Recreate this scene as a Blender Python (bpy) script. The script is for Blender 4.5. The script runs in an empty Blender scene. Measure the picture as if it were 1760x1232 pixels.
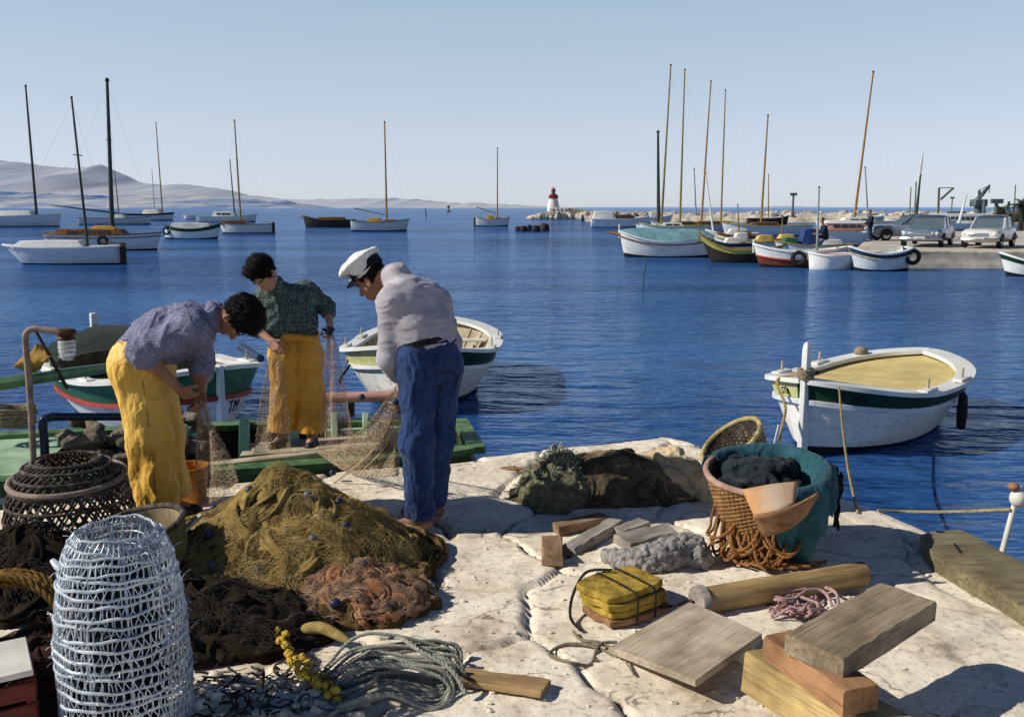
import bpy, math, random
import numpy as np
from mathutils import Vector, Matrix

random.seed(7)
RNG = np.random.default_rng(7)
scene = bpy.context.scene
COL = scene.collection
PI = math.pi

# ---------------------------------------------------------------- camera model
F_PX, CX, CY, CAM_H = 1600.0, 880.0, 616.0, 1.9
PITCH = math.atan(260.0 / F_PX)
SP, CP = math.sin(PITCH), math.cos(PITCH)
WZ = -0.75                      # water level; the quay top is z = 0


def ray(px, py):
    a, b = (px - CX) / F_PX, (CY - py) / F_PX
    return Vector((a, CP + b * SP, -SP + b * CP))


def at(px, py, z=0.0):
    d = ray(px, py)
    t = (z - CAM_H) / d.z
    return Vector((d.x * t, d.y * t, z))


def P(px, py, Y):
    d = ray(px, py)
    t = Y / d.y
    return Vector((d.x * t, Y, CAM_H + d.z * t))


# ---------------------------------------------------------------- noise (numpy)
_PERM = RNG.permutation(4096)
_VAL = RNG.random(4096) * 2 - 1


def _hash(i, j, k):
    return _VAL[_PERM[(_PERM[(_PERM[i & 4095] + j) & 4095] + k) & 4095]]


def vnoise(x, y, z=0.0):
    x, y, z = np.broadcast_arrays(np.asarray(x, float), np.asarray(y, float), np.asarray(z, float))
    i, j, k = np.floor(x).astype(int), np.floor(y).astype(int), np.floor(z).astype(int)
    u, v, w = x - i, y - j, z - k
    u = u * u * (3 - 2 * u); v = v * v * (3 - 2 * v); w = w * w * (3 - 2 * w)
    r = 0
    for a in (0, 1):
        for b in (0, 1):
            for c in (0, 1):
                r = r + _hash(i + a, j + b, k + c) * (u if a else 1 - u) * (v if b else 1 - v) * (w if c else 1 - w)
    return r


def fbm(x, y, z=0.0, o=4):
    r, a, f = 0, 1.0, 1.0
    for _ in range(o):
        r = r + a * vnoise(x * f + 17.3 * _, np.asarray(y) * f, np.asarray(z) * f)
        a *= 0.5; f *= 2.03
    return r


# ---------------------------------------------------------------- mesh builder
def frames(pts, closed=False):
    n = len(pts)
    T = []
    for i in range(n):
        if closed:
            d = pts[(i + 1) % n] - pts[i - 1]
        else:
            d = pts[min(i + 1, n - 1)] - pts[max(i - 1, 0)]
        T.append(d.normalized() if d.length > 1e-9 else Vector((0, 0, 1)))
    a = Vector((0, 0, 1)) if abs(T[0].z) < 0.9 else Vector((1, 0, 0))
    N = (a - T[0] * a.dot(T[0])).normalized()
    out = []
    for t in T:
        N = (N - t * N.dot(t))
        if N.length < 1e-6:
            N = Vector((1, 0, 0)) - t * t.x
        N.normalize()
        out.append((N.copy(), t.cross(N)))
    return out


class MB:
    def __init__(self):
        self.v = []; self.f = []

    def raw(self, v, f):
        o = len(self.v)
        self.v.extend([tuple(p) for p in v])
        self.f.extend([tuple(i + o for i in q) for q in f])
        return self

    def box(self, c, s, R=None, jit=0.0):
        hx, hy, hz = s[0] / 2, s[1] / 2, s[2] / 2
        v = []
        for x in (-hx, hx):
            for y in (-hy, hy):
                for z in (-hz, hz):
                    p = Vector((x + random.uniform(-jit, jit), y + random.uniform(-jit, jit), z + random.uniform(-jit, jit)))
                    if R is not None:
                        p = R @ p
                    v.append(p + Vector(c))
        return self.raw(v, [(0, 1, 3, 2), (4, 6, 7, 5), (0, 4, 5, 1), (2, 3, 7, 6), (0, 2, 6, 4), (1, 5, 7, 3)])

    def beam(self, a, b, w, h, up=(0, 0, 1)):
        a, b = Vector(a), Vector(b)
        x = (b - a).normalized(); u = Vector(up)
        y = u.cross(x)
        if y.length < 1e-5:
            y = Vector((0, 1, 0)).cross(x)
        y.normalize(); z = x.cross(y)
        R = Matrix((x, y, z)).transposed()
        return self.box((a + b) / 2, ((b - a).length, w, h), R)

    def tube(self, pts, r, n=8, closed=False, cap=True, squash=1.0):
        pts = [Vector(p) for p in pts]
        fr = frames(pts, closed)
        m = len(pts)
        rs = r if hasattr(r, '__len__') else [r] * m
        v = []; f = []
        for p, (N, B), rr in zip(pts, fr, rs):
            for k in range(n):
                a = 2 * PI * k / n
                v.append(p + N * (math.cos(a) * rr * squash) + B * (math.sin(a) * rr))
        for i in range(m if closed else m - 1):
            i2 = (i + 1) % m
            for k in range(n):
                k2 = (k + 1) % n
                f.append((i * n + k, i * n + k2, i2 * n + k2, i2 * n + k))
        if cap and not closed:
            f.append(tuple(range(n - 1, -1, -1)))
            f.append(tuple((m - 1) * n + k for k in range(n)))
        return self.raw(v, f)

    def loft(self, rings, closed=True, cap=True):
        n = len(rings[0]); v = []; f = []
        for r in rings:
            v.extend(r)
        for i in range(len(rings) - 1):
            for k in range(n if closed else n - 1):
                k2 = (k + 1) % n
                f.append((i * n + k, i * n + k2, (i + 1) * n + k2, (i + 1) * n + k))
        if cap and closed:
            f.append(tuple(range(n - 1, -1, -1)))
            f.append(tuple((len(rings) - 1) * n + k for k in range(n)))
        return self.raw(v, f)

    def lathe(self, prof, n=24, M=None, cap=False, sx=1.0, sy=1.0):
        rings = []
        for r, z in prof:
            ring = []
            for k in range(n):
                a = 2 * PI * k / n
                p = Vector((r * math.cos(a) * sx, r * math.sin(a) * sy, z))
                ring.append(M @ p if M is not None else p)
            rings.append(ring)
        return self.loft(rings, True, cap)

    def sphere(self, c, r, n=12, m=8, R=None):
        rr = r if hasattr(r, '__len__') else (r, r, r)
        rings = []
        for i in range(m + 1):
            t = PI * i / m
            s = max(math.sin(t), 1e-3)
            ring = []
            for k in range(n):
                a = 2 * PI * k / n
                p = Vector((rr[0] * s * math.cos(a), rr[1] * s * math.sin(a), -rr[2] * math.cos(t)))
                if R is not None:
                    p = R @ p
                ring.append(p + Vector(c))
            rings.append(ring)
        return self.loft(rings, True, True)

    def grid(self, G, flip=False):
        nu, nv = len(G), len(G[0]); v = []; f = []
        for row in G:
            v.extend(row)
        for i in range(nu - 1):
            for j in range(nv - 1):
                q = (i * nv + j, (i + 1) * nv + j, (i + 1) * nv + j + 1, i * nv + j + 1)
                f.append(q[::-1] if flip else q)
        return self.raw(v, f)

    def build(self, name, m, parent=None, world=False, smooth=True, ang=40, bevel=0, seg=2, origin=None, solid=0, M=None):
        V = np.array(self.v, dtype=float)
        off = Vector((0, 0, 0))
        if parent is not None:
            if world:
                off = Vector(parent['_loc'])
        else:
            if origin is not None:
                off = Vector(origin)
            else:
                mn, mx = V.min(0), V.max(0)
                off = Vector(((mn[0] + mx[0]) / 2, (mn[1] + mx[1]) / 2, mn[2]))
        V = V - np.array(off)
        me = bpy.data.meshes.new(name)
        me.from_pydata(V.tolist(), [], self.f)
        me.validate(); me.update()
        if smooth:
            me.polygons.foreach_set('use_smooth', [True] * len(me.polygons))
            if ang < 180:
                me.set_sharp_from_angle(angle=math.radians(ang))
        me.materials.append(m)
        o = bpy.data.objects.new(name, me)
        COL.objects.link(o)
        if parent is not None:
            o.parent = parent
        else:
            o.location = off
        if solid:
            s = o.modifiers.new('thickness', 'SOLIDIFY'); s.thickness = solid; s.offset = 0
        if bevel:
            b = o.modifiers.new('edges', 'BEVEL'); b.width = bevel; b.segments = seg; b.limit_method = 'ANGLE'
            b.angle_limit = math.radians(35)
        return o


def tag(o, label=None, cat=None, group=None, kind=None):
    if label: o['label'] = label
    if cat: o['category'] = cat
    if group: o['group'] = group
    if kind: o['kind'] = kind
    return o


def thing(name, label, cat, loc=(0, 0, 0), rotz=0.0, group=None):
    o = bpy.data.objects.new(name, None)
    o.empty_display_size = 0.1
    COL.objects.link(o)
    o.location = loc; o.rotation_euler = (0, 0, rotz)
    o['_loc'] = list(loc)
    return tag(o, label, cat, group)


def dup(root, loc, rotz=0.0, label=None, group=None):
    r = root.copy(); COL.objects.link(r); r.location = loc; r.rotation_euler = (0, 0, rotz)
    if label: r['label'] = label
    if group: r['group'] = group
    for ch in list(root.children):
        c = ch.copy(); COL.objects.link(c); c.parent = r
        for g in list(ch.children):
            d = g.copy(); COL.objects.link(d); d.parent = c
    return r


def smooth_path(pts, n=8, closed=False):
    pts = [Vector(p) for p in pts]
    out = []
    m = len(pts)
    for i in range(m if closed else m - 1):
        if closed:
            p0, p1, p2, p3 = pts[i - 1], pts[i], pts[(i + 1) % m], pts[(i + 2) % m]
        else:
            p0, p1, p2, p3 = pts[max(i - 1, 0)], pts[i], pts[i + 1], pts[min(i + 2, m - 1)]
        for k in range(n):
            t = k / n
            out.append(0.5 * ((2 * p1) + (p2 - p0) * t + (2 * p0 - 5 * p1 + 4 * p2 - p3) * t * t + (3 * p1 - p0 - 3 * p2 + p3) * t ** 3))
    if not closed:
        out.append(pts[-1])
    return out


def rope_mb(pts, r, n=7, mb=None, twist=True):
    """a laid rope: three strands twisted around the path"""
    mb = mb or MB()
    pts = [Vector(p) for p in pts]
    if not twist:
        return mb.tube(pts, r, n)
    # resample
    L = [0]
    for a, b in zip(pts, pts[1:]):
        L.append(L[-1] + (b - a).length)
    step = r * 1.3
    m = max(4, int(L[-1] / step))
    res = []; j = 0
    for i in range(m + 1):
        s = L[-1] * i / m
        while j < len(L) - 2 and L[j + 1] < s:
            j += 1
        d = L[j + 1] - L[j]
        t = (s - L[j]) / d if d > 1e-9 else 0
        res.append(pts[j].lerp(pts[j + 1], t))
    fr = frames(res)
    for s3 in range(3):
        strand = []
        for i, (p, (N, B)) in enumerate(zip(res, fr)):
            a = 2 * PI * s3 / 3 + i * step / (r * 6.0) * 2 * PI
            strand.append(p + N * (math.cos(a) * r * 0.5) + B * (math.sin(a) * r * 0.5))
        mb.tube(strand, r * 0.55, 5)
    return mb


def text_geo(s, size):
    cu = bpy.data.curves.new('lettering', 'FONT')
    cu.body = s; cu.size = size; cu.resolution_u = 3
    o = bpy.data.objects.new('lettering', cu)
    COL.objects.link(o)
    dg = bpy.context.evaluated_depsgraph_get()
    me = bpy.data.meshes.new_from_object(o.evaluated_get(dg))
    v = [tuple(p.co) for p in me.vertices]; f = [tuple(p.vertices) for p in me.polygons]
    bpy.data.objects.remove(o); bpy.data.curves.remove(cu); bpy.data.meshes.remove(me)
    return v, f


# ---------------------------------------------------------------- signed-distance bodies
def surface_nets(Fd, org, h):
    ins = Fd < 0
    nx, ny, nz = Fd.shape
    c = np.zeros((nx - 1, ny - 1, nz - 1), np.uint8)
    for a in (0, 1):
        for b in (0, 1):
            for d in (0, 1):
                c += ins[a:nx - 1 + a, b:ny - 1 + b, d:nz - 1 + d]
    act = (c > 0) & (c < 8)
    idx = np.full(act.shape, -1, np.int64)
    I, J, K = np.nonzero(act)
    idx[I, J, K] = np.arange(len(I))
    acc = np.zeros((len(I), 3)); cnt = np.zeros(len(I))
    cor = [(a, b, d) for a in (0, 1) for b in (0, 1) for d in (0, 1)]
    for p in cor:
        for ax in range(3):
            if p[ax] == 1: continue
            q = list(p); q[ax] = 1
            f0 = Fd[I + p[0], J + p[1], K + p[2]]; f1 = Fd[I + q[0], J + q[1], K + q[2]]
            m = (f0 < 0) != (f1 < 0)
            t = np.where(m, f0 / np.where(m, f0 - f1, 1), 0)
            pt = np.tile(np.array(p, float), (len(I), 1)); pt[:, ax] += t
            acc[m] += pt[m]; cnt[m] += 1
    V = (acc / cnt[:, None] + np.stack([I, J, K], 1)) * h + np.array(org)
    faces = []
    for ax in range(3):
        u, w = [(1, 2), (2, 0), (0, 1)][ax]
        A = [slice(None)] * 3; B = [slice(None)] * 3
        A[ax] = slice(0, -1); B[ax] = slice(1, None)
        ch = ins[tuple(A)] != ins[tuple(B)]
        E = np.stack(np.nonzero(ch), 1)
        ok = (E[:, u] > 0) & (E[:, w] > 0) & (E[:, u] < Fd.shape[u] - 1) & (E[:, w] < Fd.shape[w] - 1)
        E = E[ok]
        s = ins[tuple(A)][E[:, 0], E[:, 1], E[:, 2]]

        def cell(du, dw):
            q = E.copy(); q[:, u] += du; q[:, w] += dw
            return idx[q[:, 0], q[:, 1], q[:, 2]]
        Q = np.stack([cell(-1, -1), cell(0, -1), cell(0, 0), cell(-1, 0)], 1)
        Q[~s] = Q[~s][:, ::-1]
        faces.append(Q)
    return V, np.concatenate(faces)


def smin(a, b, k):
    if k <= 0: return np.minimum(a, b)
    h = np.maximum(k - np.abs(a - b), 0) / k
    return np.minimum(a, b) - h * h * k * 0.25


def sdf_mesh(prims, h=0.006, pad=0.03):
    """prims: ('cap',a,b,ra,rb,k) | ('ell',c,(r,f,u radii),3x3 axes,k) | ('sub', prim)"""
    lo = np.full(3, 1e9); hi = -lo
    for p in prims:
        if p[0] == 'cap':
            for c, r in ((p[1], p[3]), (p[2], p[4])):
                c = np.array(c); lo = np.minimum(lo, c - r); hi = np.maximum(hi, c + r)
        elif p[0] == 'ell':
            c = np.array(p[1]); r = max(p[2]); lo = np.minimum(lo, c - r); hi = np.maximum(hi, c + r)
    lo -= pad; hi += pad
    n = np.ceil((hi - lo) / h).astype(int) + 1
    Fd = np.full(tuple(n), 1.0, np.float32)
    ax = [lo[i] + h * np.arange(n[i]) for i in range(3)]
    for p in prims:
        sub = p[0] == 'sub'
        q = p[1] if sub else p
        k = q[-1]
        if q[0] == 'cap':
            a, b = np.array(q[1], float), np.array(q[2], float); ra, rb = q[3], q[4]
            l0 = np.minimum(a - ra, b - rb) - k - 0.02; h0 = np.maximum(a + ra, b + rb) + k + 0.02
        else:
            c = np.array(q[1], float); r = max(q[2]); l0 = c - r - k - 0.02; h0 = c + r + k + 0.02
        s = [slice(max(0, int((l0[i] - lo[i]) / h)), max(0, min(n[i], int((h0[i] - lo[i]) / h) + 2))) for i in range(3)]
        X, Y, Z = np.meshgrid(ax[0][s[0]], ax[1][s[1]], ax[2][s[2]], indexing='ij')
        if X.size == 0: continue
        if q[0] == 'cap':
            d = b - a; dd = max(d @ d, 1e-12)
            t = np.clip(((X - a[0]) * d[0] + (Y - a[1]) * d[1] + (Z - a[2]) * d[2]) / dd, 0, 1)
            D = np.sqrt((X - a[0] - t * d[0]) ** 2 + (Y - a[1] - t * d[1]) ** 2 + (Z - a[2] - t * d[2]) ** 2) - (ra + (rb - ra) * t)
        else:
            A = np.array(q[3], float); rr = q[2]
            e = [((X - c[0]) * A[i][0] + (Y - c[1]) * A[i][1] + (Z - c[2]) * A[i][2]) / rr[i] for i in range(3)]
            g = np.sqrt(e[0] ** 2 + e[1] ** 2 + e[2] ** 2)
            g2 = np.sqrt((e[0] / rr[0]) ** 2 + (e[1] / rr[1]) ** 2 + (e[2] / rr[2]) ** 2) + 1e-9
            D = g * (g - 1) / g2
        cur = Fd[s[0], s[1], s[2]]
        if sub:
            Fd[s[0], s[1], s[2]] = -smin(-cur, D, k)
        else:
            Fd[s[0], s[1], s[2]] = smin(cur, D, k)
    return surface_nets(Fd, lo, h)


def vnormals(V, Fq):
    N = np.zeros_like(V)
    n = np.cross(V[Fq[:, 2]] - V[Fq[:, 0]], V[Fq[:, 3]] - V[Fq[:, 1]])
    for i in range(4):
        np.add.at(N, Fq[:, i], n)
    return N / (np.linalg.norm(N, axis=1, keepdims=True) + 1e-12)


def relax(V, Fq, it=1, lam=0.5):
    E = np.concatenate([Fq[:, [0, 1]], Fq[:, [1, 2]], Fq[:, [2, 3]], Fq[:, [3, 0]]])
    deg = np.zeros(len(V)); np.add.at(deg, E[:, 0], 1); np.add.at(deg, E[:, 1], 1)
    for _ in range(it):
        S = np.zeros_like(V); np.add.at(S, E[:, 0], V[E[:, 1]]); np.add.at(S, E[:, 1], V[E[:, 0]])
        V = V + lam * (S / np.maximum(deg, 1)[:, None] - V)
    return V


def sdf_obj(name, prims, m, parent=None, h=0.006, it=1, disp=None, world=True, post=None, **kw):
    V, Fq = sdf_mesh(prims, h)
    if it: V = relax(V, Fq, it)
    if disp is not None:
        V = V + vnormals(V, Fq) * disp(V)[:, None]
    if post is not None:
        V = post(V)
    mb = MB(); mb.v = V.tolist(); mb.f = Fq.tolist()
    return mb.build(name, m, parent, world=world, ang=180, **kw)
# ---------------------------------------------------------------- materials
def nt(name):
    m = bpy.data.materials.new(name); m.use_nodes = True
    t = m.node_tree
    return m, t, t.nodes['Principled BSDF']


def lk(t, a, b): t.links.new(a, b)


def node(t, typ, **kw):
    n = t.nodes.new(typ)
    for k, v in kw.items():
        if k in n.inputs: n.inputs[k].default_value = v
        else: setattr(n, k, v)
    return n


def ramp(t, stops):
    r = t.nodes.new('ShaderNodeValToRGB')
    el = r.color_ramp.elements
    while len(el) < len(stops): el.new(0.5)
    for e, (p, c) in zip(el, stops):
        e.position = p; e.color = (*c, 1) if len(c) == 3 else c
    return r


def mixc(t, fac, a, b, mode='MIX'):
    n = t.nodes.new('ShaderNodeMix'); n.data_type = 'RGBA'; n.blend_type = mode
    for s, v in ((n.inputs[0], fac), (n.inputs[6], a), (n.inputs[7], b)):
        if hasattr(v, 'is_linked'): lk(t, v, s)
        elif hasattr(v, '__len__'): s.default_value = (*v, 1) if len(v) == 3 else v
        else: s.default_value = v
    return n.outputs[2]


def mapping(t, scale=(1, 1, 1), rot=(0, 0, 0), coord='Object'):
    tc = t.nodes.new('ShaderNodeTexCoord'); mp = t.nodes.new('ShaderNodeMapping')
    mp.inputs['Scale'].default_value = scale; mp.inputs['Rotation'].default_value = rot
    lk(t, tc.outputs[coord], mp.inputs['Vector'])
    return mp.outputs['Vector']


def bump(t, bs, h, strength=.3, dist=.01):
    b = node(t, 'ShaderNodeBump'); b.inputs['Strength'].default_value = strength; b.inputs['Distance'].default_value = dist
    lk(t, h, b.inputs['Height']); lk(t, b.outputs['Normal'], bs.inputs['Normal'])
    return b


def mat(name, c1, c2=None, scale=6, rough=.75, bmp=.25, bscale=40, dist=.006, metal=0, spec=.3, stretch=(1, 1, 1), c3=None, dirt=.25, crease=0.0):
    """painted / natural surface: two or three tones mottled by noise, large stains and a fine bump"""
    m, t, b = nt(name)
    c2 = c2 or tuple(x * .7 for x in c1)
    v = mapping(t, stretch)
    n1 = node(t, 'ShaderNodeTexNoise', Scale=scale, Detail=6, Roughness=.62); lk(t, v, n1.inputs['Vector'])
    r1 = ramp(t, [(.36, c2), (.62, c1)] if c3 is None else [(.3, c2), (.52, c1), (.72, c3)]); lk(t, n1.outputs['Fac'], r1.inputs[0])
    n3 = node(t, 'ShaderNodeTexNoise', Scale=scale * .23, Detail=4, Roughness=.6); lk(t, v, n3.inputs['Vector'])
    r3 = ramp(t, [(.35, (1 - dirt,) * 3), (.6, (1, 1, 1))]); lk(t, n3.outputs['Fac'], r3.inputs[0])
    c = mixc(t, 1.0, r1.outputs[0], r3.outputs[0], 'MULTIPLY')
    lk(t, c, b.inputs['Base Color'])
    n2 = node(t, 'ShaderNodeTexNoise', Scale=bscale, Detail=5, Roughness=.6); lk(t, v, n2.inputs['Vector'])
    bo = bump(t, b, n2.outputs['Fac'], bmp, dist)
    if crease:
        # sharp creases: the zero lines of two warped noises
        for sc_, st_, k_ in ((8, (1, 1, .6), .5), (19, (1, 1, .8), .22)):
            nc = node(t, 'ShaderNodeTexNoise', Scale=sc_, Detail=2, Roughness=.5, Distortion=1.2); lk(t, mapping(t, st_), nc.inputs['Vector'])
            rc_ = ramp(t, [(.36, (1, 1, 1)), (.5, (0, 0, 0)), (.62, (1, 1, 1))]); lk(t, nc.outputs['Fac'], rc_.inputs[0])
            b3 = node(t, 'ShaderNodeBump'); b3.inputs['Strength'].default_value = .75 * k_; b3.inputs['Distance'].default_value = crease
            lk(t, rc_.outputs[0], b3.inputs['Height'])
            lk(t, b3.outputs['Normal'], bo.inputs['Normal']); bo = b3
    rr = ramp(t, [(.3, (max(rough - .15, .05),) * 3), (.7, (min(rough + .15, 1),) * 3)]); lk(t, n2.outputs['Fac'], rr.inputs[0])
    lk(t, rr.outputs[0], b.inputs['Roughness'])
    b.inputs['Metallic'].default_value = metal
    b.inputs['Specular IOR Level'].default_value = spec
    return m


def wood(name, c1, c2, axis=0, scale=9, rough=.8, bmp=.5, c3=None):
    m, t, b = nt(name)
    st = [7, 7, 7]; st[axis] = .55
    v = mapping(t, st)
    n1 = node(t, 'ShaderNodeTexNoise', Scale=scale, Detail=7, Roughness=.65, Distortion=.6); lk(t, v, n1.inputs['Vector'])
    r1 = ramp(t, [(.3, c2), (.5, c1), (.75, c3 or tuple(min(x * 1.2, 1) for x in c1))]); lk(t, n1.outputs['Fac'], r1.inputs[0])
    sf = [75, 75, 75]; sf[axis] = 2.2
    n4 = node(t, 'ShaderNodeTexNoise', Scale=1.6, Detail=6, Roughness=.7, Distortion=.3); lk(t, mapping(t, sf), n4.inputs['Vector'])
    r4 = ramp(t, [(.30, (.38, .36, .34)), (.44, (.95, .95, .95)), (.7, (1.08, 1.08, 1.08))]); lk(t, n4.outputs['Fac'], r4.inputs[0])
    n3 = node(t, 'ShaderNodeTexNoise', Scale=5, Detail=3); lk(t, mapping(t), n3.inputs['Vector'])
    r3 = ramp(t, [(.35, (.62, .6, .58)), (.62, (1.05, 1.05, 1.05))]); lk(t, n3.outputs['Fac'], r3.inputs[0])
    cw_ = mixc(t, .75, r1.outputs[0], r4.outputs[0], 'MULTIPLY')
    lk(t, mixc(t, 1, cw_, r3.outputs[0], 'MULTIPLY'), b.inputs['Base Color'])
    bump(t, b, mixc(t, .5, n1.outputs['Fac'], r4.outputs[0]), bmp, .005)
    b.inputs['Roughness'].default_value = rough; b.inputs['Specular IOR Level'].default_value = .25
    return m


def fabric(name, c1, c2=None, scale=8, bmp=.3, weave=500, sheen=.1, crease=.012):
    m = mat(name, c1, c2, scale, .9, bmp, weave, .0015, spec=.12, dirt=.28, crease=crease)
    m.node_tree.nodes['Principled BSDF'].inputs['Sheen Weight'].default_value = sheen
    return m


def netmat(name, c1, c2, c3, scale=14):
    """crumpled netting: threads drawn as a fine voronoi mesh with strong bump"""
    m, t, b = nt(name)
    v = mapping(t)
    nz = node(t, 'ShaderNodeTexNoise', Scale=scale, Detail=6, Roughness=.7); lk(t, v, nz.inputs['Vector'])
    r = ramp(t, [(.3, c2), (.52, c1), (.74, c3)]); lk(t, nz.outputs['Fac'], r.inputs[0])
    vo = node(t, 'ShaderNodeTexVoronoi', Scale=150); vo.feature = 'DISTANCE_TO_EDGE'
    dist = node(t, 'ShaderNodeTexNoise', Scale=20, Detail=2)
    lk(t, v, dist.inputs['Vector'])
    mv = mixc(t, .12, v, dist.outputs['Color'])
    lk(t, mv, vo.inputs['Vector'])
    r2 = ramp(t, [(.0, (1.1, 1.1, 1.1)), (.16, (.55, .53, .5))]); lk(t, vo.outputs['Distance'], r2.inputs[0])
    c = mixc(t, .8, r.outputs[0], r2.outputs[0], 'MULTIPLY')
    lk(t, c, b.inputs['Base Color'])
    fine = node(t, 'ShaderNodeTexNoise', Scale=120, Detail=3); lk(t, v, fine.inputs['Vector'])
    bump(t, b, mixc(t, .5, r2.outputs[0], fine.outputs['Color']), .6, .004)
    b.inputs['Roughness'].default_value = .95; b.inputs['Specular IOR Level'].default_value = .1
    return m


def flat(name, c, rough=.6, spec=.3, metal=0):
    m, t, b = nt(name)
    nz = node(t, 'ShaderNodeTexNoise', Scale=3, Detail=4); lk(t, mapping(t), nz.inputs['Vector'])
    r = ramp(t, [(.3, tuple(x * .8 for x in c)), (.7, c)]); lk(t, nz.outputs['Fac'], r.inputs[0])
    lk(t, r.outputs[0], b.inputs['Base Color'])
    b.inputs['Roughness'].default_value = rough; b.inputs['Specular IOR Level'].default_value = spec; b.inputs['Metallic'].default_value = metal
    return m


def planked(name, c, c2, axis='z', per=9.0, rough=.55, bmp=.5):
    """painted planking: thin dark seams along the hull"""
    m, t, b = nt(name)
    v = mapping(t, (1, 1, 1))
    w = node(t, 'ShaderNodeTexWave', Scale=per, Distortion=.25); w.bands_direction = 'Z'; w.wave_profile = 'SAW'
    lk(t, v, w.inputs['Vector'])
    r = ramp(t, [(.0, (.55, .55, .55)), (.07, (1, 1, 1)), (1, (.96, .96, .96))]); lk(t, w.outputs['Fac'], r.inputs[0])
    nz = node(t, 'ShaderNodeTexNoise', Scale=5, Detail=7, Roughness=.7); lk(t, mapping(t, (1, 1, 2.5)), nz.inputs['Vector'])
    r1 = ramp(t, [(.34, c2), (.55, c)]); lk(t, nz.outputs['Fac'], r1.inputs[0])
    nst = node(t, 'ShaderNodeTexNoise', Scale=2.2, Detail=6, Roughness=.7); lk(t, mapping(t, (6, 6, .7)), nst.inputs['Vector'])
    rst = ramp(t, [(.30, (.45, .38, .30)), (.43, (.95, .94, .92)), (.6, (1, 1, 1))]); lk(t, nst.outputs['Fac'], rst.inputs[0])
    cst = mixc(t, .7, r1.outputs[0], rst.outputs[0], 'MULTIPLY')
    lk(t, mixc(t, .55, cst, r.outputs[0], 'MULTIPLY'), b.inputs['Base Color'])
    bump(t, b, r.outputs[0], bmp, .004)
    b.inputs['Roughness'].default_value = rough
    b.inputs['Specular IOR Level'].default_value = .3
    return m


def plaid(name, base, dark, light, s=34.0, k=.5):
    """woven checks: fine crossed stripes, softened and mottled like worn cloth"""
    m, t, b = nt(name)
    nz0 = node(t, 'ShaderNodeTexNoise', Scale=7, Detail=2)
    v0 = mapping(t); lk(t, v0, nz0.inputs['Vector'])
    v = mixc(t, .06, v0, nz0.outputs['Color'])
    nz = node(t, 'ShaderNodeTexNoise', Scale=9, Detail=6, Roughness=.7); lk(t, v0, nz.inputs['Vector'])
    c = None
    outs = []
    for rot, f in (((0, 0, .6), s), ((0, PI / 2, 0), s), ((0, 0, .6), s * 2.6), ((0, PI / 2, 0), s * 2.6)):
        mp = t.nodes.new('ShaderNodeMapping'); mp.inputs['Rotation'].default_value = rot; lk(t, v, mp.inputs['Vector'])
        w = node(t, 'ShaderNodeTexWave', Scale=f / 6.28, Distortion=.4); w.bands_direction = 'X'; lk(t, mp.outputs[0], w.inputs['Vector'])
        r = ramp(t, [(.35, (0, 0, 0)), (.75, (1, 1, 1))]); lk(t, w.outputs['Fac'], r.inputs[0]); outs.append(r.outputs[0])
    c = mixc(t, mixc(t, 1, outs[0], (k, k, k), 'MULTIPLY'), base, dark)
    c = mixc(t, mixc(t, 1, outs[1], (k, k, k), 'MULTIPLY'), c, dark)
    c = mixc(t, mixc(t, 1, outs[2], (k * .5,) * 3, 'MULTIPLY'), c, light)
    c = mixc(t, mixc(t, 1, outs[3], (k * .5,) * 3, 'MULTIPLY'), c, light)
    r3 = ramp(t, [(.35, (.62, .62, .62)), (.62, (1.05, 1.05, 1.05))]); lk(t, nz.outputs['Fac'], r3.inputs[0])
    lk(t, mixc(t, 1, c, r3.outputs[0], 'MULTIPLY'), b.inputs['Base Color'])
    wv = node(t, 'ShaderNodeTexNoise', Scale=300, Detail=3); lk(t, v0, wv.inputs['Vector'])
    bo = bump(t, b, wv.outputs['Fac'], .35, .002)
    nc = node(t, 'ShaderNodeTexNoise', Scale=9, Detail=2, Distortion=1.0); lk(t, v0, nc.inputs['Vector'])
    rc_ = ramp(t, [(.36, (1, 1, 1)), (.5, (0, 0, 0)), (.62, (1, 1, 1))]); lk(t, nc.outputs['Fac'], rc_.inputs[0])
    b3 = node(t, 'ShaderNodeBump'); b3.inputs['Strength'].default_value = .35; b3.inputs['Distance'].default_value = .012
    lk(t, rc_.outputs[0], b3.inputs['Height']); lk(t, b3.outputs['Normal'], bo.inputs['Normal'])
    b.inputs['Roughness'].default_value = .9; b.inputs['Specular IOR Level'].default_value = .1
    return m


# ---------------------------------------------------------------- world, sun, camera
SUN_EL = math.radians(35)
SHADOW = Vector((1.0, 0.14, 0)).normalized()          # shadows fall to the right
w = bpy.data.worlds.new("World"); scene.world = w; w.use_nodes = True
t = w.node_tree; bg = t.nodes['Background']
sky = t.nodes.new('ShaderNodeTexSky'); sky.sky_type = 'NISHITA'; sky.sun_disc = False
sky.sun_elevation = SUN_EL
sky.sun_rotation = math.atan2(-SHADOW.x, -SHADOW.y)     # clockwise from +Y
sky.air_density = .6; sky.dust_density = .3; sky.ozone_density = 4.0; sky.altitude = 0
hs = t.nodes.new('ShaderNodeHueSaturation'); hs.inputs['Saturation'].default_value = .74; hs.inputs['Value'].default_value = 1
lk(t, sky.outputs[0], hs.inputs['Color']); tcw = t.nodes.new('ShaderNodeTexCoord'); sxw = t.nodes.new('ShaderNodeSeparateXYZ'); lk(t, tcw.outputs['Generated'], sxw.inputs[0])
hz_ = ramp(t, [(.0, (.56, .565, .63)), (.07, (.53, .57, .64)), (.21, (.385, .52, .60))]); lk(t, sxw.outputs[2], hz_.inputs[0])
hzs = mixc(t, 1.0, hz_.outputs[0], (10, 10, 10), 'MULTIPLY')
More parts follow.
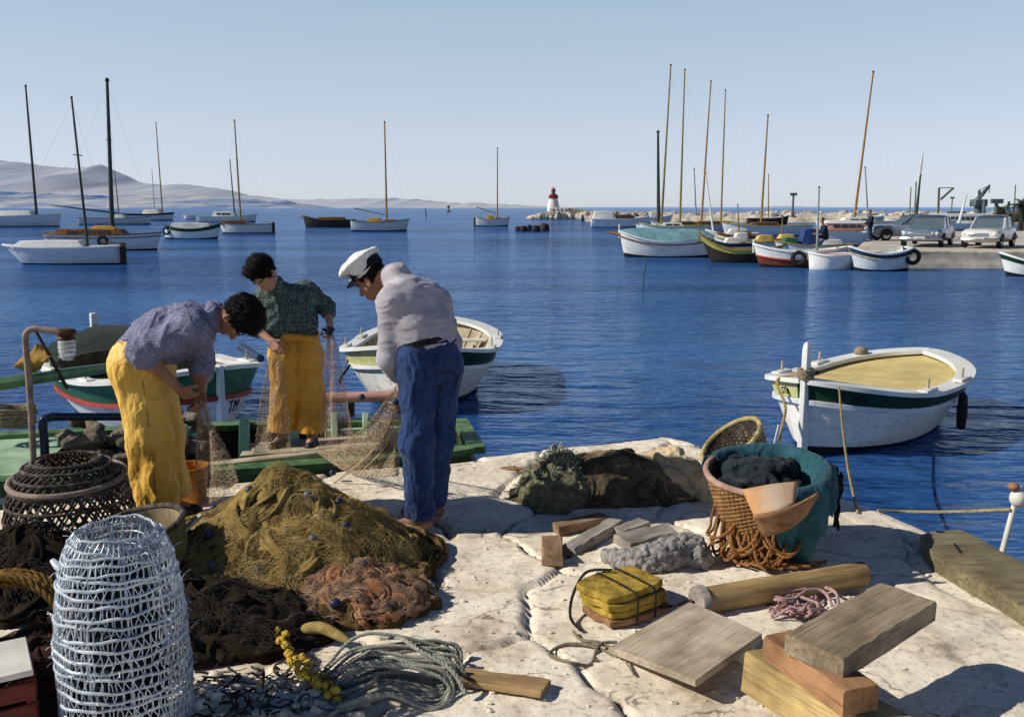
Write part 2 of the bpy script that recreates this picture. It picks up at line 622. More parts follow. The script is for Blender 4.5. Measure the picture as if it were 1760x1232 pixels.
skc = mixc(t, .62, hs.outputs[0], hzs)      # a veil of haze evens out the blue
# the sky overhead is a deeper blue than the hazy band near the horizon
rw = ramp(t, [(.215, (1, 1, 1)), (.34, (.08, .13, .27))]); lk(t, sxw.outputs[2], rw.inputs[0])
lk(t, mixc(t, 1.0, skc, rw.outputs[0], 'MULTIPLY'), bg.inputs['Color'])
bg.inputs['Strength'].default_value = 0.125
sl = bpy.data.lights.new('sun', 'SUN'); sl.energy = 5.0; sl.angle = math.radians(.5); sl.color = (1, .94, .81)
so = bpy.data.objects.new('sun', sl); COL.objects.link(so)
sdir = Vector((SHADOW.x * math.cos(SUN_EL), SHADOW.y * math.cos(SUN_EL), -math.sin(SUN_EL)))
so.rotation_euler = sdir.to_track_quat('-Z', 'Y').to_euler(); so.location = (-30, 2, 25)

cam = bpy.data.cameras.new('camera'); co = bpy.data.objects.new('camera', cam); COL.objects.link(co)
cam.sensor_width = 36; cam.lens = 36 * F_PX / 1760; cam.clip_end = 30000; cam.clip_start = .05
co.location = (0, 0, CAM_H); co.rotation_euler = (PI / 2 - PITCH, 0, 0)
scene.camera = co
scene.view_settings.view_transform = 'Standard'; scene.view_settings.look = 'None'; scene.view_settings.exposure = 0

# ---------------------------------------------------------------- water
def water_mat():
    m = bpy.data.materials.new('sea_water'); m.use_nodes = True
    t = m.node_tree; t.nodes.clear()
    out = t.nodes.new('ShaderNodeOutputMaterial')
    tc = t.nodes.new('ShaderNodeTexCoord')

    def wave(scale, st, rot, detail=3, dis=.3):
        mp = t.nodes.new('ShaderNodeMapping'); mp.inputs['Scale'].default_value = st; mp.inputs['Rotation'].default_value = (0, 0, rot)
        lk(t, tc.outputs['Object'], mp.inputs['Vector'])
        n = node(t, 'ShaderNodeTexNoise', Scale=scale, Detail=detail, Roughness=.55, Distortion=dis)
        lk(t, mp.outputs[0], n.inputs['Vector'])
        return n.outputs['Fac']
    a = wave(1.5, (.55, 1.4, 1), .12); b = wave(5.5, (.65, 1.3, 1), -.1, 4); c = wave(.16, (.5, 1.6, 1), .05, 2)
    m1 = node(t, 'ShaderNodeMath', operation='MULTIPLY_ADD'); lk(t, b, m1.inputs[0]); m1.inputs[1].default_value = .22; lk(t, a, m1.inputs[2])
    m2 = node(t, 'ShaderNodeMath', operation='MULTIPLY_ADD'); lk(t, c, m2.inputs[0]); m2.inputs[1].default_value = 1.6; lk(t, m1.outputs[0], m2.inputs[2])
    bp = node(t, 'ShaderNodeBump'); bp.inputs['Strength'].default_value = 1.0; bp.inputs['Distance'].default_value = .17
    lk(t, m2.outputs[0], bp.inputs['Height'])
    # body colour varies in broad patches and along the ripples
    big0 = wave(.035, (.5, 2.2, 1), .06, 4, .6)
    bgm = node(t, 'ShaderNodeMath', operation='MULTIPLY_ADD'); lk(t, big0, bgm.inputs[0]); bgm.inputs[1].default_value = 1.9; bgm.inputs[2].default_value = -.47; big = bgm.outputs[0]
    rc = ramp(t, [(.3, (.006, .030, .125)), (.5, (.016, .068, .225)), (.72, (.042, .130, .34))])
    mm = node(t, 'ShaderNodeMath', operation='MULTIPLY_ADD'); lk(t, b, mm.inputs[0]); mm.inputs[1].default_value = .5
    sub = node(t, 'ShaderNodeMath', operation='SUBTRACT'); lk(t, big, sub.inputs[0]); sub.inputs[1].default_value = .20
    lk(t, sub.outputs[0], mm.inputs[2]); lk(t, mm.outputs[0], rc.inputs[0])
    df = t.nodes.new('ShaderNodeBsdfDiffuse'); lk(t, rc.outputs[0], df.inputs['Color']); lk(t, bp.outputs[0], df.inputs['Normal'])
    gl = node(t, 'ShaderNodeBsdfGlossy', Roughness=.09); gl.inputs['Color'].default_value = (.62, .78, .98, 1); lk(t, bp.outputs[0], gl.inputs['Normal'])
    fr = node(t, 'ShaderNodeFresnel', IOR=1.33); lk(t, bp.outputs[0], fr.inputs['Normal'])
    fm = node(t, 'ShaderNodeMath', operation='MULTIPLY'); lk(t, fr.outputs[0], fm.inputs[0]); fm.inputs[1].default_value = .85
    mx = t.nodes.new('ShaderNodeMixShader'); lk(t, fm.outputs[0], mx.inputs[0]); lk(t, df.outputs[0], mx.inputs[1]); lk(t, gl.outputs[0], mx.inputs[2])
    lk(t, mx.outputs[0], out.inputs[0])
    return m


mb = MB(); S = 14000
mb.grid([[Vector((x, y, WZ)) for y in (-60, 0, 20, 60, 200, 1000, S)] for x in (-S, -1500, -200, -40, 0, 40, 200, 1500, S)], flip=False)
tag(mb.build('water', water_mat(), origin=(0, 0, WZ)), kind='structure')

# ---------------------------------------------------------------- quay ground
QC = at(1152, 745); QL = at(340, 836); QR = at(1762, 966)
dL = (QL - QC).normalized(); dR = (QR - QC).normalized()
Q00 = QC + dL * 9.0; Q11 = QC + dR * 9.5
Q01 = Vector((-9.5, -2.5, 0))


def stone_seeds():
    r = np.random.default_rng(21)
    s = []
    for i in range(-20, 20):
        for j in range(-6, 20):
            s.append(((i + r.random() * .9) * .72 + (j % 2) * .35, (j + r.random() * .9) * .62))
    return np.array(s), r.random(len(s))


SEEDS, SRND = stone_seeds()


def ground_h(x, y, detail=True):
    x = np.asarray(x, float); y = np.asarray(y, float)
    wx = x + .10 * fbm(x * 2.2, y * 2.2, 3.1, 3); wy = y + .10 * fbm(x * 2.2, y * 2.2, 9.7, 3)
    sh = wx.shape
    wxf, wyf = wx.ravel(), wy.ravel()
    d1 = np.full(wxf.shape, 9.0); d2 = d1.copy(); who = np.zeros(wxf.shape, int)
    for i, (sx, sy) in enumerate(SEEDS):
        d = np.hypot(wxf - sx, wyf - sy)
        c = d < d1
        d2 = np.where(c, d1, np.minimum(d2, d)); who = np.where(c, i, who); d1 = np.where(c, d, d1)
    e = (d2 - d1).reshape(sh)
    slab = SRND[who].reshape(sh)
    crackm = np.clip(1 - e / (.035 + .03 * np.clip(fbm(x * 2, y * 2, 4, 2), 0, 1)), 0, 1) * np.clip(.62 + 1.1 * fbm(x * 1.1 + 5, y * 1.1, 0, 2), 0, 1)
    h = .010 * fbm(x * 1.3, y * 1.3, 0, 4) + .026 * (slab - .5) * np.clip(e / .05, 0, 1) - .042 * crackm
    if detail:
        h = h + .0035 * fbm(x * 18, y * 18, 0, 3)
    return h


def gz(x, y):
    return float(ground_h(np.array([x]), np.array([y]), False)[0])


def G(px, py, dz=0.0):
    p = at(px, py)
    return Vector((p.x, p.y, gz(p.x, p.y) + dz))


def limestone():
    m, t, b = nt('limestone')
    v = mapping(t)
    n1 = node(t, 'ShaderNodeTexNoise', Scale=2.2, Detail=9, Roughness=.68); lk(t, v, n1.inputs['Vector'])
    r1 = ramp(t, [(.28, (.34, .27, .20)), (.41, (.70, .61, .49)), (.56, (.90, .82, .69)), (.75, (.90, .76, .64))]); lk(t, n1.outputs['Fac'], r1.inputs[0])
    n2 = node(t, 'ShaderNodeTexNoise', Scale=26, Detail=8, Roughness=.72); lk(t, v, n2.inputs['Vector'])
    r2 = ramp(t, [(.32, (.40, .37, .34)), (.46, (.93, .92, .91)), (.7, (1.06, 1.05, 1.02))]); lk(t, n2.outputs['Fac'], r2.inputs[0])
    c = mixc(t, 1, r1.outputs[0], r2.outputs[0], 'MULTIPLY')
    # pits and hair cracks
    vo = node(t, 'ShaderNodeTexVoronoi', Scale=1.7); vo.feature = 'DISTANCE_TO_EDGE'
    nd = node(t, 'ShaderNodeTexNoise', Scale=3, Detail=5); lk(t, v, nd.inputs['Vector'])
    lk(t, mixc(t, .35, v, nd.outputs['Color']), vo.inputs['Vector'])
    rv = ramp(t, [(.0, (.35, .3, .27)), (.012, (1, 1, 1))]); lk(t, vo.outputs['Distance'], rv.inputs[0])
    msk = ramp(t, [(.46, (0, 0, 0)), (.56, (1, 1, 1))]); lk(t, nd.outputs['Fac'], msk.inputs[0])
    c2 = mixc(t, msk.outputs[0], c, mixc(t, 1, c, rv.outputs[0], 'MULTIPLY'))
    pit = node(t, 'ShaderNodeTexVoronoi', Scale=38); lk(t, v, pit.inputs['Vector'])
    rp = ramp(t, [(.06, (.45, .42, .4)), (.16, (1, 1, 1))]); lk(t, pit.outputs['Distance'], rp.inputs[0])
    pm = ramp(t, [(.52, (0, 0, 0)), (.6, (1, 1, 1))]); lk(t, n1.outputs['Fac'], pm.inputs[0])
    c3 = mixc(t, pm.outputs[0], c2, mixc(t, 1, c2, rp.outputs[0], 'MULTIPLY'))
    # cavity darkening from the modelled cracks
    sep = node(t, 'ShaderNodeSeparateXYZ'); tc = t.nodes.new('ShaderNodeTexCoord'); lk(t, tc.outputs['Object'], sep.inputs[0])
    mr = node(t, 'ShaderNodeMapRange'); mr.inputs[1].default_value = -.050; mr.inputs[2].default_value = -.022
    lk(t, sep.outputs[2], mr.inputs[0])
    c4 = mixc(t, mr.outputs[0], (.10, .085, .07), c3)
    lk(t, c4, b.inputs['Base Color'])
    hsum = mixc(t, .35, n2.outputs['Color'], n1.outputs['Color'])
    bump(t, b, hsum, .55, .02)
    b.inputs['Roughness'].default_value = .92; b.inputs['Specular IOR Level'].default_value = .15
    return m


M_STONE = limestone()


def make_quay():
    nu, nv = 430, 360
    U, V_ = np.meshgrid(np.linspace(0, 1, nu), np.linspace(0, 1, nv) ** 1.25, indexing='ij')
    def bl(i):
        return (Q00[i] * (1 - U) * (1 - V_) + QC[i] * U * (1 - V_) + Q01[i] * (1 - U) * V_ + Q11[i] * U * V_)
    X, Y = bl(0), bl(1)
    # ragged worn edges
    edge = np.exp(-V_ * 60); X2 = X; Y2 = Y + edge * .035 * fbm(X * 3, Y * 3, 2, 4)
    eR = np.exp(-(1 - U) * 90); X2 = X2 + eR * .05 * fbm(X * 2.3, Y * 2.3, 7, 4)
    Z = ground_h(X2, Y2) - .03 * np.exp(-V_ * 160) - .03 * np.exp(-(1 - U) * 200)
    v = np.stack([X2, Y2, Z], -1).reshape(-1, 3)
    idx = np.arange(nu * nv).reshape(nu, nv)
    f = np.stack([idx[:-1, :-1], idx[:-1, 1:], idx[1:, 1:], idx[1:, :-1]], -1).reshape(-1, 4)
    v = v.tolist(); f = f.tolist()
    # walls down to the water along the far and right edges
    for line in (idx[:, 0], idx[-1, ::1]):
        base = len(v)
        for k, i in enumerate(line):
            p = v[i]
            for q, dz in enumerate((.12, .4, .8, 1.3)):
                j = .03 * float(vnoise(p[0] * 4 + q, p[1] * 4, q * 3.3))
                v.append((p[0] + j, p[1] + j - .02 * q, -dz))
        for k in range(len(line) - 1):
            a, b_ = line[k], line[k + 1]
            f.append([a, b_, base + (k + 1) * 4, base + k * 4])
            for q in range(3):
                f.append([base + k * 4 + q, base + (k + 1) * 4 + q, base + (k + 1) * 4 + q + 1, base + k * 4 + q + 1])
    mb = MB(); mb.v = v; mb.f = f
    # make face winding consistent
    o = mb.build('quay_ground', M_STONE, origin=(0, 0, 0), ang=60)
    tag(o, kind='structure')


make_quay()

# ---------------------------------------------------------------- hills
def hazy(name, c1, c2, c3, sc):  # distance haze is mixed into the base colours
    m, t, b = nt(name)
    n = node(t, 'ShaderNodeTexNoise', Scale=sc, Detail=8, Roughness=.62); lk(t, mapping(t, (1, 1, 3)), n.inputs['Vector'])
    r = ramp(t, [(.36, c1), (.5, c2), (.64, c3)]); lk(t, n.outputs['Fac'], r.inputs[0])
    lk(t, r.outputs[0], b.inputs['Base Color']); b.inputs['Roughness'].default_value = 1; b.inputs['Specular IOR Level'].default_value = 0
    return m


def ridge(name, Y, prof, m, amp, depth, seed=0):
    """a range of hills whose skyline passes through prof = [(px, py)...] seen from the quay"""
    xs = [P(a, b, Y).x for a, b in prof]; zs = [P(a, b, Y).z for a, b in prof]
    X = np.linspace(xs[0], xs[-1], 260); Zt = np.interp(X, xs, zs)
    nz = amp * fbm(X / (amp * 14) + seed, 0.5, seed, 5)
    Zt = np.maximum(Zt + nz * np.clip(Zt / (amp * 4 + 1), 0, 1), WZ - 1)
    rows = []
    for j, s in enumerate(np.linspace(0, 1, 22)):
        front = s ** .8
        Yj = Y - depth * (1 - s)
        h = (Zt - WZ) * front + WZ - .5
        rel = 1 + .07 * fbm(X / (amp * 20) + 3, s * 5, seed, 5) * (4 * s * (1 - s))
        rows.append([Vector((x, Yj + depth * .08 * vnoise(x / (amp * 30), s * 3, seed), WZ - .5 + (z - WZ) * r_)) for x, z, r_ in zip(X, h, rel)])
    rows.append([Vector((x, Y + depth * .6, WZ - 2)) for x in X])
    mb = MB(); mb.grid(rows, flip=True)
    tag(mb.build(name, m, ang=180), kind='structure')


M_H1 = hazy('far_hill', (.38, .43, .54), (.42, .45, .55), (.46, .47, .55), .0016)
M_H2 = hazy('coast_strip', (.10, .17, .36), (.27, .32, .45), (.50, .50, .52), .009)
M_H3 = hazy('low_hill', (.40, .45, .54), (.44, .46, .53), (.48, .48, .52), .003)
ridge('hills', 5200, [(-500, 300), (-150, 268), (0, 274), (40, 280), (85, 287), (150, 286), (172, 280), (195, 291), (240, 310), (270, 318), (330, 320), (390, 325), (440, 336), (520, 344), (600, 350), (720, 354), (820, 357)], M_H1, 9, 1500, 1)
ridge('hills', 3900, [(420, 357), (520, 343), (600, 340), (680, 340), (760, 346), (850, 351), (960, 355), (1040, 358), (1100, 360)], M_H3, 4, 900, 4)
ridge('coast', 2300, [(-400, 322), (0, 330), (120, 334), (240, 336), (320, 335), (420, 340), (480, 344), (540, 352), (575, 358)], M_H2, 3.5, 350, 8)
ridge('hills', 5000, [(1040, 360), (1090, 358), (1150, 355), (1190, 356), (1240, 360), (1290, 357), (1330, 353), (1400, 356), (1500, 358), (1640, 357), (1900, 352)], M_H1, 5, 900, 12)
# ================================================================= BOATS
WHITE = flat('white_paint', (.78, .78, .76), .45)
M_WHITE_OLD = mat('worn_white_paint', (.76, .75, .70), (.58, .55, .48), 4, .55, .15, 30, dirt=.15)
M_HULLW = planked('white_planking', (.80, .79, .76), (.62, .60, .55), per=3.2)
M_HULLG = planked('grey_white_planking', (.62, .66, .70), (.46, .50, .55), per=3.2)
M_HULLB = planked('black_brown_planking', (.030, .022, .016), (.012, .010, .009), per=3.2)
M_HULLR = planked('red_brown_planking', (.20, .045, .025), (.07, .02, .012), per=3.2)
M_GREEN = mat('dark_green_paint', (.010, .055, .022), (.006, .030, .014), 7, .4, .15, 40)
M_GREEN2 = mat('mid_green_paint', (.03, .16, .07), (.02, .09, .04), 7, .45, .15, 40)
M_YGREEN = mat('yellow_green_paint', (.42, .40, .10), (.30, .30, .08), 7, .5, .15, 40)
M_RED = mat('red_paint', (.42, .05, .03), (.25, .03, .02), 9, .5, .15, 40)
M_NAVY = flat('navy_paint', (.012, .03, .09), .4)
M_ANTI = flat('antifouling', (.012, .014, .018), .7)
M_VARN = wood('varnished_wood', (.20, .085, .025), (.09, .035, .012), 0, 6, .4)
M_OLIVE = wood('mast_olive_wood', (.26, .20, .05), (.15, .12, .035), 2, 6, .5)
M_SPRUCE = wood('mast_orange_wood', (.36, .20, .06), (.24, .12, .04), 2, 6, .5)
M_DARKMAST = flat('dark_mast', (.035, .045, .04), .5)
M_GREYMETAL = flat('grey_metal', (.30, .34, .33), .45, metal=.3)
M_DECK = wood('bleached_deck', (.48, .42, .30), (.34, .29, .20), 0, 8)
M_CREAM = mat('cream_paint', (.66, .50, .16), (.52, .38, .10), 5, .6, .15, 35)
M_CREAM2 = mat('pale_cream_floor', (.74, .60, .26), (.62, .49, .20), 4, .7, .2, 30)
M_DARKIN = wood('dark_bilge_wood', (.06, .045, .03), (.025, .02, .015), 0, 8)
M_RUBBER = mat('black_rubber', (.012, .012, .012), (.02, .02, .02), 9, .8, .2, 40)
M_GLASSD = flat('dark_window', (.03, .045, .06), .08, .6)
M_TEALC = fabric('pale_teal_canvas', (.20, .40, .45), (.13, .28, .34), 4, .4, 60)
M_CANVASW = fabric('white_canvas', (.75, .74, .72), (.58, .60, .64), 4, .4, 60)
M_BLUEC = fabric('blue_canvas', (.03, .07, .26), (.02, .04, .15), 5, .4, 60)
M_YELC = fabric('yellow_canvas', (.62, .36, .06), (.45, .24, .04), 5, .4, 60)
M_ORANGE = flat('orange_varnish', (.55, .25, .04), .4)
M_PINKD = mat('faded_pink_paint', (.66, .36, .33), (.52, .26, .24), 5, .6)
M_ROPE = mat('weathered_rope', (.30, .25, .17), (.17, .14, .09), 30, .95, .5, 200, dirt=.1)


class Hull:
    def __init__(s, L, B, D, bow=.3, stern=.15, draft=.25, tr=0.0, rake=.15, fine=2.3, trrake=.0):
        s.L, s.B, s.D, s.bow, s.stern, s.dr, s.tr, s.rake, s.fine, s.trrake = L, B, D, bow, stern, draft, tr, rake, fine, trrake

    def hb(s, t):
        if t >= 0: return s.B / 2 * max(0, 1 - t ** s.fine) ** .72
        u = -t
        return s.B / 2 * (s.tr + (1 - s.tr) * max(0, 1 - u ** s.fine) ** .72)

    def sheer(s, t):
        return s.D + (s.bow * t * t if t > 0 else s.stern * t * t)

    def pt(s, t, v, side, off=0.0, dz=0.0):
        z = -s.dr + (s.sheer(t) + s.dr) * v
        e = .34 + .42 * t * t
        y = s.hb(t) * max(v, 0) ** e + off
        if off < 0: y = max(y, 0)
        x = s.L / 2 * t
        if t > 0: x -= s.rake * (1 - v) * t ** 3
        else: x += s.trrake * (1 - v) * (-t) ** 3
        x *= 1 + off / (s.L / 2)
        return Vector((x, side * y, z + dz))

    def ts(s, n):
        return [math.sin(PI / 2 * (-1 + 2 * i / n)) for i in range(n + 1)]

    def band(s, v0, v1, n=24, m=5, off=0.0, t0=-1, t1=1, dz=0):
        mb = MB(); T = [t for t in s.ts(n) if t0 - 1e-6 <= t <= t1 + 1e-6]
        for sd in (1, -1):
            mb.grid([[s.pt(t, v0 + (v1 - v0) * j / m, sd, off, dz) for j in range(m + 1)] for t in T], flip=sd < 0)
        if s.tr > 0 and t0 <= -1:
            rows = []
            for j in range(m + 1):
                v = v0 + (v1 - v0) * j / m
                p = s.pt(-1, v, 1, max(off, 0)); q = s.pt(-1, v, -1, max(off, 0))
                rows.append([p.lerp(q, k / 6) for k in range(7)])
            mb.grid(rows)
        return mb

    def rail(s, v, off, wd, h, n=28, t0=-1, t1=1, mb=None, inset=.06):
        """a timber following the hull at height fraction v; rectangular section wd x h"""
        mb = mb or MB(); T = [t for t in s.ts(n) if t0 <= t <= t1]
        for sd in (1, -1):
            rings = []
            for t in T:
                p = s.pt(t, v, sd, off); q = s.pt(t, v, sd, off - wd)
                if sd * (q.y) < 0: q.y = 0
                rings.append([p + Vector((0, 0, -h / 2)), p + Vector((0, 0, h / 2)), q + Vector((0, 0, h / 2)), q + Vector((0, 0, -h / 2))][::sd])
            mb.loft(rings, True, True)
        if s.tr > 0 and t0 <= -1:
            a, b = s.pt(-1, v, 1, off), s.pt(-1, v, -1, off)
            mb.beam(a + Vector((-.01, 0, .002)), b + Vector((-.01, 0, .002)), wd * .9, h * 1.05)
        return mb

    def across(s, v, n=24, off=-.05, camber=0.0, dz=0.0, t0=-1, t1=1, m=6):
        mb = MB(); T = [t for t in s.ts(n) if t0 - 1e-6 <= t <= t1 + 1e-6]
        rows = []
        for t in T:
            a = s.pt(t, v, 1, off); b = s.pt(t, v, -1, off)
            rows.append([a.lerp(b, k / m) + Vector((0, 0, dz + camber * (1 - (2 * k / m - 1) ** 2))) for k in range(m + 1)])
        mb.grid(rows)
        return mb


def tyre_mb(mb, c, r=.28, axis='y', rr=.09):
    ring = []
    for k in range(18):
        a = 2 * PI * k / 18
        d = Vector((math.cos(a) * r, 0, math.sin(a) * r)) if axis == 'y' else Vector((0, math.cos(a) * r, math.sin(a) * r))
        ring.append(Vector(c) + d)
    return mb.tube(ring, rr, 8, closed=True)


def cabin_mb(x0, x1, w, z0, h, slope0=.2, slope1=.2, taper=.85):
    mb = MB()
    def ring(x, k):
        return [(x, w / 2, z0), (x, -w / 2, z0), (x, -w / 2 * taper, z0 + h * k * .94), (x, -w * .25, z0 + h * k), (x, w * .25, z0 + h * k), (x, w / 2 * taper, z0 + h * k * .94)]
    R = [[Vector(p) for p in ring(x, k)] for x, k in ((x0, .15), (x0 + slope0, 1), ((x0 + x1) / 2, 1.04), (x1 - slope1, .95), (x1, .12))]
    return mb.loft(R, True, True)


def cruise_boat(name, label, cat, x0, x1, wl, head=0.0, B=None, D=.75, hull=M_HULLW, strake=None, rail=None, gun=None, deck=M_DECK, top='deck',
                tr=.6, bow=.35, stern=.05, cabin=(), mast=None, boom=None, tyres=(), rudder=False, sprit=None, boot=M_ANTI, group=None, post=0, rake=.4, draft=.3, stays=True, vs=.80):
    """a moored boat of the middle distance; x0,x1,wl place its two ends on the water"""
    a, b = at(x0, wl, WZ), at(x1, wl, WZ)
    c = (a + b) / 2
    L = (b - a).length / max(.3, abs(math.cos(head)))
    B = B or max(1.6, L * .3)
    root = thing(name, label, cat, (c.x, c.y, WZ), head, group)
    h = Hull(L, B, D, bow, stern, draft, tr, rake)
    vw = draft / (h.D + draft) + .06
    h.band(0, vw, 20, 2).build('hull_bottom', boot, root)
    h.band(vw, vs if strake else 1, 24, 5).build('hull', hull, root)
    if strake: h.band(vs, 1, 24, 2).build('strake', strake, root)
    h.rail(1, .04, .12, .07).build('gunwale', gun or WHITE, root)
    if rail: h.rail(vs, .035, .06, .06).build('rub_rail', rail, root)
    if top == 'deck':
        h.across(.97, 20, -.02, .06).build('deck', deck, root)
    elif top == 'open':
        h.band(.35, 1, 20, 3, -.06).build('inner_planking', deck, root)
        h.across(.4, 20).build('floor', M_DARKIN, root)
        mb = MB()
        for t in (-.45, .05, .5):
            mb = MB(); p, q = h.pt(t, .8, 1, -.05), h.pt(t, .8, -1, -.05)
            mb.beam(p, q, .22, .04); mb.build('thwart', M_DECK, root)
    else:                         # a canvas cover stretched over a ridge pole
        rows = []
        for t in h.ts(22):
            p, q = h.pt(t, 1, 1, .03), h.pt(t, 1, -1, .03)
            hump = .62 * (1 - abs(t) ** 3)
            rows.append([p.lerp(q, k / 10) + Vector((0, 0, .03 + hump * (1 - abs(k / 5 - 1) ** 1.3) + .035 * float(vnoise(t * 14, k * .8, L)))) for k in range(11)])
        mb = MB(); mb.grid(rows); mb.build('canvas_cover', top, root)
    if post:
        MB().box((h.L / 2 - .02, 0, h.sheer(1) + post / 2 - .2), (.09, .09, post + .4)).build('stem_post', gun or WHITE, root, bevel=.015)
    for (u0, u1, w, z, hh, m, win) in cabin:
        xa, xb = u0 * L / 2, u1 * L / 2
        zb = h.sheer(0) + z
        cb = cabin_mb(xa, xb, w * B, zb - .05, hh, min(.25, (xb - xa) * .12), min(.35, (xb - xa) * .2)).build('cabin', m, root)
        if win:
            n = win
            for sd in (1, -1):
                for k in range(n):
                    xx = xa + (xb - xa) * (.18 + .62 * (k + .5) / n)
                    MB().box((xx, sd * w * B / 2 * .955, zb - .05 + hh * .55), ((xb - xa) * .5 / n, .03, hh * .34)).build('window', M_GLASSD, cb)
    if mast:
        tx, px, py, r, m = mast       # position along the hull, pixel of the masthead, radius
        base = Vector((tx * L / 2, 0, h.sheer(tx) + .0))
        wb = Matrix.Rotation(head, 4, 'Z') @ base + Vector((c.x, c.y, WZ))
        tip = P(px, py, wb.y) - Vector((c.x, c.y, WZ))
        tip = Matrix.Rotation(-head, 4, 'Z') @ tip
        n = 8
        mo = MB().tube([base.lerp(tip, k / n) for k in range(n + 1)], [r * (1.25 - .55 * k / n) for k in range(n + 1)], 8).build('mast', m, root)
        MB().sphere(tip, r * 1.1, 8, 6).build('masthead', M_DARKMAST, mo)
        if stays and tip.z > 5:
            sp = base.lerp(tip, .62)
            MB().beam(sp + Vector((0, -.45, 0)), sp + Vector((0, .45, 0)), .04, .04).build('spreader', m, mo)
            for e in (Vector((L / 2 * .97, 0, h.sheer(1))), Vector((-L / 2 * .97, 0, h.sheer(-1))), h.pt(tx, 1, 1), h.pt(tx, 1, -1)):
                MB().tube([tip - (tip - base) * .03, e], .0035, 4).build('stay', M_GREYMETAL, mo)
        if boom:
            bl, rise, bm, cover = boom
            s = base + (tip - base).normalized() * .75
            e = s + Vector((-bl, 0, rise))
            bo = MB().tube([s, e], .06, 8).build('boom', bm, root)
            if cover:
                MB().tube([s.lerp(e, .04), s.lerp(e, .4), s.lerp(e, .92)], [.16, .13, .08], 8).build('furled_sail', cover, bo)
    for tx, side in tyres:
        p = h.pt(tx, .72, side, .08)
        tyre_mb(MB(), p, .26).build('tyre_fender', M_RUBBER, root)
    if rudder:
        MB().box((-L / 2 - .16, 0, h.D * .3), (.28, .05, h.D * 1.9), jit=.01).build('rudder', M_DARKIN, root)
        MB().beam((-L / 2 - .1, 0, h.D * 1.22), (-L / 2 + .9, .1, h.D * 1.3), .05, .05).build('tiller', M_VARN, root)
    if sprit:
        MB().tube([(L / 2 - .4, 0, h.sheer(1) * .8), (L / 2 + sprit, 0, h.sheer(1) * .95)], [.09, .04], 8).build('bowsprit', M_ORANGE, root)
    return root, h


# ---- left fleet -------------------------------------------------------------
GL = 'boats moored on the left side of the harbour'
M_LIGHTGREY = planked('pale_blue_grey_hull', (.60, .66, .72), (.48, .54, .60), per=3)
cruise_boat('day_sailer', 'white day sailer with long low white cabin, nearest boat at the left edge', 'sailboat', 8, 207, 454, PI, D=.8, hull=M_LIGHTGREY,
            tr=.75, bow=.12, stern=.05, cabin=[(-.45, .78, .62, 0, .36, WHITE, 0)], mast=(-.46, 123, 168, .06, M_DARKMAST), rudder=True, group=GL, rake=1.0, deck=WHITE, draft=.15)
cruise_boat('sailing_yacht', 'yacht with varnished cabin, tyre fender and the tallest thick dark mast', 'sailboat', 84, 279, 430, 0, D=.95, hull=M_LIGHTGREY, rail=M_VARN, gun=M_VARN,
            tr=.5, bow=.15, stern=.1, cabin=[(-.85, .42, .5, 0, .42, M_VARN, 3), (-.2, .25, .4, .35, .26, M_YELC, 0)], mast=(.14, 184, 138, .13, M_DARKMAST), tyres=[(.08, -1)], group=GL, vs=.85)
cruise_boat('fishing_boat', 'pointed white fishing boat with dark green rail and white canvas heap amidships', 'fishing boat', 284, 381, 411, 0, D=.85, hull=M_LIGHTGREY, strake=M_GREEN, gun=M_GREEN,
            tr=0, bow=.45, stern=.3, cabin=[(-.8, .75, .55, -.05, .58, M_CANVASW, 0)], tyres=[(-.85, -1)], group=GL)
cruise_boat('sloop', 'small white sloop with dark varnished cabin, olive mast and rudder on its right end', 'sailboat', 378, 468, 401, PI, D=.9, hull=M_LIGHTGREY, gun=M_VARN,
            tr=.6, bow=.2, cabin=[(-.1, .92, .55, 0, .48, M_VARN, 2)], mast=(.18, 403, 207, .085, M_OLIVE), rudder=True, group=GL)
cruise_boat('motor_sailer', 'pale blue grey motor sailer with white wheelhouse and dark leaning mast at the left edge', 'sailboat', -70, 107, 390, 0, D=1.5, hull=M_LIGHTGREY, boot=M_NAVY,
            tr=.6, bow=.3, cabin=[(-.5, .5, .6, 0, .7, WHITE, 0)], mast=(.52, 44, 148, .16, M_DARKMAST), group=GL)
cruise_boat('ketch', 'low white ketch with dark deck and long dark boom raised over its left end', 'sailboat', 137, 262, 386, 0, D=.95, hull=M_LIGHTGREY, gun=M_DARKIN,
            tr=.5, bow=.3, cabin=[(-.1, .3, .45, 0, .6, M_HULLG, 0)], mast=(.1, 197, 296, .09, M_OLIVE), boom=(10.5, 1.25, M_DARKMAST, M_ANTI), group=GL)
cruise_boat('cabin_cruiser', 'long dark cruiser with white coachroof and single slim olive mast', 'motorboat', 205, 300, 379, 0, D=1.3, hull=M_HULLG, gun=M_DARKIN, strake=M_ANTI,
            tr=.5, bow=.3, cabin=[(-.1, .5, .5, 0, .9, WHITE, 0)], mast=(.58, 268, 211, .12, M_OLIVE), group=GL)
cruise_boat('cutter', 'small cutter with long white and brown deckhouse and short dark mast', 'sailboat', 342, 442, 382, 0, D=1.0, hull=M_HULLG, gun=M_YGREEN,
            tr=.5, bow=.4, cabin=[(-.5, .3, .5, 0, .9, M_CANVASW, 3)], mast=(.24, 395, 275, .11, M_DARKMAST), group=GL)
cruise_boat('rowing_dinghy', 'tiny white dinghy floating between the moored yachts', 'dinghy', 317, 338, 377, 0, D=.8, hull=WHITE, top='open', tr=.4, group=GL, B=2)
cruise_boat('distant_sailboat', 'faint faraway sailboat with thin pale mast before the coast', 'sailboat', 252, 280, 364.5, 0, D=1.4, hull=M_HULLG, tr=.5, mast=(.0, 261, 292, .22, M_GREYMETAL), group=GL, B=4, stays=False)
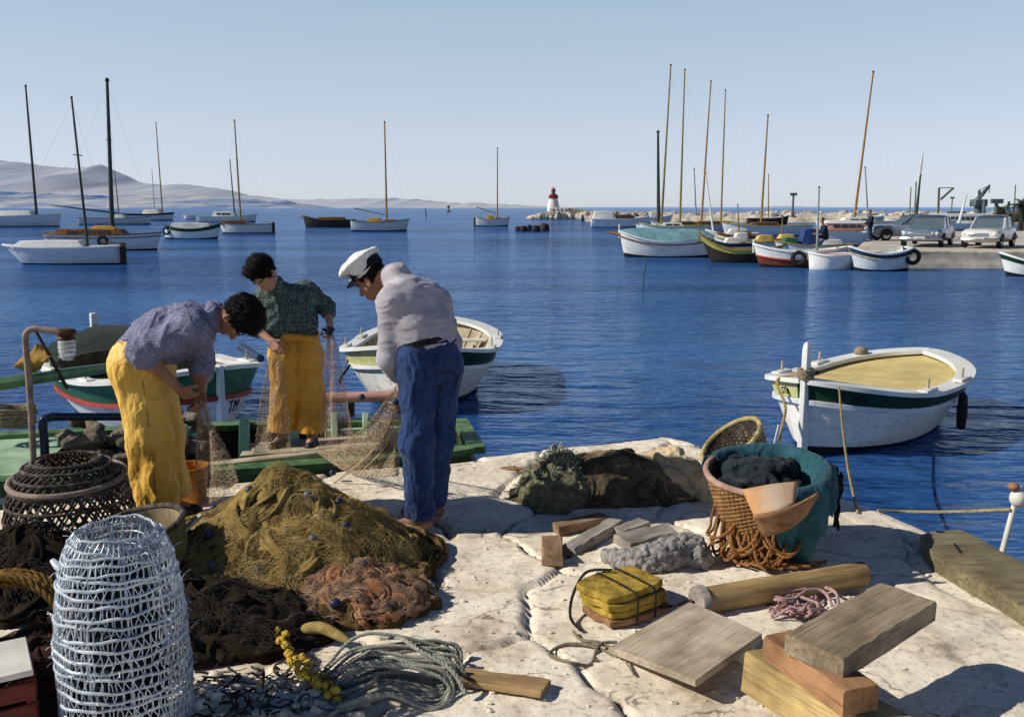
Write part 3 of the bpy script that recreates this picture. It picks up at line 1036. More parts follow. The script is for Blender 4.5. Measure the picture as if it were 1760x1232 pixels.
# ---- middle ------------------------------------------------------------------
cruise_boat('wooden_fishing_boat', 'dark brown low boat with white bow tip beside the white yacht', 'fishing boat', 521, 610, 391, PI, D=.95, hull=M_HULLB, strake=M_HULLB, gun=M_DARKIN, top='open',
            tr=.3, bow=.6, stern=.1, deck=M_DARKIN, cabin=[(-.7, .5, .4, -.05, .5, M_VARN, 0)], sprit=.5, boot=M_HULLB)
b_, h_ = cruise_boat('anchored_yacht', 'white yacht with tall orange mast, boom to the left and yellow cover amidships', 'sailboat', 604, 704, 397, 0, D=1.0, hull=M_LIGHTGREY, gun=M_GREEN2,
            tr=.5, bow=.35, stern=.2, cabin=[(-.45, .1, .45, 0, .5, M_YELC, 0), (.1, .7, .4, 0, .3, M_VARN, 0)], mast=(.22, 661, 210, .10, M_SPRUCE), boom=(3.6, .75, M_OLIVE, None))
cruise_boat('small_yacht', 'small white yacht with slim orange mast left of the lighthouse', 'sailboat', 818, 877, 389, 0, D=.95, hull=M_LIGHTGREY, gun=M_YGREEN,
            tr=.4, bow=.4, stern=.25, cabin=[(-.4, .1, .5, 0, .6, M_YELC, 0), (.1, .6, .4, 0, .3, M_VARN, 0)], mast=(.25, 855, 255, .09, M_SPRUCE), boom=(2.9, .9, M_OLIVE, None), rudder=True)
cruise_boat('white_motor_launch', 'gleaming white motor launch with dark gear amidships, right of the lighthouse', 'motorboat', 1016, 1116, 391, 0, D=1.1, hull=M_LIGHTGREY,
            tr=.6, bow=.4, cabin=[(-.95, -.2, .7, 0, 1.1, WHITE, 0), (-.15, .5, .6, 0, .6, M_DARKIN, 0)])
cruise_boat('grey_tender', 'grey low boat with small pale deckhouse behind the tall masts', 'motorboat', 1094, 1156, 384, 0, D=1.0, hull=M_HULLG, tr=.5, bow=.5, cabin=[(-.3, .3, .5, 0, .7, M_CANVASW, 0)])
# mooring floats
for i, (px, r, wl) in enumerate(((891, .38, 397), (900, .45, 397.5), (909, .5, 397), (921, .5, 398), (935, .62, 397))):
    p = at(px, wl, WZ)
    mb = MB(); mb.lathe([(.01, -.3), (r * .8, -.28), (r, 0), (r * .98, r * .8), (r * .7, r * 1.25), (.01, r * 1.4)], 14, Matrix.Translation(p))
    o = mb.build('mooring_float', [M_RUBBER, M_RUBBER, M_NAVY, M_RUBBER, M_DARKIN][i])
    tag(o, ['dark mooring float, leftmost of the row in mid water', 'dark mooring float, second from the left in the row', 'navy mooring float, middle of the dark row', 'dark mooring float, fourth from the left in the row',
            'brown mooring float, rightmost and largest of the row'][i], 'float', 'dark mooring floats in mid water')
p = at(733, 373, WZ)
tag(MB().tube([p + Vector((0, 0, -1)), p + Vector((-.15, 0, 1.3)), p + Vector((-.25, 0, 2.3))], [.16, .14, .1], 8).build('channel_marker', M_DARKMAST), 'thin dark marker pole standing in the water before the coast', 'marker pole')
p = at(771, 364, WZ)
r_ = thing('marker_buoy', 'dark round topped buoy far out between two yachts', 'buoy', p)
MB().lathe([(.01, -.5), (1.3, -.4), (1.3, .4), (.3, .8), (.2, 2.2)], 14).build('buoy_body', M_DARKMAST, r_)
MB().sphere((0, 0, 2.8), .8, 12, 8).build('topmark', M_DARKMAST, r_)

# ---- right fleet ---------------------------------------------------------------
GR = 'boats moored along the right quay'
GY = 'tall masted yachts behind the right fishing boats'
cruise_boat('fishing_boat', 'white pointed fishing boat under a pale teal cover with orange bowsprit', 'fishing boat', 1063, 1226, 442, PI, D=.85, hull=M_HULLW, strake=WHITE, rail=M_VARN, top=M_TEALC,
            tr=0, bow=.55, stern=.3, post=.35, sprit=.65, group=GR, vs=.84)
cruise_boat('wooden_boat', 'black brown wooden boat with raked stem and yellowed rail', 'fishing boat', 1203, 1340, 451, PI - .25, D=.62, hull=M_HULLB, strake=M_YGREEN, gun=M_OLIVE, top='open', deck=M_OLIVE,
            tr=0, bow=.75, stern=.2, post=.25, group=GR, boot=M_HULLB, rake=.8)
cruise_boat('fishing_boat', 'white fishing boat with red brown bottom, tyre fender and thin grey mast', 'fishing boat', 1296, 1452, 459, PI - .15, D=.72, hull=M_HULLR, strake=WHITE, rail=M_RED, gun=WHITE, top='open', deck=M_HULLG,
            tr=0, bow=.3, stern=.2, post=.2, mast=(-.35, 1408, 322, .045, M_GREYMETAL), tyres=[(.08, 1)], group=GR, stays=False, vs=.62)
cruise_boat('moored_dinghy', 'short blunt white dinghy with faded pink deck, between the red and the grey boats', 'dinghy', 1388, 1456, 463, PI, D=.62, hull=WHITE, deck=M_PINKD, tr=.8, bow=.12, rake=.1, group=GR, boot=WHITE)
cruise_boat('rowing_boat', 'grey white rowing boat with navy rail moored at the quay wall by the cars', 'rowing boat', 1457, 1558, 465, PI, D=.72, hull=M_HULLG, strake=M_NAVY, gun=M_HULLG, top='open', deck=M_HULLG, rail=M_DECK,
            tr=.55, bow=.3, stern=.25, tyres=[(-.96, 1)], group=GR)
cruise_boat('moored_dinghy', 'white dinghy cut off by the right edge beneath the parked cars', 'dinghy', 1716, 1830, 474, PI, D=.55, hull=WHITE, strake=M_GREEN, top='open', deck=M_HULLG, tr=.5, group=GR)

yachts = [  # x0, x1, wl, mast along, masthead px, py, r, material, label
    (1098, 1215, 408, .35, 1153, 112, .085, M_OLIVE, 'yacht with the tallest olive mast, leftmost of the tall masts'),
    (1118, 1240, 404, .18, 1177, 120, .085, M_OLIVE, 'yacht with second tallest olive mast, second from the left'),
    (1150, 1290, 403, .22, 1222, 140, .085, M_SPRUCE, 'yacht with orange olive mast, third of the tall masts'),
    (1172, 1310, 402, .04, 1247, 155, .075, M_OLIVE, 'yacht with darker thin mast, fourth of the tall masts'),
    (1240, 1392, 406, .12, 1320, 199, .09, M_SPRUCE, 'yacht with single orange mast standing alone right of the four tall masts'),
]
for x0, x1, wl, tm, px, py, r, m, lb in yachts:
    cruise_boat('sailing_yacht', lb, 'sailboat', x0, x1, wl, PI, D=.95, hull=M_LIGHTGREY, gun=M_YGREEN, rail=None, deck=M_DECK, tr=.5, bow=.3,
                cabin=[(-.3, .4, .5, 0, .4, random.choice([WHITE, M_VARN, M_CREAM]), 2)], mast=(tm, px, py, r, m), group=GY)
cruise_boat('sailing_barge', 'stout boat with short thick dark mast in front of the olive masts', 'sailboat', 1092, 1180, 404, PI, D=.8, hull=M_HULLG, gun=M_OLIVE, tr=.4, bow=.3,
            cabin=[(-.5, .3, .6, 0, .35, M_DARKIN, 0)], mast=(.1, 1131, 227, .15, M_DARKMAST), group=GY, stays=False)
cruise_boat('spar_boat', 'low white boat carrying a slender white spar tilted to the left', 'sailboat', 1212, 1300, 420, PI, D=.75, hull=M_HULLW, gun=WHITE, tr=.4, bow=.3, cabin=[(-.6, .2, .5, 0, .45, WHITE, 0)],
            mast=(.7, 1213, 298, .06, WHITE), group=GR, stays=False)
cruise_boat('moored_yacht', 'large yacht with the tallest orange mast on the right and furled white sail', 'sailboat', 1400, 1545, 399, PI, D=1.1, hull=M_HULLW, gun=M_YGREEN, tr=.5, bow=.3,
            cabin=[(-.4, .4, .5, 0, .5, WHITE, 2)], mast=(.08, 1501, 124, .12, M_SPRUCE), boom=(3, .2, M_OLIVE, M_CANVASW), group=GY)
cruise_boat('motor_cruiser', 'white motor cruiser with orange red window band beside the quay', 'motorboat', 1395, 1512, 423, 0, D=1.1, hull=M_HULLW, gun=M_ORANGE, tr=.6, bow=.25, deck=WHITE,
            cabin=[(-.75, .72, .7, 0, .55, M_PINKD, 4), (-.7, .62, .66, .5, .2, WHITE, 0)], group=GR)
cruise_boat('distant_sailboat', 'far sailboat with grey mast behind the four tall masts', 'sailboat', 1170, 1222, 380, 0, D=1.0, hull=M_HULLG, tr=.5, mast=(0, 1193, 290, .14, M_GREYMETAL), B=3, stays=False)
cruise_boat('distant_sailboat', 'far boat with a pair of thin masts behind the orange yacht mast', 'sailboat', 1462, 1520, 384, 0, D=1.0, hull=M_HULLG, tr=.5, mast=(0, 1487, 288, .13, M_GREYMETAL), B=3, stays=False)
cruise_boat('distant_sailboat', 'far boat with pale thin mast right of the orange mast', 'sailboat', 1284, 1356, 386, 0, D=1.0, hull=M_HULLB, tr=.4, bow=.5, mast=(0, 1321, 300, .09, M_OLIVE), B=3, stays=False)
# lateen boat behind the cars
def local(root, p):
    return Matrix.Rotation(-root.rotation_euler.z, 4, 'Z') @ (Vector(p) - Vector(root.location))


lb_, _ = cruise_boat('lateen_boat', 'boat behind the cars with dark leaning mast tipped by a white furled spar', 'sailboat', 1520, 1640, 398, PI, D=1.2, hull=M_HULLW, tr=.3, mast=(.12, 1582, 302, .14, M_DARKMAST), stays=False, group=GR)
a = P(1580, 304, 98); bq = P(1587, 258, 98)
MB().tube([local(lb_, q) for q in (a, a.lerp(bq, .5), bq)], [.16, .13, .03], 8).build('furled_spar', M_CANVASW, lb_)
lb_, _ = cruise_boat('passenger_launch', 'long white passenger launch with a row of cabin windows behind the parked cars', 'ferry', 1555, 1712, 396, PI, D=.8, hull=M_HULLW, deck=WHITE, tr=.6, bow=.4,
            cabin=[(-.8, .75, .75, 0, 1.15, WHITE, 9), (-.3, .1, .4, 1.08, .3, M_DARKIN, 0)], draft=.4)
a = P(1648, 384, 106); bq = P(1662, 333, 106)
MB().tube([local(lb_, q) for q in (a, bq)], [.2, .06], 8).build('white_spar', M_CANVASW, lb_)

cruise_boat('flat_boat', 'low flat boat carrying a blue tarpaulin and pale nets behind the red brown boat', 'fishing boat', 1330, 1462, 441, PI, D=.62, hull=M_HULLG, gun=M_OLIVE, deck=M_DECK, tr=.4, bow=.25, group=GR,
            cabin=[(-.05, .35, .55, 0, .95, M_BLUEC, 0), (-.75, -.15, .5, 0, .35, M_CANVASW, 0), (.42, .85, .6, 0, .45, M_GREEN2, 0)])
cruise_boat('flat_boat', 'yellowish low boat heaped with gear behind the black brown boat', 'fishing boat', 1228, 1352, 433, PI, D=.6, hull=M_HULLW, gun=M_YGREEN, deck=M_OLIVE, tr=.3, bow=.3, group=GR,
            cabin=[(-.6, -.1, .5, 0, .45, M_CREAM, 0), (.1, .5, .5, 0, .6, M_CANVASW, 0)])

for x0, x1, wl, hm, gm, cm, mx, my, lb in ((1214, 1296, 437, M_HULLW, M_NAVY, M_CANVASW, None, 0, 'small white skiff with navy rail tucked behind the black brown boat'),
                                           (1306, 1388, 428, M_HULLW, M_RED, M_CREAM, 1345, 372, 'small white skiff with red rail and a stub of mast'),
                                           (1372, 1446, 422, M_HULLG, M_GREEN2, M_CANVASW, None, 0, 'small grey skiff with green rail close to the far quay'),
                                           (1232, 1316, 421, M_HULLW, M_VARN, M_VARN, 1268, 352, 'small white boat with varnished cabin and short mast')):
    cruise_boat('small_skiff', lb, 'boat', x0, x1, wl, PI, D=.6, hull=hm, gun=gm, strake=gm, deck=M_DECK, tr=.4, bow=.3, group=GR, cabin=[(-.4, .3, .5, 0, .4, cm, 0)], mast=(.1, mx, my, .05, M_OLIVE) if mx else None, stays=False, vs=.82)
# ================================================================= BREAKWATER, LIGHTHOUSE, FAR QUAY
M_ROCK = mat('breakwater_rock', (.68, .60, .50), (.42, .37, .31), 1.2, .95, .6, 9, .1, dirt=.4)
M_LHWALL = mat('lighthouse_white', (.80, .77, .72), (.64, .58, .52), .7, .9, .2, 8, dirt=.2)
M_LHRED = flat('lighthouse_red', (.28, .025, .02), .5)


def rock_mb(mb, c, r, seed):
    n, m = 9, 6
    rings = []
    for i in range(m + 1):
        t_ = PI * i / m
        ring = []
        for k in range(n):
            a_ = 2 * PI * k / n
            d = Vector((math.sin(t_) * math.cos(a_), math.sin(t_) * math.sin(a_), -math.cos(t_)))
            q = 1 + .35 * float(vnoise(d.x * 1.7 + seed, d.y * 1.7, d.z * 1.7))
            ring.append(Vector(c) + Vector((d.x * r[0], d.y * r[1], d.z * r[2])) * q)
        rings.append(ring)
    return mb.loft(rings, True, True)


p0, p1 = at(912, 376.5, WZ), at(1022, 376.5, WZ)
rr = random.Random(4)
mb = MB()
for i in range(150):
    q = rr.random()
    c = p0.lerp(p1, q) + Vector((0, rr.uniform(-1, 5), 0))
    hgt = .25 + 1.0 * min(1, q * 5) * rr.random()
    rock_mb(mb, (c.x, c.y, WZ + hgt * .5), (rr.uniform(.5, 1.1), rr.uniform(.5, 1.1), .35 + hgt * .6), i * 3.7)
tag(mb.build('rock_apron', M_ROCK, ang=25), 'pale boulders heaped around the foot of the lighthouse', 'rocks', kind='stuff')
YL = p0.y + 3.5
sc = YL / F_PX
lh = thing('lighthouse', 'small white lighthouse with red lantern gallery on the harbour mole', 'lighthouse', (P(951, 362, YL).x, YL, 0))
lx = 0; zt = lambda py: P(951, py, YL).z
MB().lathe([(11 * sc, -.3), (10.2 * sc, zt(356)), (7.3 * sc, zt(342)), (7.0 * sc, zt(341))], 20, cap=True).build('tower', M_LHWALL, lh)
g = MB().lathe([(8.3 * sc, zt(341)), (8.3 * sc, zt(339.6)), (6.2 * sc, zt(339.4)), (6.2 * sc, zt(334))], 20, cap=True).build('gallery', M_LHRED, lh)
rl = MB()
for k in range(12):
    a_ = 2 * PI * k / 12
    rl.tube([(7.9 * sc * math.cos(a_), 7.9 * sc * math.sin(a_), zt(340)), (7.9 * sc * math.cos(a_), 7.9 * sc * math.sin(a_), zt(336.4))], .05, 4)
for z_ in (336.4, 338):
    rl.tube([(7.9 * sc * math.cos(2 * PI * k / 20), 7.9 * sc * math.sin(2 * PI * k / 20), zt(z_)) for k in range(20)], .05, 4, closed=True)
rl.build('railing', M_LHRED, g)
MB().lathe([(3.6 * sc, zt(334)), (3.6 * sc, zt(327.5))], 12, cap=True).build('lantern', M_GLASSD, lh)
MB().lathe([(4.6 * sc, zt(328)), (3.6 * sc, zt(325.6)), (1.2 * sc, zt(323.5)), (.4 * sc, zt(320.5))], 12, cap=True).build('lantern_roof', M_LHRED, lh)
bs = MB().box((9 * sc, .4, (zt(357.5) - .4) / 2), (32 * sc, 4.4, zt(357.5) + .4)).build('keeper_house', M_LHWALL, lh, bevel=.05)
for k in range(4):
    MB().box(((0 + 7.0 * k) * sc, -1.81, zt(361)), (2.6 * sc, .06, 3.0 * sc)).build('window', M_GLASSD, bs)
    MB().box(((0 + 7.0 * k) * sc, -1.82, zt(362.9)), (3.2 * sc, .14, .5 * sc)).build('sill', M_LHWALL, bs)
wq = MB()
x0_, x1_ = P(974, 360, YL).x, P(1012, 360, YL).x
wq.loft([[Vector((x0_, YL - 1, -.9)), Vector((x0_, YL + 2, -.9)), Vector((x0_, YL + 2, zt(356.5))), Vector((x0_, YL - 1, zt(356.5)))],
         [Vector((x1_, YL - 1, -.9)), Vector((x1_, YL + 2, -.9)), Vector((x1_, YL + 2, zt(362))), Vector((x1_, YL - 1, zt(362)))]])
tag(wq.build('mole_wall', M_ROCK, bevel=.08), 'sloping pale stone wall running right from the lighthouse', 'stone wall')
# long breakwater
q0, q1 = at(1004, 381, WZ), at(1900, 384, WZ)
mb = MB(); n = 220
rows = []
for i in range(n + 1):
    c = q0.lerp(q1, i / n)
    top = P(1200, 367.5, c.y).z
    j = lambda s_: .22 * float(vnoise(i * .45, s_, 2.2))
    rows.append([Vector((c.x, c.y - 2 + j(1), WZ - .5)), Vector((c.x, c.y - 1 + j(2), WZ + .5 + j(3))), Vector((c.x, c.y + .4 + j(4), top - .55 + j(5))), Vector((c.x, c.y + 1.2, top - .1 + j(6) * 1.3)), Vector((c.x, c.y + 6, top + j(7) * 1.5)), Vector((c.x, c.y + 9, WZ - .5))])
mb.grid(rows, flip=False)
for i in range(150):
    q = rr.random(); c = q0.lerp(q1, q)
    rock_mb(mb, (c.x, c.y + rr.uniform(0, 5), P(1200, 368.5, c.y).z + rr.uniform(-.2, .15)), (rr.uniform(.3, .9), rr.uniform(.3, .8), rr.uniform(.3, .6)), i * 2.1)
tag(mb.build('breakwater', M_ROCK, ang=25), 'long pale stone breakwater with jagged boulders along its top', 'breakwater')

# far quay with the cars
A = at(1464, 431); B_ = at(1760, 432)
dq = (B_ - A).normalized(); nq = Vector((-dq.y, dq.x, 0))
if nq.y < 0: nq = -nq
M_QUAY = mat('quay_masonry', (.74, .66, .54), (.48, .41, .32), 1.6, .95, .5, 14, .03, dirt=.4)
M_TARMAC = mat('quay_paving', (.56, .51, .45), (.46, .42, .37), .8, .95, .3, 12, dirt=.2)
E = A + dq * 60; A2 = at(1484, 416); A3 = at(1566, 398); E3 = E + nq * 45; E2 = E + nq * 20


def quay_side(P0, P1, n, m):
    d = (P1 - P0).normalized(); q = Vector((-d.y, d.x, 0)); rows = []
    for i in range(n + 1):
        c = P0.lerp(P1, i / n); row = []
        for z_, o_ in ((-1.2, 0), (-.62, -.02), (-.5, 0), (-.3, .03), (-.12, .0), (-.03, .01), (0, .06), (.002, .5)):
            row.append(c + q * (o_ + .03 * float(vnoise(i * 1.3, z_ * 9, 5))) + Vector((0, 0, z_)))
        rows.append(row)
    return MB().grid(rows).build('quay_wall', m, ang=30)


tag(quay_side(A, E, 60, M_QUAY), 'rough stone quay wall below the parked cars', 'quay wall')
qs = quay_side(A2, A, 12, M_QUAY); tag(qs, 'short end face of the far quay beside the moored fishing boats', 'quay wall')
mb = MB(); mb.raw([Vector((p.x, p.y, -.004)) for p in (A + nq * .3 + dq * .3, E + nq * .3, E3, A3, A2 + dq * .2)], [(0, 1, 2, 3, 4)])
tag(mb.build('quay_pavement', M_TARMAC, origin=(A.x, A.y, 0)), kind='structure')

# ---- cars -------------------------------------------------------------------------
M_CHROME = flat('chrome', (.55, .56, .58), .2, .5, .9)
M_TYRE = M_RUBBER
M_CARGLASS = flat('car_glass', (.10, .14, .17), .06, .6)
M_LAMP = flat('headlamp_glass', (.75, .74, .68), .15, .5)


def carpaint(name, c):
    m = flat(name, c, .28, .5)
    m.node_tree.nodes['Principled BSDF'].inputs['Coat Weight'].default_value = .4
    return m


def saloon(label, loc, rotz, paint, roof, L=4.4, Wd=1.7, group='cars parked on the far quay', fins=0.0, lights=2):
    r = thing('parked_car', label, 'car', loc, rotz, group)
    hw = Wd / 2
    # lower body: sections along x (front +x)
    S_ = [(-.5, .62, .40, .78), (-.49, .86, .34, .92), (-.40, .95, .27, .93 + fins), (-.22, .98, .25, .90 + fins * .4), (.0, 1, .25, .88), (.18, 1, .25, .88), (.30, .98, .25, .88), (.42, .95, .27, .85), (.485, .90, .32, .80), (.5, .70, .40, .70)]
    rings = []
    for x, wf, z0, z1 in S_:
        w_ = hw * wf
        rings.append([Vector((x * L, s_ * y_, z_)) for s_, y_, z_ in ((1, w_ * .82, z0), (1, w_ * .98, z0 + .12), (1, w_, (z0 + z1) / 2 + .05), (1, w_ * .97, z1 - .08), (1, w_ * .86, z1), (1, w_ * .3, z1 + .03),
                                                                         (-1, w_ * .3, z1 + .03), (-1, w_ * .86, z1), (-1, w_ * .97, z1 - .08), (-1, w_, (z0 + z1) / 2 + .05), (-1, w_ * .98, z0 + .12), (-1, w_ * .82, z0))])
    MB().loft(rings).build('body', paint, r, ang=50)
    # greenhouse: glass block with roof and pillars
    zb, zt_ = .87, 1.45
    G0 = [(-.36, .80, zb), (-.27, .72, zt_ - .05), (.02, .72, zt_ - .05), (.17, .82, zb)]
    gl = MB()
    def gr(x, wf, z): return [Vector((x * L, hw * wf, z)), Vector((x * L, -hw * wf, z))]
    P8 = [gr(*g_) for g_ in G0]
    bl_, br_ = P8[0]; tl, tr_ = P8[1]; fl, fr_ = P8[2]; dl, dr_ = P8[3]
    gl.raw([bl_, br_, tl, tr_, fl, fr_, dl, dr_], [(0, 1, 3, 2), (2, 3, 5, 4), (4, 5, 7, 6), (0, 2, 4, 6), (1, 7, 5, 3)])
    gl.build('glasshouse', M_CARGLASS, r, ang=20)
    rf = MB()
    rings = []
    for x, wf, z in ((-.30, .66, zt_ - .07), (-.25, .73, zt_ - .01), (-.12, .75, zt_ + .03), (-.02, .74, zt_ + .01), (.035, .66, zt_ - .06)):
        w_ = hw * wf
        rings.append([Vector((x * L, w_, z - .05)), Vector((x * L, w_ * .95, z)), Vector((x * L, w_ * .5, z + .04)), Vector((x * L, -w_ * .5, z + .04)), Vector((x * L, -w_ * .95, z)), Vector((x * L, -w_, z - .05))])
    rf.loft(rings)
    ro = rf.build('roof', roof, r, ang=60)
    for s_ in (1, -1):
        for (xa, wa, za), (xb, wb, zb2) in ((G0[0], G0[1]), (G0[3], G0[2]), ((-.10, .81, zb), (-.11, .725, zt_ - .05))):
            MB().beam((xa * L, s_ * hw * wa, za), (xb * L, s_ * hw * wb, zb2), .05, .045).build('pillar', paint, r)
        MB().beam((-.44 * L, s_ * hw * .985, .72), (.44 * L, s_ * hw * .985, .70), .015, .03).build('side_trim', M_CHROME, r)
        MB().beam((-.02 * L, s_ * hw * 1.0, .80), (.02 * L, s_ * hw * 1.0, .80), .03, .03).build('door_handle', M_CHROME, r)
        for x in (-.31, .33):
            wh = MB(); M_ = Matrix.Translation((x * L, s_ * hw * .86, .32)) @ Matrix.Rotation(PI / 2, 4, 'X')
            wh.lathe([(.20, -.09), (.30, -.1), (.325, -.05), (.325, .05), (.30, .1), (.20, .09)], 20, M_)
            w_o = wh.build('wheel', M_TYRE, r)
            MB().lathe([(.01, -.085), (.10, -.10), (.20, -.085), (.21, 0), (.20, .085), (.10, .10), (.01, .085)], 20, M_).build('hubcap', M_CHROME, w_o)
            ar = [Vector((x * L + math.cos(a_) * .37, s_ * hw * 1.0, .34 + math.sin(a_) * .37)) for a_ in np.linspace(.05, PI - .05, 10)]
            ar2 = [Vector((p_.x, s_ * hw * .93, p_.z)) for p_ in ar]
            cen = Vector((x * L, s_ * hw * 1.002, .30))
            MB().raw([cen] + [p_ + Vector((0, s_ * .004, 0)) for p_ in ar], [(0, i, i + 1) for i in range(1, 10)]).build('wheel_arch', M_ANTI, r)
        for k in range(lights):
            MB().lathe([(.01, .05), (.075, .03), (.09, -.02)], 14, Matrix.Translation((.492 * L, s_ * (hw * .74 - k * .2), .66)) @ Matrix.Rotation(PI / 2, 4, 'Y')).build('headlight', M_LAMP, r)
        MB().box((-.497 * L, s_ * hw * .72, .68), (.06, .14, .12)).build('tail_light', M_RED, r, bevel=.02)
    MB().box((.497 * L, 0, .62), (.05, Wd * (.50 if lights == 2 else .62), .17)).build('grille', M_CHROME, r, bevel=.02)
    for k in range(5):
        pass
    for x, z_ in ((.53, .42), (-.52, .44)):
        MB().tube([(x * L * .955, hw * .98, z_), (x * L, hw * .8, z_), (x * L * 1.01, 0, z_), (x * L, -hw * .8, z_), (x * L * .955, -hw * .98, z_)], .075, 8).build('bumper', M_CHROME, r)
    MB().box((.545 * L, 0, .44), (.02, .5, .12)).build('number_plate', WHITE, r)
    return r


PW = carpaint('car_white', (.66, .64, .60)); PB = carpaint('car_blue_grey', (.13, .18, .27)); PG = carpaint('car_grey_blue', (.20, .25, .34)); PD = carpaint('car_roof_dark', (.05, .06, .09))
def car_at(px, py, Ydir, **k):
    pass
g_ = lambda px, py: at(px, py, .0)
saloon('white saloon with dark roof, parked rightmost on the quay', g_(1699, 424.5), math.radians(-128), PW, PD, 4.5, 1.74)
saloon('wide blue grey saloon with twin headlights, middle of the three cars', g_(1594, 422), math.radians(-122), PB, PD, 5.0, 1.95, fins=.04)
saloon('pale grey blue car seen side on, behind the wide saloon', g_(1560, 413), math.radians(178), PG, PD, 4.6, 1.7, lights=1)

# ---- small far things on the quay ------------------------------------------------------
M_CRANE = flat('crane_green_grey', (.10, .14, .14), .6)
M_LATT = flat('derrick_olive', (.20, .19, .12), .6)
def Q(px, py, Y): return P(px, py, Y)
YC = 120
c = thing('harbour_crane', 'dark slewing crane with raised jib at the right end of the harbour', 'crane', (Q(1681, 372, YC).x, YC, 0))
L_ = lambda px, py, dy=0: Q(px, py, YC + dy) - Vector(c['_loc'])
mb = MB().tube([L_(1681, 385), L_(1681, 352)], [.55, .45], 10); mb.build('pedestal', M_CRANE, c)
MB().box(L_(1682, 349), (1.6, 1.6, .9)).build('machine_house', M_CRANE, c, bevel=.1)
j = MB()
a0, a1 = L_(1678, 346), L_(1701, 319)
for dy in (-.35, .35):
    for dz in (-.22, .22):
        j.beam(a0 + Vector((0, dy, dz)), a1 + Vector((0, dy * .3, dz * .4)), .12, .12)
for k in range(9):
    p_, q_ = a0.lerp(a1, k / 9), a0.lerp(a1, (k + 1) / 9)
    s_ = 1 if k % 2 else -1
    j.beam(p_ + Vector((0, .3 * s_, .2)), q_ + Vector((0, -.3 * s_, -.2)), .08, .08)
j.build('jib', M_CRANE, c)
MB().beam(L_(1683, 346), L_(1683, 327), .25, .25).build('king_post', M_CRANE, c)
MB().tube([L_(1683, 327), a1], .05, 5).build('cable', M_CRANE, c)
MB().tube([a1, L_(1700, 332)], .05, 5).build('cable', M_CRANE, c)
c = thing('derrick', 'light olive derrick with horizontal stay and angled boom', 'crane', (Q(1613, 372, YC).x, YC, 0))
MB().beam(L_(1612, 382), L_(1614, 323), .22, .22).build('post', M_LATT, c)
MB().beam(L_(1617, 343), L_(1639, 323), .22, .22).build('boom', M_LATT, c)
MB().tube([L_(1614, 323), L_(1639, 323)], .06, 5).build('stay', M_LATT, c)
GP = 'poles standing along the far harbour'
for px, y0, y1, lb, r_ in ((1689, 345, 378, 'dark bollard post right of the crane', .25), (1710, 346, 378, 'dark twin topped post between crane and palm', .28), (1731, 346, 376, 'dark thin post left of the palm', .22),
                           (1742, 318, 384, 'olive tall thin mast pole beside the palm', .10), (1634, 340, 374, 'thin lamp pole behind the passenger launch', .1), (1563, 322, 376, 'faint thin pole left of the leaning dark mast', .1),
                           (1362, 334, 366, 'dark signal post standing on the breakwater', .22), (1572, 312, 374, 'slim olive pole beside the leaning dark mast', .12)):
    Yp = 160 if px == 1362 else 118
    o = thing('harbour_pole', lb, 'pole', P(px, y1, Yp), 0, GP)
    b0 = P(px, y1, Yp); tp = P(px + (px - 880) * .004, y0, Yp) - b0
    MB().tube([Vector((0, 0, -.6)), tp], [r_, r_ * .75], 8).build('shaft', M_CRANE if px in (1689, 1710, 1731, 1362) else M_LATT, o)
    if px in (1710, 1362, 1634): MB().box(tp, (r_ * 5, r_ * 2, r_ * 2)).build('crosshead', M_CRANE, o)
# palm
pr = thing('palm_tree', 'feathery dark palm cut by the right edge of the picture', 'palm tree', P(1752, 400, 105))
hp = P(1752, 353, 105).z - P(1752, 400, 105).z
M_LEAF = mat('palm_leaf', (.05, .075, .04), (.02, .035, .02), 3, .8, .2, 20)
MB().tube([(0, 0, -.5), (.1, 0, hp * .5), (0, 0, hp)], [.35, .28, .3], 9).build('trunk', M_DARKIN, pr)
mb = MB()
for k in range(42):
    a_ = rr.uniform(0, 2 * PI); el = rr.uniform(-.5, 1.2); Lf = rr.uniform(1.5, 2.3)
    pts = []
    for s_ in range(7):
        u = s_ / 6
        pts.append(Vector((math.cos(a_) * Lf * u * math.cos(el), math.sin(a_) * Lf * u * math.cos(el), hp + Lf * (u * math.sin(el) - .55 * u * u))))
    for s_ in range(6):
        d = (pts[s_ + 1] - pts[s_]); sd = Vector((-math.sin(a_), math.cos(a_), 0))
        for w_ in (1, -1):
            for q in (.2, .6):
                b0 = pts[s_] + d * q
                mb.raw([b0, b0 + d * .4, b0 + sd * w_ * .42 * (1 - s_ / 8) + d * .6 - Vector((0, 0, .18))], [(0, 1, 2)])
mb.build('crown', M_LEAF, pr, smooth=False)
# dark shrubs and hedge by the crane
for px, w_, py, lb in ((1720, 6, 362, 'round dark bush left of the palm'), (1722, 46, 376, 'low dark hedge along the far quay')):
    mb = MB(); c0 = P(px, py, 125); sc_ = 125 / F_PX
    for k in range(420):
        u = Vector((rr.gauss(0, 1), rr.gauss(0, 1), rr.gauss(0, 1))).normalized() * rr.random() ** .33
        p_ = c0 + Vector((u.x * w_ * sc_, u.y * 1.2, u.z * (6 if w_ < 20 else 3.5) * sc_))
        d1 = Vector((rr.uniform(-1, 1), rr.uniform(-1, 1), rr.uniform(-1, 1))) * .2; d2 = Vector((rr.uniform(-1, 1), rr.uniform(-1, 1), rr.uniform(-1, 1))) * .2
        mb.raw([p_, p_ + d1, p_ + d1 + d2, p_ + d2], [(0, 1, 2, 3)])
    tag(mb.build('harbour_bush', M_LEAF, smooth=False), lb, 'bush')
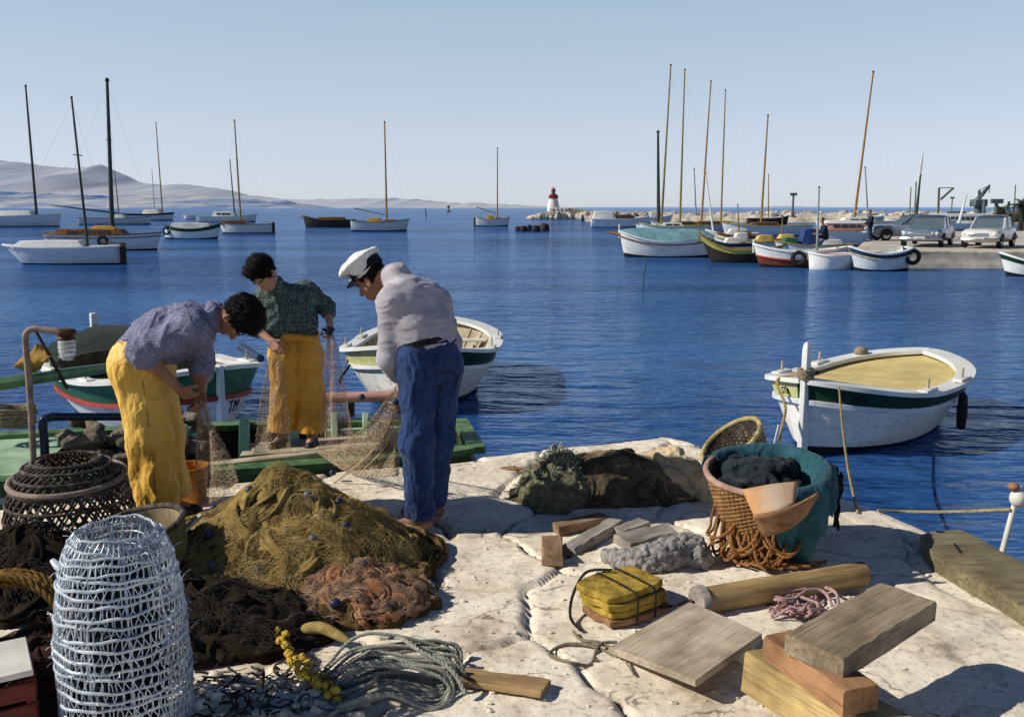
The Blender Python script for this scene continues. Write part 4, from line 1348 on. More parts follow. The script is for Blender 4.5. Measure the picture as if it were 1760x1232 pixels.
# sheds behind the cars
M_BRICK = mat('dull_brick', (.34, .15, .11), (.26, .12, .09), 2, .9, .3, 12)
for x0_, x1_, y0, y1, m_, lb in ((1646, 1700, 367, 384, M_LHWALL, 'low white harbour shed behind the crane'), (1718, 1760, 363, 382, M_BRICK, 'low brick red shed beside the palm')):
    Yb = 128; a_ = P(x0_, y1, Yb); b_ = P(x1_, y0, Yb)
    sh = thing('harbour_shed', lb, 'shed', ((a_.x + b_.x) / 2, Yb, a_.z))
    w_, h2 = b_.x - a_.x, b_.z - a_.z
    so_ = MB().box((0, 0, h2 * .4), (w_, 4, h2 * .8)).build('wall', m_, sh)
    rings = [[Vector((x, -2.2, h2 * .78)), Vector((x, 0, h2)), Vector((x, 2.2, h2 * .78))] for x in (-w_ / 2 - .2, w_ / 2 + .2)]
    MB().loft(rings).build('roof', m_ if m_ is M_BRICK else M_ROCK, sh)
    for k in range(3):
        MB().box((w_ * (-.3 + .3 * k), -2.03, h2 * .4), (w_ * .1, .08, h2 * .4)).build('window', M_GLASSD, sh)

# ---- fishermen and clutter at the far quay --------------------------------------------------
M_DKCLOTH = flat('dark_blue_overalls', (.02, .03, .06), .9, .1); M_FARSKIN = flat('far_skin', (.35, .19, .13), .6)


def far_person(label, base, seated, cloth, face=1.0):
    """small full figure for the distance: legs, trunk, arms, head in one skin, overalls over it"""
    b = Vector(base); pr = thing('person', label, 'person', b)
    k = .45 if seated else .86
    hip = b + Vector((0, 0, k)); ch_ = hip + Vector((.10 * face if seated else .03, 0, .42)); hd = ch_ + Vector((.10 * face, 0, .30))
    legs = []; bodyp = []
    for s_ in (-1, 1):
        h_ = hip + Vector((0, s_ * .09, 0))
        kn = h_ + (Vector((.40 * face, s_ * .05, .02)) if seated else Vector((.03, 0, -.42)))
        an = kn + Vector((.02, 0, -.40)); an.z = max(an.z, b.z + .05)
        legs += [limb_(h_, kn, .10, .075), limb_(kn, an, .075, .055)]
        sh = ch_ + Vector((0, s_ * .19, .05)); el = sh + Vector((.12 * face, s_ * .03, -.26)); wr = el + Vector((.24 * face, -s_ * .06, -.06 if seated else -.18))
        legs += [limb_(sh, el, .062, .052), limb_(el, el.lerp(wr, .8), .052, .042)]
        bodyp += [limb_(h_, kn, .06, .05), limb_(kn, an, .05, .04), limb_(an, an + Vector((.16 * face, 0, -.02)), .045, .035), limb_(sh, el, .045, .04), limb_(el, wr, .04, .032), limb_(wr, wr + Vector((.09 * face, 0, -.04)), .036, .024)]
    legs += [limb_(hip - Vector((0, .07, 0)), ch_ - Vector((0, .08, 0)), .13, .14), limb_(hip + Vector((0, .07, 0)), ch_ + Vector((0, .08, 0)), .13, .14)]
    bodyp += [limb_(hip, ch_, .10, .10), limb_(ch_, hd, .06, .06), ('ell', hd + Vector((0, 0, .04)), (.085, .10, .12), ((0, 1, 0), (1, 0, 0), (0, 0, 1)), .03)]
    sdf_obj('body', bodyp, M_FARSKIN, pr, .016, 1)
    sdf_obj('overalls', legs, cloth, pr, .018, 1)
    sdf_obj('hair', [('ell', hd + Vector((-.02 * face, 0, .075)), (.09, .10, .10), ((0, 1, 0), (1, 0, 0), (0, 0, 1)), .01)], M_DARKMAST, pr, .016, 1)


def limb_(a, b, ra, rb): return ('cap', Vector(a), Vector(b), ra, rb, .04)


sp_ = P(1418, 424, 43.5)
far_person('fisherman in dark overalls sitting bent forward on a boat by the thin grey mast', (sp_.x, sp_.y, sp_.z), True, M_DKCLOTH, -1)
sp_ = at(1494, 414)
far_person('man in dark clothes standing on the quay left of the side-on grey blue car', (sp_.x, sp_.y, 0), False, M_DKCLOTH, -1)
# ================================================================= NEAR BOATS (pointed Mediterranean fishing boats)
def near_boat(label, bow, stern, B, D, strake_col, rail_col, hull_m, gun_m, inner, floor, extras, post=.42, bowrise=.22, group='pointed fishing boats moored bow on to the quay', vs=.70):
    bow, stern = Vector(bow), Vector(stern)
    c = (bow + stern) / 2; d = bow - stern
    L = d.length; rot = math.atan2(d.y, d.x)
    root = thing('fishing_boat', label, 'fishing boat', (c.x, c.y, WZ), rot, group)
    h = Hull(L, B, D, bowrise, bowrise * .65, .3, 0, .12, 3.0)
    h.band(0, .36, 40, 3).build('hull_bottom', M_ANTI, root)
    h.band(.36, vs, 48, 6).build('hull', hull_m, root)
    h.band(vs, 1, 48, 3).build('strake', strake_col, root)
    h.rail(vs, .035, .07, .055, 48).build('rub_rail', rail_col, root, bevel=.008)
    h.rail(1.0, .05, .20, .05, 48).build('gunwale', gun_m, root, bevel=.01)
    h.band(.42, .985, 40, 4, -.07).build('inner_planking', inner, root)
    h.across(.55, 40, -.07).build('floor', floor, root)
    # stem and stern posts
    for s_, hh in ((1, post), (-1, post * .45)):
        x = s_ * (L / 2 + .0); zt = h.sheer(1) + (0 if s_ > 0 else -bowrise * .35)
        m_ = MB()
        m_.loft([[Vector((x + s_ * a, b, z)) for a, b in ((-.07, -.04), (.05, -.03), (.05, .03), (-.07, .04))] for z in (-.3, zt * .5, zt + .03)])
        if hh > .2:
            m_.loft([[Vector((x + s_ * (a * k - .01), b * k, z)) for a, b in ((-.05, -.04), (.05, -.035), (.05, .035), (-.05, .04))] for z, k in ((zt + .02, 1), (zt + hh * .8, .92), (zt + hh * .95, .7), (zt + hh, .3))])
        m_.build('stem_post' if s_ > 0 else 'stern_post', gun_m, root, bevel=.01)
    # frames inside
    for t_ in np.linspace(-.8, .82, 13):
        vv = (.56, .66, .76, .86, .96)
        MB().tube([h.pt(t_, v, 1, -.075) for v in vv[::-1]] + [h.pt(t_, v, -1, -.075) for v in vv], .018, 5).build('rib', inner, root)
    # thole pins
    for t_, sd in ((.35, 1), (.35, -1), (-.25, 1), (-.25, -1)):
        p = h.pt(t_, 1, sd, -.03)
        MB().tube([p, p + Vector((0, 0, .17))], .014, 6).build('thole_pin', M_DECK, root)
        MB().box(p + Vector((0, 0, .035)), (.34, .11, .04)).build('rowlock_pad', gun_m, root, bevel=.01)
    # rudder hung on the stern
    MB().loft([[Vector((-L / 2 - .05 - a, b, z)) for a, b in ((0, -.02), (w_, -.02), (w_, .02), (0, .02))] for z, w_ in ((-.35, .28), (.1, .26), (D * .95, .10))]).build('rudder', M_ANTI, root, bevel=.006)
    extras(root, h)
    return root, h


def hull_text(root, h, s, size, s0, v, side, m, slant=0.0):
    """lettering painted on the hull: wrapped onto the planking by girth, s0 metres from the stem, a hair proud of it"""
    tv, tf = text_geo(s, size)
    T = np.linspace(1, .0, 400); pts = [h.pt(t, v, side) for t in T]
    S = np.concatenate([[0], np.cumsum([(b - a).length for a, b in zip(pts, pts[1:])])])
    w = max(p[0] for p in tv); verts = []
    for a, b, _ in tv:
        a += slant * b
        d = s0 + (a if side > 0 else w - a)
        t_ = float(np.interp(d, S, T)); zz = b / (h.sheer(t_) + h.dr)
        verts.append(h.pt(t_, v + zz, side, .007))
    o = MB().raw(verts, tf).build('registration_mark', m, root, ang=180)
    s_ = o.modifiers.new('paint', 'SOLIDIFY'); s_.thickness = .004; s_.offset = 0
    return o


M_LETTER = flat('black_lettering', (.02, .025, .03), .6)
M_OAR = mat('green_oar_paint', (.10, .22, .09), (.06, .14, .05), 6, .5, .2, 40)
M_LIME = mat('pale_mint_paint', (.40, .56, .40), (.24, .36, .24), 4, .6, .25, 30)
M_SIDEGREEN = mat('worn_green_paint', (.13, .26, .10), (.05, .10, .045), 9, .55, .25, 30)


# ---- boat on the right: white, dark green strake, cream interior
def ex_right(root, h):
    # side decks and long cockpit floor in cream
    h.across(.94, 40, -.075, .02, t0=-.97, t1=.72).build('cream_floor', M_CREAM2, root)
    fd = h.across(.965, 30, -.06, .03, t0=.60, t1=1).build('foredeck', M_HULLG, root)
    for k, t_ in enumerate(np.linspace(-.05, .55, 7)):
        p, q = h.pt(t_, .93, -1, -.09), h.pt(t_, .93, -1, -.16)
        MB().box((p + q) / 2, (.16, .05, .10)).build('side_locker', M_DARKIN, root, bevel=.01)
    MB().tube([h.pt(-.62, .9, 1, -.2), h.pt(-.2, .82, 1, -.12)], .03, 8).build('oar_loom', M_VARN, root)
    r = random.Random(2)
    # rope turns round the stem
    x = h.L / 2 - .01; zt = h.sheer(1)
    pts = [Vector((x + .085 * math.cos(a_), .075 * math.sin(a_), zt + .03 + .022 * a_ / (2 * PI))) for a_ in np.linspace(0, 2 * PI * 5, 70)]
    rope_mb(pts, .017).build('rope_lashing', M_ROPE, root)
    MB().sphere(h.pt(-.68, 1.0, -1, -.05) + Vector((0, 0, .06)), (.1, .09, .07), 12, 8).build('rope_knot', M_ROPE, root)
    # black fender hung by the stern quarter
    p = h.pt(-.12, .98, 1, .06)
    f_ = MB().lathe([(.01, -.50), (.05, -.47), (.062, -.28), (.05, -.1), (.01, -.05)], 12, Matrix.Translation(p)).build('fender', M_RUBBER, root)
    rope_mb([p + Vector((0, -.1, .05)), p + Vector((0, -.02, .04)), p + Vector((0, 0, -.06))], .01).build('fender_lanyard', M_ROPE, f_)
    hull_text(root, h, 'ST 788', .13, .30, .85, 1, M_LETTER, .2)
    hull_text(root, h, 'STA', .11, .22, .85, -1, M_LETTER)


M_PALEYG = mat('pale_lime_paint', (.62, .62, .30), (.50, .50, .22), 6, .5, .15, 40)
BR, HR = near_boat('white fishing boat with dark green strake and cream interior, moored alone right of the quay', (3.12, 9.75, 0), (5.62, 12.45, 0), 1.85, .60, M_GREEN, M_HULLG, M_HULLW, WHITE, M_CREAM, M_CREAM2, ex_right, vs=.80)


# pale side of the bow on the sunlit side: strake painted lime there
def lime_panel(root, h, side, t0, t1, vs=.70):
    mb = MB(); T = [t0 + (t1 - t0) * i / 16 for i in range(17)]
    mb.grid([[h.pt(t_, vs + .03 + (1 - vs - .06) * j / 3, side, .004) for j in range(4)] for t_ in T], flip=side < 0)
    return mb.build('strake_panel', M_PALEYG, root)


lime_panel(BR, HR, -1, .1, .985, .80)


# ---- middle boat, behind the man in the cap
def ex_mid(root, h):
    for t_ in (-.55, -.1, .35):
        MB().beam(h.pt(t_, .86, 1, -.06), h.pt(t_, .86, -1, -.06), .2, .035).build('thwart', WHITE, root, bevel=.008)
    MB().box((-.4, -.1, .42), (.5, .45, .36)).build('engine_box', WHITE, root, bevel=.02)
    for y_ in (-.35, .3):
        MB().tube([(-1.3, y_, .62), (.9, y_ * 1.2, .66)], [.035, .02], 8).build('oar_loom', M_DECK, root)
    rope_mb(smooth_path([h.pt(.62, .8, -1, .05), h.pt(.5, .62, -1, .22), h.pt(.3, .5, -1, .3)], 6), .02, twist=False).build('boat_hook', M_DARKIN, root)
    MB().lathe([(.01, .012), (.05, .012), (.055, 0)], 16, Matrix.Translation(h.pt(.42, .84, -1, .01)) @ Matrix.Rotation(PI / 2, 4, 'X')).build('painted_disc', M_ORANGE, root)


BM, HM = near_boat('white fishing boat with yellow green bow side, behind the man in the white cap', (-1.38, 11.7, 0), (-1.2, 15.7, 0), 2.2, .64, M_GREEN, WHITE, M_HULLW, WHITE, M_DECK, M_CREAM2, ex_mid, bowrise=.26, post=.2, vs=.78)
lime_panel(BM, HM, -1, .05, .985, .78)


M_TARP = fabric('green_black_tarpaulin', (.012, .028, .022), (.006, .012, .012), 8, .4, 60)
# ---- left boat, green strake and red rail
def ex_left(root, h):
    for t_ in (-.5, .0, .5):
        MB().beam(h.pt(t_, .86, 1, -.06), h.pt(t_, .86, -1, -.06), .22, .035).build('thwart', WHITE, root, bevel=.008)
    h.across(.95, 30, -.06, .03, t0=.66, t1=1).build('foredeck', M_HULLG, root)
    a_, b_2 = h.pt(.62, 1.02, 1, -.1), h.pt(.2, 1.02, 1, .02)
    MB().tube([a_ + Vector((.1, .1, .06)), b_2 + Vector((-.2, .1, .14))], [.05, .065], 9).build('rolled_sail', M_NAVY, root)
    mb = MB()
    rows = []
    for i, t_ in enumerate(np.linspace(-.95, -.25, 14)):
        p, q = h.pt(t_, 1, -1, .02), h.pt(t_, 1, 1, .02)
        rows.append([p.lerp(q, k / 10) + Vector((0, 0, .10 + .26 * math.sin(PI * k / 10) * math.sin(PI * (i + 1) / 16) + .03 * float(vnoise(i * .9, k * .9, 2)))) for k in range(11)])
    mb.grid(rows); mb.build('dark_tarpaulin', M_TARP, root)
    MB().box((h.L * -.47, 0, h.sheer(-1) + .26), (.10, .10, .24)).build('post_head', M_HULLG, root, bevel=.02)
    hull_text(root, h, '16', .20, .26, .53, -1, M_LETTER)
    hull_text(root, h, 'TM', .20, .11, .53, 1, M_LETTER, .2)


BL_, HL_ = near_boat('green and white fishing boat with red rail and black registration marks, left side', (-3.30, 10.35, 0), (-6.1, 13.4, 0), 2.15, .60, M_GREEN2, M_RED, M_HULLW, WHITE, M_DECK, M_DARKIN, ex_left, post=.1, bowrise=.26)

# ---- low work boat alongside the quay (the man in green stands in it)
rot = math.radians(180 + 11)
c = Vector((-3.25, 7.22, WZ))
PB_ = thing('work_boat', 'low mint green work boat lying alongside the quay with nets inside', 'work boat', c, rot)
h = HP = Hull(5.75, 1.55, .72, .02, .0, .25, .62, .3, 2.8)
h.band(0, .4, 36, 3).build('hull_bottom', M_ANTI, PB_)
h.band(.4, 1, 40, 5).build('hull', M_SIDEGREEN, PB_)
h.rail(1.0, .04, .15, .055, 44).build('gunwale', M_SIDEGREEN, PB_, bevel=.01)
h.rail(.86, .03, .05, .05, 44).build('rub_rail', M_WHITE_OLD, PB_, bevel=.008)
h.band(.32, .97, 36, 4, -.05).build('inner_planking', M_DARKIN, PB_)
h.across(.38, 36, -.06).build('floor', M_DARKIN, PB_)
h.across(.985, 24, -.03, .02, t0=.13, t1=.97).build('foredeck', M_LIME, PB_)


def wl(px, py, Y):           # pixel at depth Y -> boat space
    return local(PB_, P(px, py, Y))


# near side plank (bare wood) and standing platform
MB().beam(wl(330, 806, 6.72), wl(655, 768, 7.15), .10, .06).build('rubbing_plank', M_DECK, PB_, bevel=.01)
for k in range(4):
    MB().beam(wl(415, 782 - k * 4.5, 7.15 + k * .13), wl(640, 766 - k * 4.5, 7.28 + k * .13), .12, .035).build('platform_board', M_DECK, PB_, bevel=.006)
for px in (330, 420, 505, 640):
    MB().beam(wl(px, 812 - (px - 330) * .13, 6.82 + (px - 330) * .0013), wl(px, 722, 8.15), .09, .05).build('cross_beam', M_GREEN, PB_, bevel=.008)
for x0_, x1_ in ((568, 582), (622, 636), (690, 702)):
    MB().beam(wl((x0_ + x1_) / 2, 712, 8.2), wl((x0_ + x1_) / 2, 770, 8.0), .06, .09).build('bulkhead_post', M_LIME, PB_, bevel=.008)
MB().beam(wl(560, 758, 8.1), wl(720, 752, 8.15), .05, .22).build('bulkhead', M_LIME, PB_, bevel=.008)
for px in (522, 604):
    p = wl(px, 716, 8.25); q = wl(px, 690, 8.25)
    MB().beam(p, q, .05, .05).build('crutch', M_DARKIN, PB_)
# navy rails and the lamp standard
M_NAVYT = mat('navy_tube', (.015, .03, .08), (.01, .02, .045), 8, .45, .2, 40)
M_POLE = mat('salt_stained_pole', (.36, .27, .22), (.20, .15, .12), 14, .8, .4, 60)
MB().tube(smooth_path([wl(78, 805, 6.85), wl(76, 760, 6.85), wl(74, 726, 6.85), wl(84, 717, 6.9), wl(120, 716, 7.05), wl(330, 716, 7.9)], 6), .032, 9).build('handrail', M_NAVYT, PB_)
MB().tube([wl(100, 760, 7.0), wl(330, 757, 7.6)], .035, 9).build('handrail', M_NAVYT, PB_)
pole = MB().tube(smooth_path([wl(58, 806, 6.8), wl(55, 740, 6.8), wl(50, 660, 6.8), wl(44, 590, 6.8), wl(46, 572, 6.8), wl(58, 565, 6.8), wl(78, 567, 6.8), wl(104, 570, 6.8)], 7), .024, 10).build('lamp_standard', M_POLE, PB_)
wm = Matrix.Translation(wl(117, 620, 6.8))
k_ = 6.8 / F_PX
M_COPPER = mat('tarnished_copper', (.16, .07, .045), (.06, .03, .02), 10, .5, .3, 40, metal=.4)
m_, t_, b_ = nt('lamp_glass'); M_LAMPGL = m_
b_.inputs['Base Color'].default_value = (.75, .77, .78, 1); b_.inputs['Roughness'].default_value = .12; b_.inputs['Transmission Weight'].default_value = .45
g_ = MB().lathe([(.01, 0), (9 * k_, 2 * k_), (13 * k_, 10 * k_), (14.5 * k_, 24 * k_), (13.5 * k_, 38 * k_)], 20, wm).build('lamp_glass', M_LAMPGL, PB_)
MB().lathe([(14 * k_, 37 * k_), (15.5 * k_, 40 * k_), (13 * k_, 46 * k_), (17 * k_, 47 * k_), (18 * k_, 52 * k_), (13 * k_, 56 * k_), (.01, 56 * k_)], 20, wm).build('lamp_cap', M_COPPER, g_)
rg = MB()
for zz in (8, 16, 24, 32):
    rg.tube([wm @ Vector((14.8 * k_ * math.cos(a_), 14.8 * k_ * math.sin(a_), zz * k_)) for a_ in np.linspace(0, 2 * PI, 20)[:-1]], .003, 4, closed=True)
rg.build('lamp_guard', M_GREYMETAL, g_)

# things lying in and on the work boat ------------------------------------------------
sp = MB().tube(smooth_path([P(508, 685, 8.25), P(600, 683, 8.25), P(697, 679, 8.3)], 4), [.05] * 9, 10).build('pink_spar', M_PINKD)
tag(sp, 'faded pink round spar resting on crutches behind the man in green', 'spar')
oar = MB().tube([P(-80, 675, 6.95), P(50, 652, 7.05), P(130, 640, 7.7), P(262, 622, 10.3)], [.046, .046, .048, .05], 10).build('green_oar', M_OAR)
tag(oar, 'long green oar slanting up behind the lamp standard', 'oar')
fl = thing('marker_flag', 'ragged yellow brown flag on a dark stick beside the hanging lamp', 'flag', P(115, 665, 7.4))
L_ = lambda px, py, Y=7.4: P(px, py, Y) - Vector(fl['_loc'])
MB().tube([L_(58, 562), L_(116, 668)], [.012, .016], 7).build('stick', M_DARKIN, fl)
rows = []
for i in range(10):
    u = i / 9
    top = L_(62, 590).lerp(L_(24, 632), u); bot = L_(92, 612).lerp(L_(52, 646), u)
    rows.append([top.lerp(bot, j / 7) + Vector((0, .05 * math.sin(u * 6 + j * .5), .01 * float(vnoise(i, j, 1)))) for j in range(8)])
M_FLAG = fabric('yellow_flag', (.44, .26, .06), (.28, .15, .03), 10)
MB().grid(rows).build('cloth', M_FLAG, fl, solid=.004)
# ================================================================= PEOPLE
def skin(name, c):
    m = mat(name, c, tuple(x * .78 for x in c), 16, .55, .2, 160, .001, spec=.3, dirt=.2)
    m.node_tree.nodes['Principled BSDF'].inputs['Subsurface Weight'].default_value = .08
    m.node_tree.nodes['Principled BSDF'].inputs['Subsurface Radius'].default_value = (.02, .008, .004)
    return m


M_SKIN = skin('tanned_skin', (.36, .17, .10)); M_SKIN2 = skin('lighter_skin', (.48, .26, .18))
M_HAIR = mat('dark_hair', (.014, .011, .010), (.006, .005, .005), 40, .75, .9, 130, .012, spec=.12, stretch=(1, 1, .4))
M_SHIRT1 = plaid('blue_check_shirt', (.22, .23, .36), (.075, .08, .20), (.38, .38, .48), 150, .7)
M_SHIRT2 = plaid('green_plaid_shirt', (.060, .095, .085), (.006, .010, .022), (.20, .26, .24), 58, .85)
M_SWEAT = fabric('grey_pullover', (.47, .44, .49), (.39, .36, .41), 10, .5, 260, crease=.0)
M_OIL1 = mat('yellow_oilskin', (.80, .49, .095), (.72, .40, .06), 3, .5, .3, 24, .006, c3=(.80, .50, .09), dirt=.18, crease=.008)
M_OIL2 = mat('ochre_oilskin', (.72, .37, .045), (.56, .25, .028), 5, .5, .3, 24, .006, c3=(.72, .44, .08), dirt=.25, crease=.008)
M_BLUE = fabric('blue_cotton_trousers', (.030, .066, .19), (.016, .036, .115), 7, .4, 300)
M_CAPW = fabric('white_cap_cloth', (.78, .77, .74), (.68, .67, .66), 9, .3, 200)
M_BLACKC = fabric('black_cloth', (.015, .015, .018), None, 8)
M_PEAK = flat('black_patent_peak', (.01, .01, .012), .25, .5)
M_SHOE = mat('tan_canvas_shoe', (.36, .19, .13), (.25, .12, .08), 12, .8, .3, 60)
M_SHOED = mat('dark_leather_shoe', (.03, .022, .018), (.02, .015, .012), 12, .5, .3, 60)
M_SOCK = fabric('grey_wool_sock', (.40, .37, .36), (.28, .26, .26), 20, .5, 150)
M_EYE = flat('eye_white', (.7, .68, .64), .2, .5); M_IRIS = flat('dark_iris', (.02, .012, .008), .15, .5)
M_BOOT = flat('rubber_boot', (.02, .022, .025), .4)


def vn(a): return Vector(a).normalized()


def hand_prims(wr, d, pn, th, curl=(.5, .8, .6), spread=.02):
    wr, d = Vector(wr), vn(d)
    pn = vn(Vector(pn) - d * d.dot(Vector(pn))); th = vn(d.cross(pn)) * (1 if d.cross(pn).dot(Vector(th)) > 0 else -1)
    out = []
    for i in range(4):
        lat = (1.5 - i) * spread
        b = wr + th * lat * .55 + d * .012
        kn = wr + th * lat + d * (.088 - .006 * abs(i - 1))
        out.append(('cap', b, kn, .0165, .0125, .014))
        p = kn; dirv = d.copy(); nn = pn.copy()
        ln = [.072, .080, .074, .058][i]
        for s_, (fr_, r0, r1) in enumerate(((.44, .0105, .0098), (.31, .0098, .0088), (.25, .0088, .0078))):
            a_ = curl[s_] * (1 + .12 * (i - 1.5))
            dirv, nn = (dirv * math.cos(a_) + nn * math.sin(a_)).normalized(), (nn * math.cos(a_) - dirv * math.sin(a_)).normalized()
            q = p + dirv * ln * fr_
            out.append(('cap', p, q, r0, r1, .004)); p = q
    b = wr + d * .022 + th * .022; q = b + (th * .65 + d * .55 + pn * .45).normalized() * .045
    out.append(('cap', b, q, .015, .0125, .012))
    q2 = q + (d * .8 + pn * .5 + th * .05).normalized() * .034; out.append(('cap', q, q2, .0122, .010, .004))
    q3 = q2 + (d * .6 + pn * .7 - th * .15).normalized() * .026; out.append(('cap', q2, q3, .010, .0085, .004))
    return out


def head_prims(c, f, u, s=1.0):
    f = vn(f); u = vn(Vector(u) - f * f.dot(Vector(u))); r = f.cross(u)
    A = [tuple(r), tuple(f), tuple(u)]
    e = lambda p, rr, k: ('ell', Vector(c) + (r * p[0] + f * p[1] + u * p[2]) * s, tuple(x * s for x in rr), A, k)
    cp = lambda a, b, ra, rb, k: ('cap', Vector(c) + (r * a[0] + f * a[1] + u * a[2]) * s, Vector(c) + (r * b[0] + f * b[1] + u * b[2]) * s, ra * s, rb * s, k)
    out = [e((0, -.012, .03), (.076, .098, .092), .01), e((0, .022, -.045), (.062, .072, .082), .03), e((0, .05, -.092), (.036, .032, .026), .03),
           cp((-.03, .078, .012), (.03, .078, .012), .014, .014, .012),
           cp((0, .092, -.002), (0, .112, -.042), .009, .015, .010), cp((-.014, .096, -.046), (.014, .096, -.046), .009, .009, .008),
           cp((-.022, .083, -.074), (.022, .083, -.074), .0085, .0085, .008), cp((-.018, .081, -.086), (.018, .081, -.086), .0085, .0085, .008),
           cp((-.044, .058, -.028), (-.05, .04, -.05), .02, .02, .02), cp((.044, .058, -.028), (.05, .04, -.05), .02, .02, .02)]
    for sd in (-1, 1):
        out.append(('sub', e((sd * .032, .098, -.012), (.017, .016, .011), .008)))
        out.append(e((sd * .078, -.008, -.022), (.010, .020, .032), .006))
        out.append(e((sd * .080, -.004, -.046), (.008, .010, .012), .004))
        out.append(('sub', e((sd * .088, .0, -.02), (.007, .010, .018), .004)))
    return out, (f, u, r)


def add_head_parts(root, c, fr, s=1.0, hairline=.055, back=-.085, wild=.012, cap=False):
    f, u, r = fr; c = Vector(c)
    T = lambda x, y, z: c + (r * x + f * y + u * z) * s
    A = [tuple(r), tuple(f), tuple(u)]
    for sd in (-1, 1):
        ey = MB().sphere(T(sd * .032, .069, -.014), .0115 * s, 12, 8).build('eye', M_EYE, root, world=True)
        MB().sphere(T(sd * .032, .077, -.017), .0055 * s, 8, 6).build('iris', M_IRIS, ey)
        me = ey.children[0].data
        for v in me.vertices: v.co -= Vector(root['_loc'])
        MB().tube([T(sd * .014, .094, .008), T(sd * .034, .094, .015), T(sd * .052, .078, .009)], [.004, .0048, .003], 6).build('eyebrow', M_HAIR, root, world=True)
    if cap:
        pr = [('ell', T(0, -.018, .02), (.081 * s, .098 * s, .088 * s), A, .01), ('sub', ('cap', T(0, .13, -.03), T(0, .16, -.2), .088, .12, .01)), ('sub', ('ell', T(0, .02, -.14), (.12, .1, .1), A, .01))]
    else:
        pr = [('ell', T(0, -.016, .038), (.086 * s, .106 * s, .098 * s), A, .01), ('ell', T(.02, .045, .095), (.06, .05, .04), A, .03), ('ell', T(-.03, .0, .11), (.05, .06, .03), A, .03),
              ('sub', ('cap', T(0, .135, -.005), T(0, .16, -.2), .078, .12, .012)), ('sub', ('ell', T(0, .03, -.15), (.13, .11, .10), A, .012))]
    rr2 = RNG.random() * 50
    V, Fq = sdf_mesh(pr, .006)
    N = vnormals(V, Fq); V = V + N * (wild * 1.1 * np.abs(fbm(V[:, 0] * 30 + rr2, V[:, 1] * 30, V[:, 2] * 30, 3)) - .002)[:, None]
    mb = MB(); mb.v = V.tolist(); mb.f = Fq.tolist()
    rg_ = random.Random(int(rr2 * 100)); nn = len(V)
    for _ in range(1500 if not cap else 500):
        q = rg_.randrange(nn); p = Vector(V[q]); n_ = Vector(N[q])
        if n_.dot(f) > .55 and (p - c).dot(u) < .05: continue
        d = (-u * .55 - f * .25 + r * .5 * float(vnoise(p.x * 22 + rr2, p.y * 22, p.z * 22)) + u * .5 * float(vnoise(p.x * 18, p.y * 18 + rr2, p.z * 18)))
        d = (d - n_ * d.dot(n_)).normalized(); L_ = rg_.uniform(.018, .042) * (.5 if cap else 1)
        lift = rg_.uniform(.2, .9)
        sd = n_.cross(d) * .0016
        a_, b_ = p + d * L_ * .5 + n_ * L_ * lift * .5, p + d * L_ + n_ * L_ * lift * .55
        mb.raw([p - sd, p + sd, a_ - sd * .8, a_ + sd * .8, b_], [(0, 1, 3, 2), (2, 3, 4)])
    mb.build('hair', M_HAIR, root, world=True, ang=180)


def surf(o, px, py, lift=.002):
    """the point of a garment facing the lens at a pixel, for sewing details onto it"""
    from mathutils.bvhtree import BVHTree
    key = o.name
    if key not in _BVH:
        off = Vector(o.parent['_loc']) if o.parent else Vector((0, 0, 0))
        _BVH[key] = BVHTree.FromPolygons([v.co + off for v in o.data.vertices], [tuple(p.vertices) for p in o.data.polygons])
    h, n_, *_ = _BVH[key].ray_cast(Vector((0, 0, CAM_H)), ray(px, py).normalized())
    return None if h is None else h + n_ * lift


_BVH = {}


def stitch(name, o, pts, r, m, root, n=6):
    q = [surf(o, *p) for p in pts]; q = [x for x in q if x is not None]
    if len(q) > 1: MB().tube(smooth_path(q, n), r, 5).build(name, m, root, world=True)


def limb(a, b, ra, rb, k=.03): return ('cap', Vector(a), Vector(b), ra, rb, k)


def folds(seed, amp, sc, fine=.25):
    """creased cloth: sharp-edged ridges and hollows running along the stretch directions, plus small wrinkles"""
    def fn(V):
        x, y, z = V[:, 0], V[:, 1], V[:, 2]
        wx = x + .05 * vnoise(x * 6, y * 6, z * 6 + seed); wz = z + .06 * vnoise(x * 5 + 9, y * 5, z * 5 + seed)
        n1 = vnoise(wx * sc[0] + seed, y * sc[1], wz * sc[2]); n2 = vnoise(wx * sc[0] * 1.9 + 31, y * sc[1] * 1.9 + seed, wz * sc[2] * 1.9)
        r1 = 1 - np.abs(n1) * 2.2; r2 = 1 - np.abs(n2) * 2.2
        ridge = np.sign(r1) * np.abs(r1) ** 1.6 + .55 * np.sign(r2) * np.abs(r2) ** 1.6
        b = fbm(x * sc[0] * 4 + seed, y * sc[1] * 4, z * sc[2] * 4, 2)
        return amp * (np.clip(ridge, -1.2, 1.4) * .75 + b * fine)
    return fn


def hem(zs):
    """trouser legs end in a slightly wavy open hem"""
    def fn(V):
        V = V.copy()
        z0 = zs + .012 * vnoise(V[:, 0] * 14, V[:, 1] * 14, 3.3)
        V[:, 2] = np.maximum(V[:, 2], z0)
        return V
    return fn


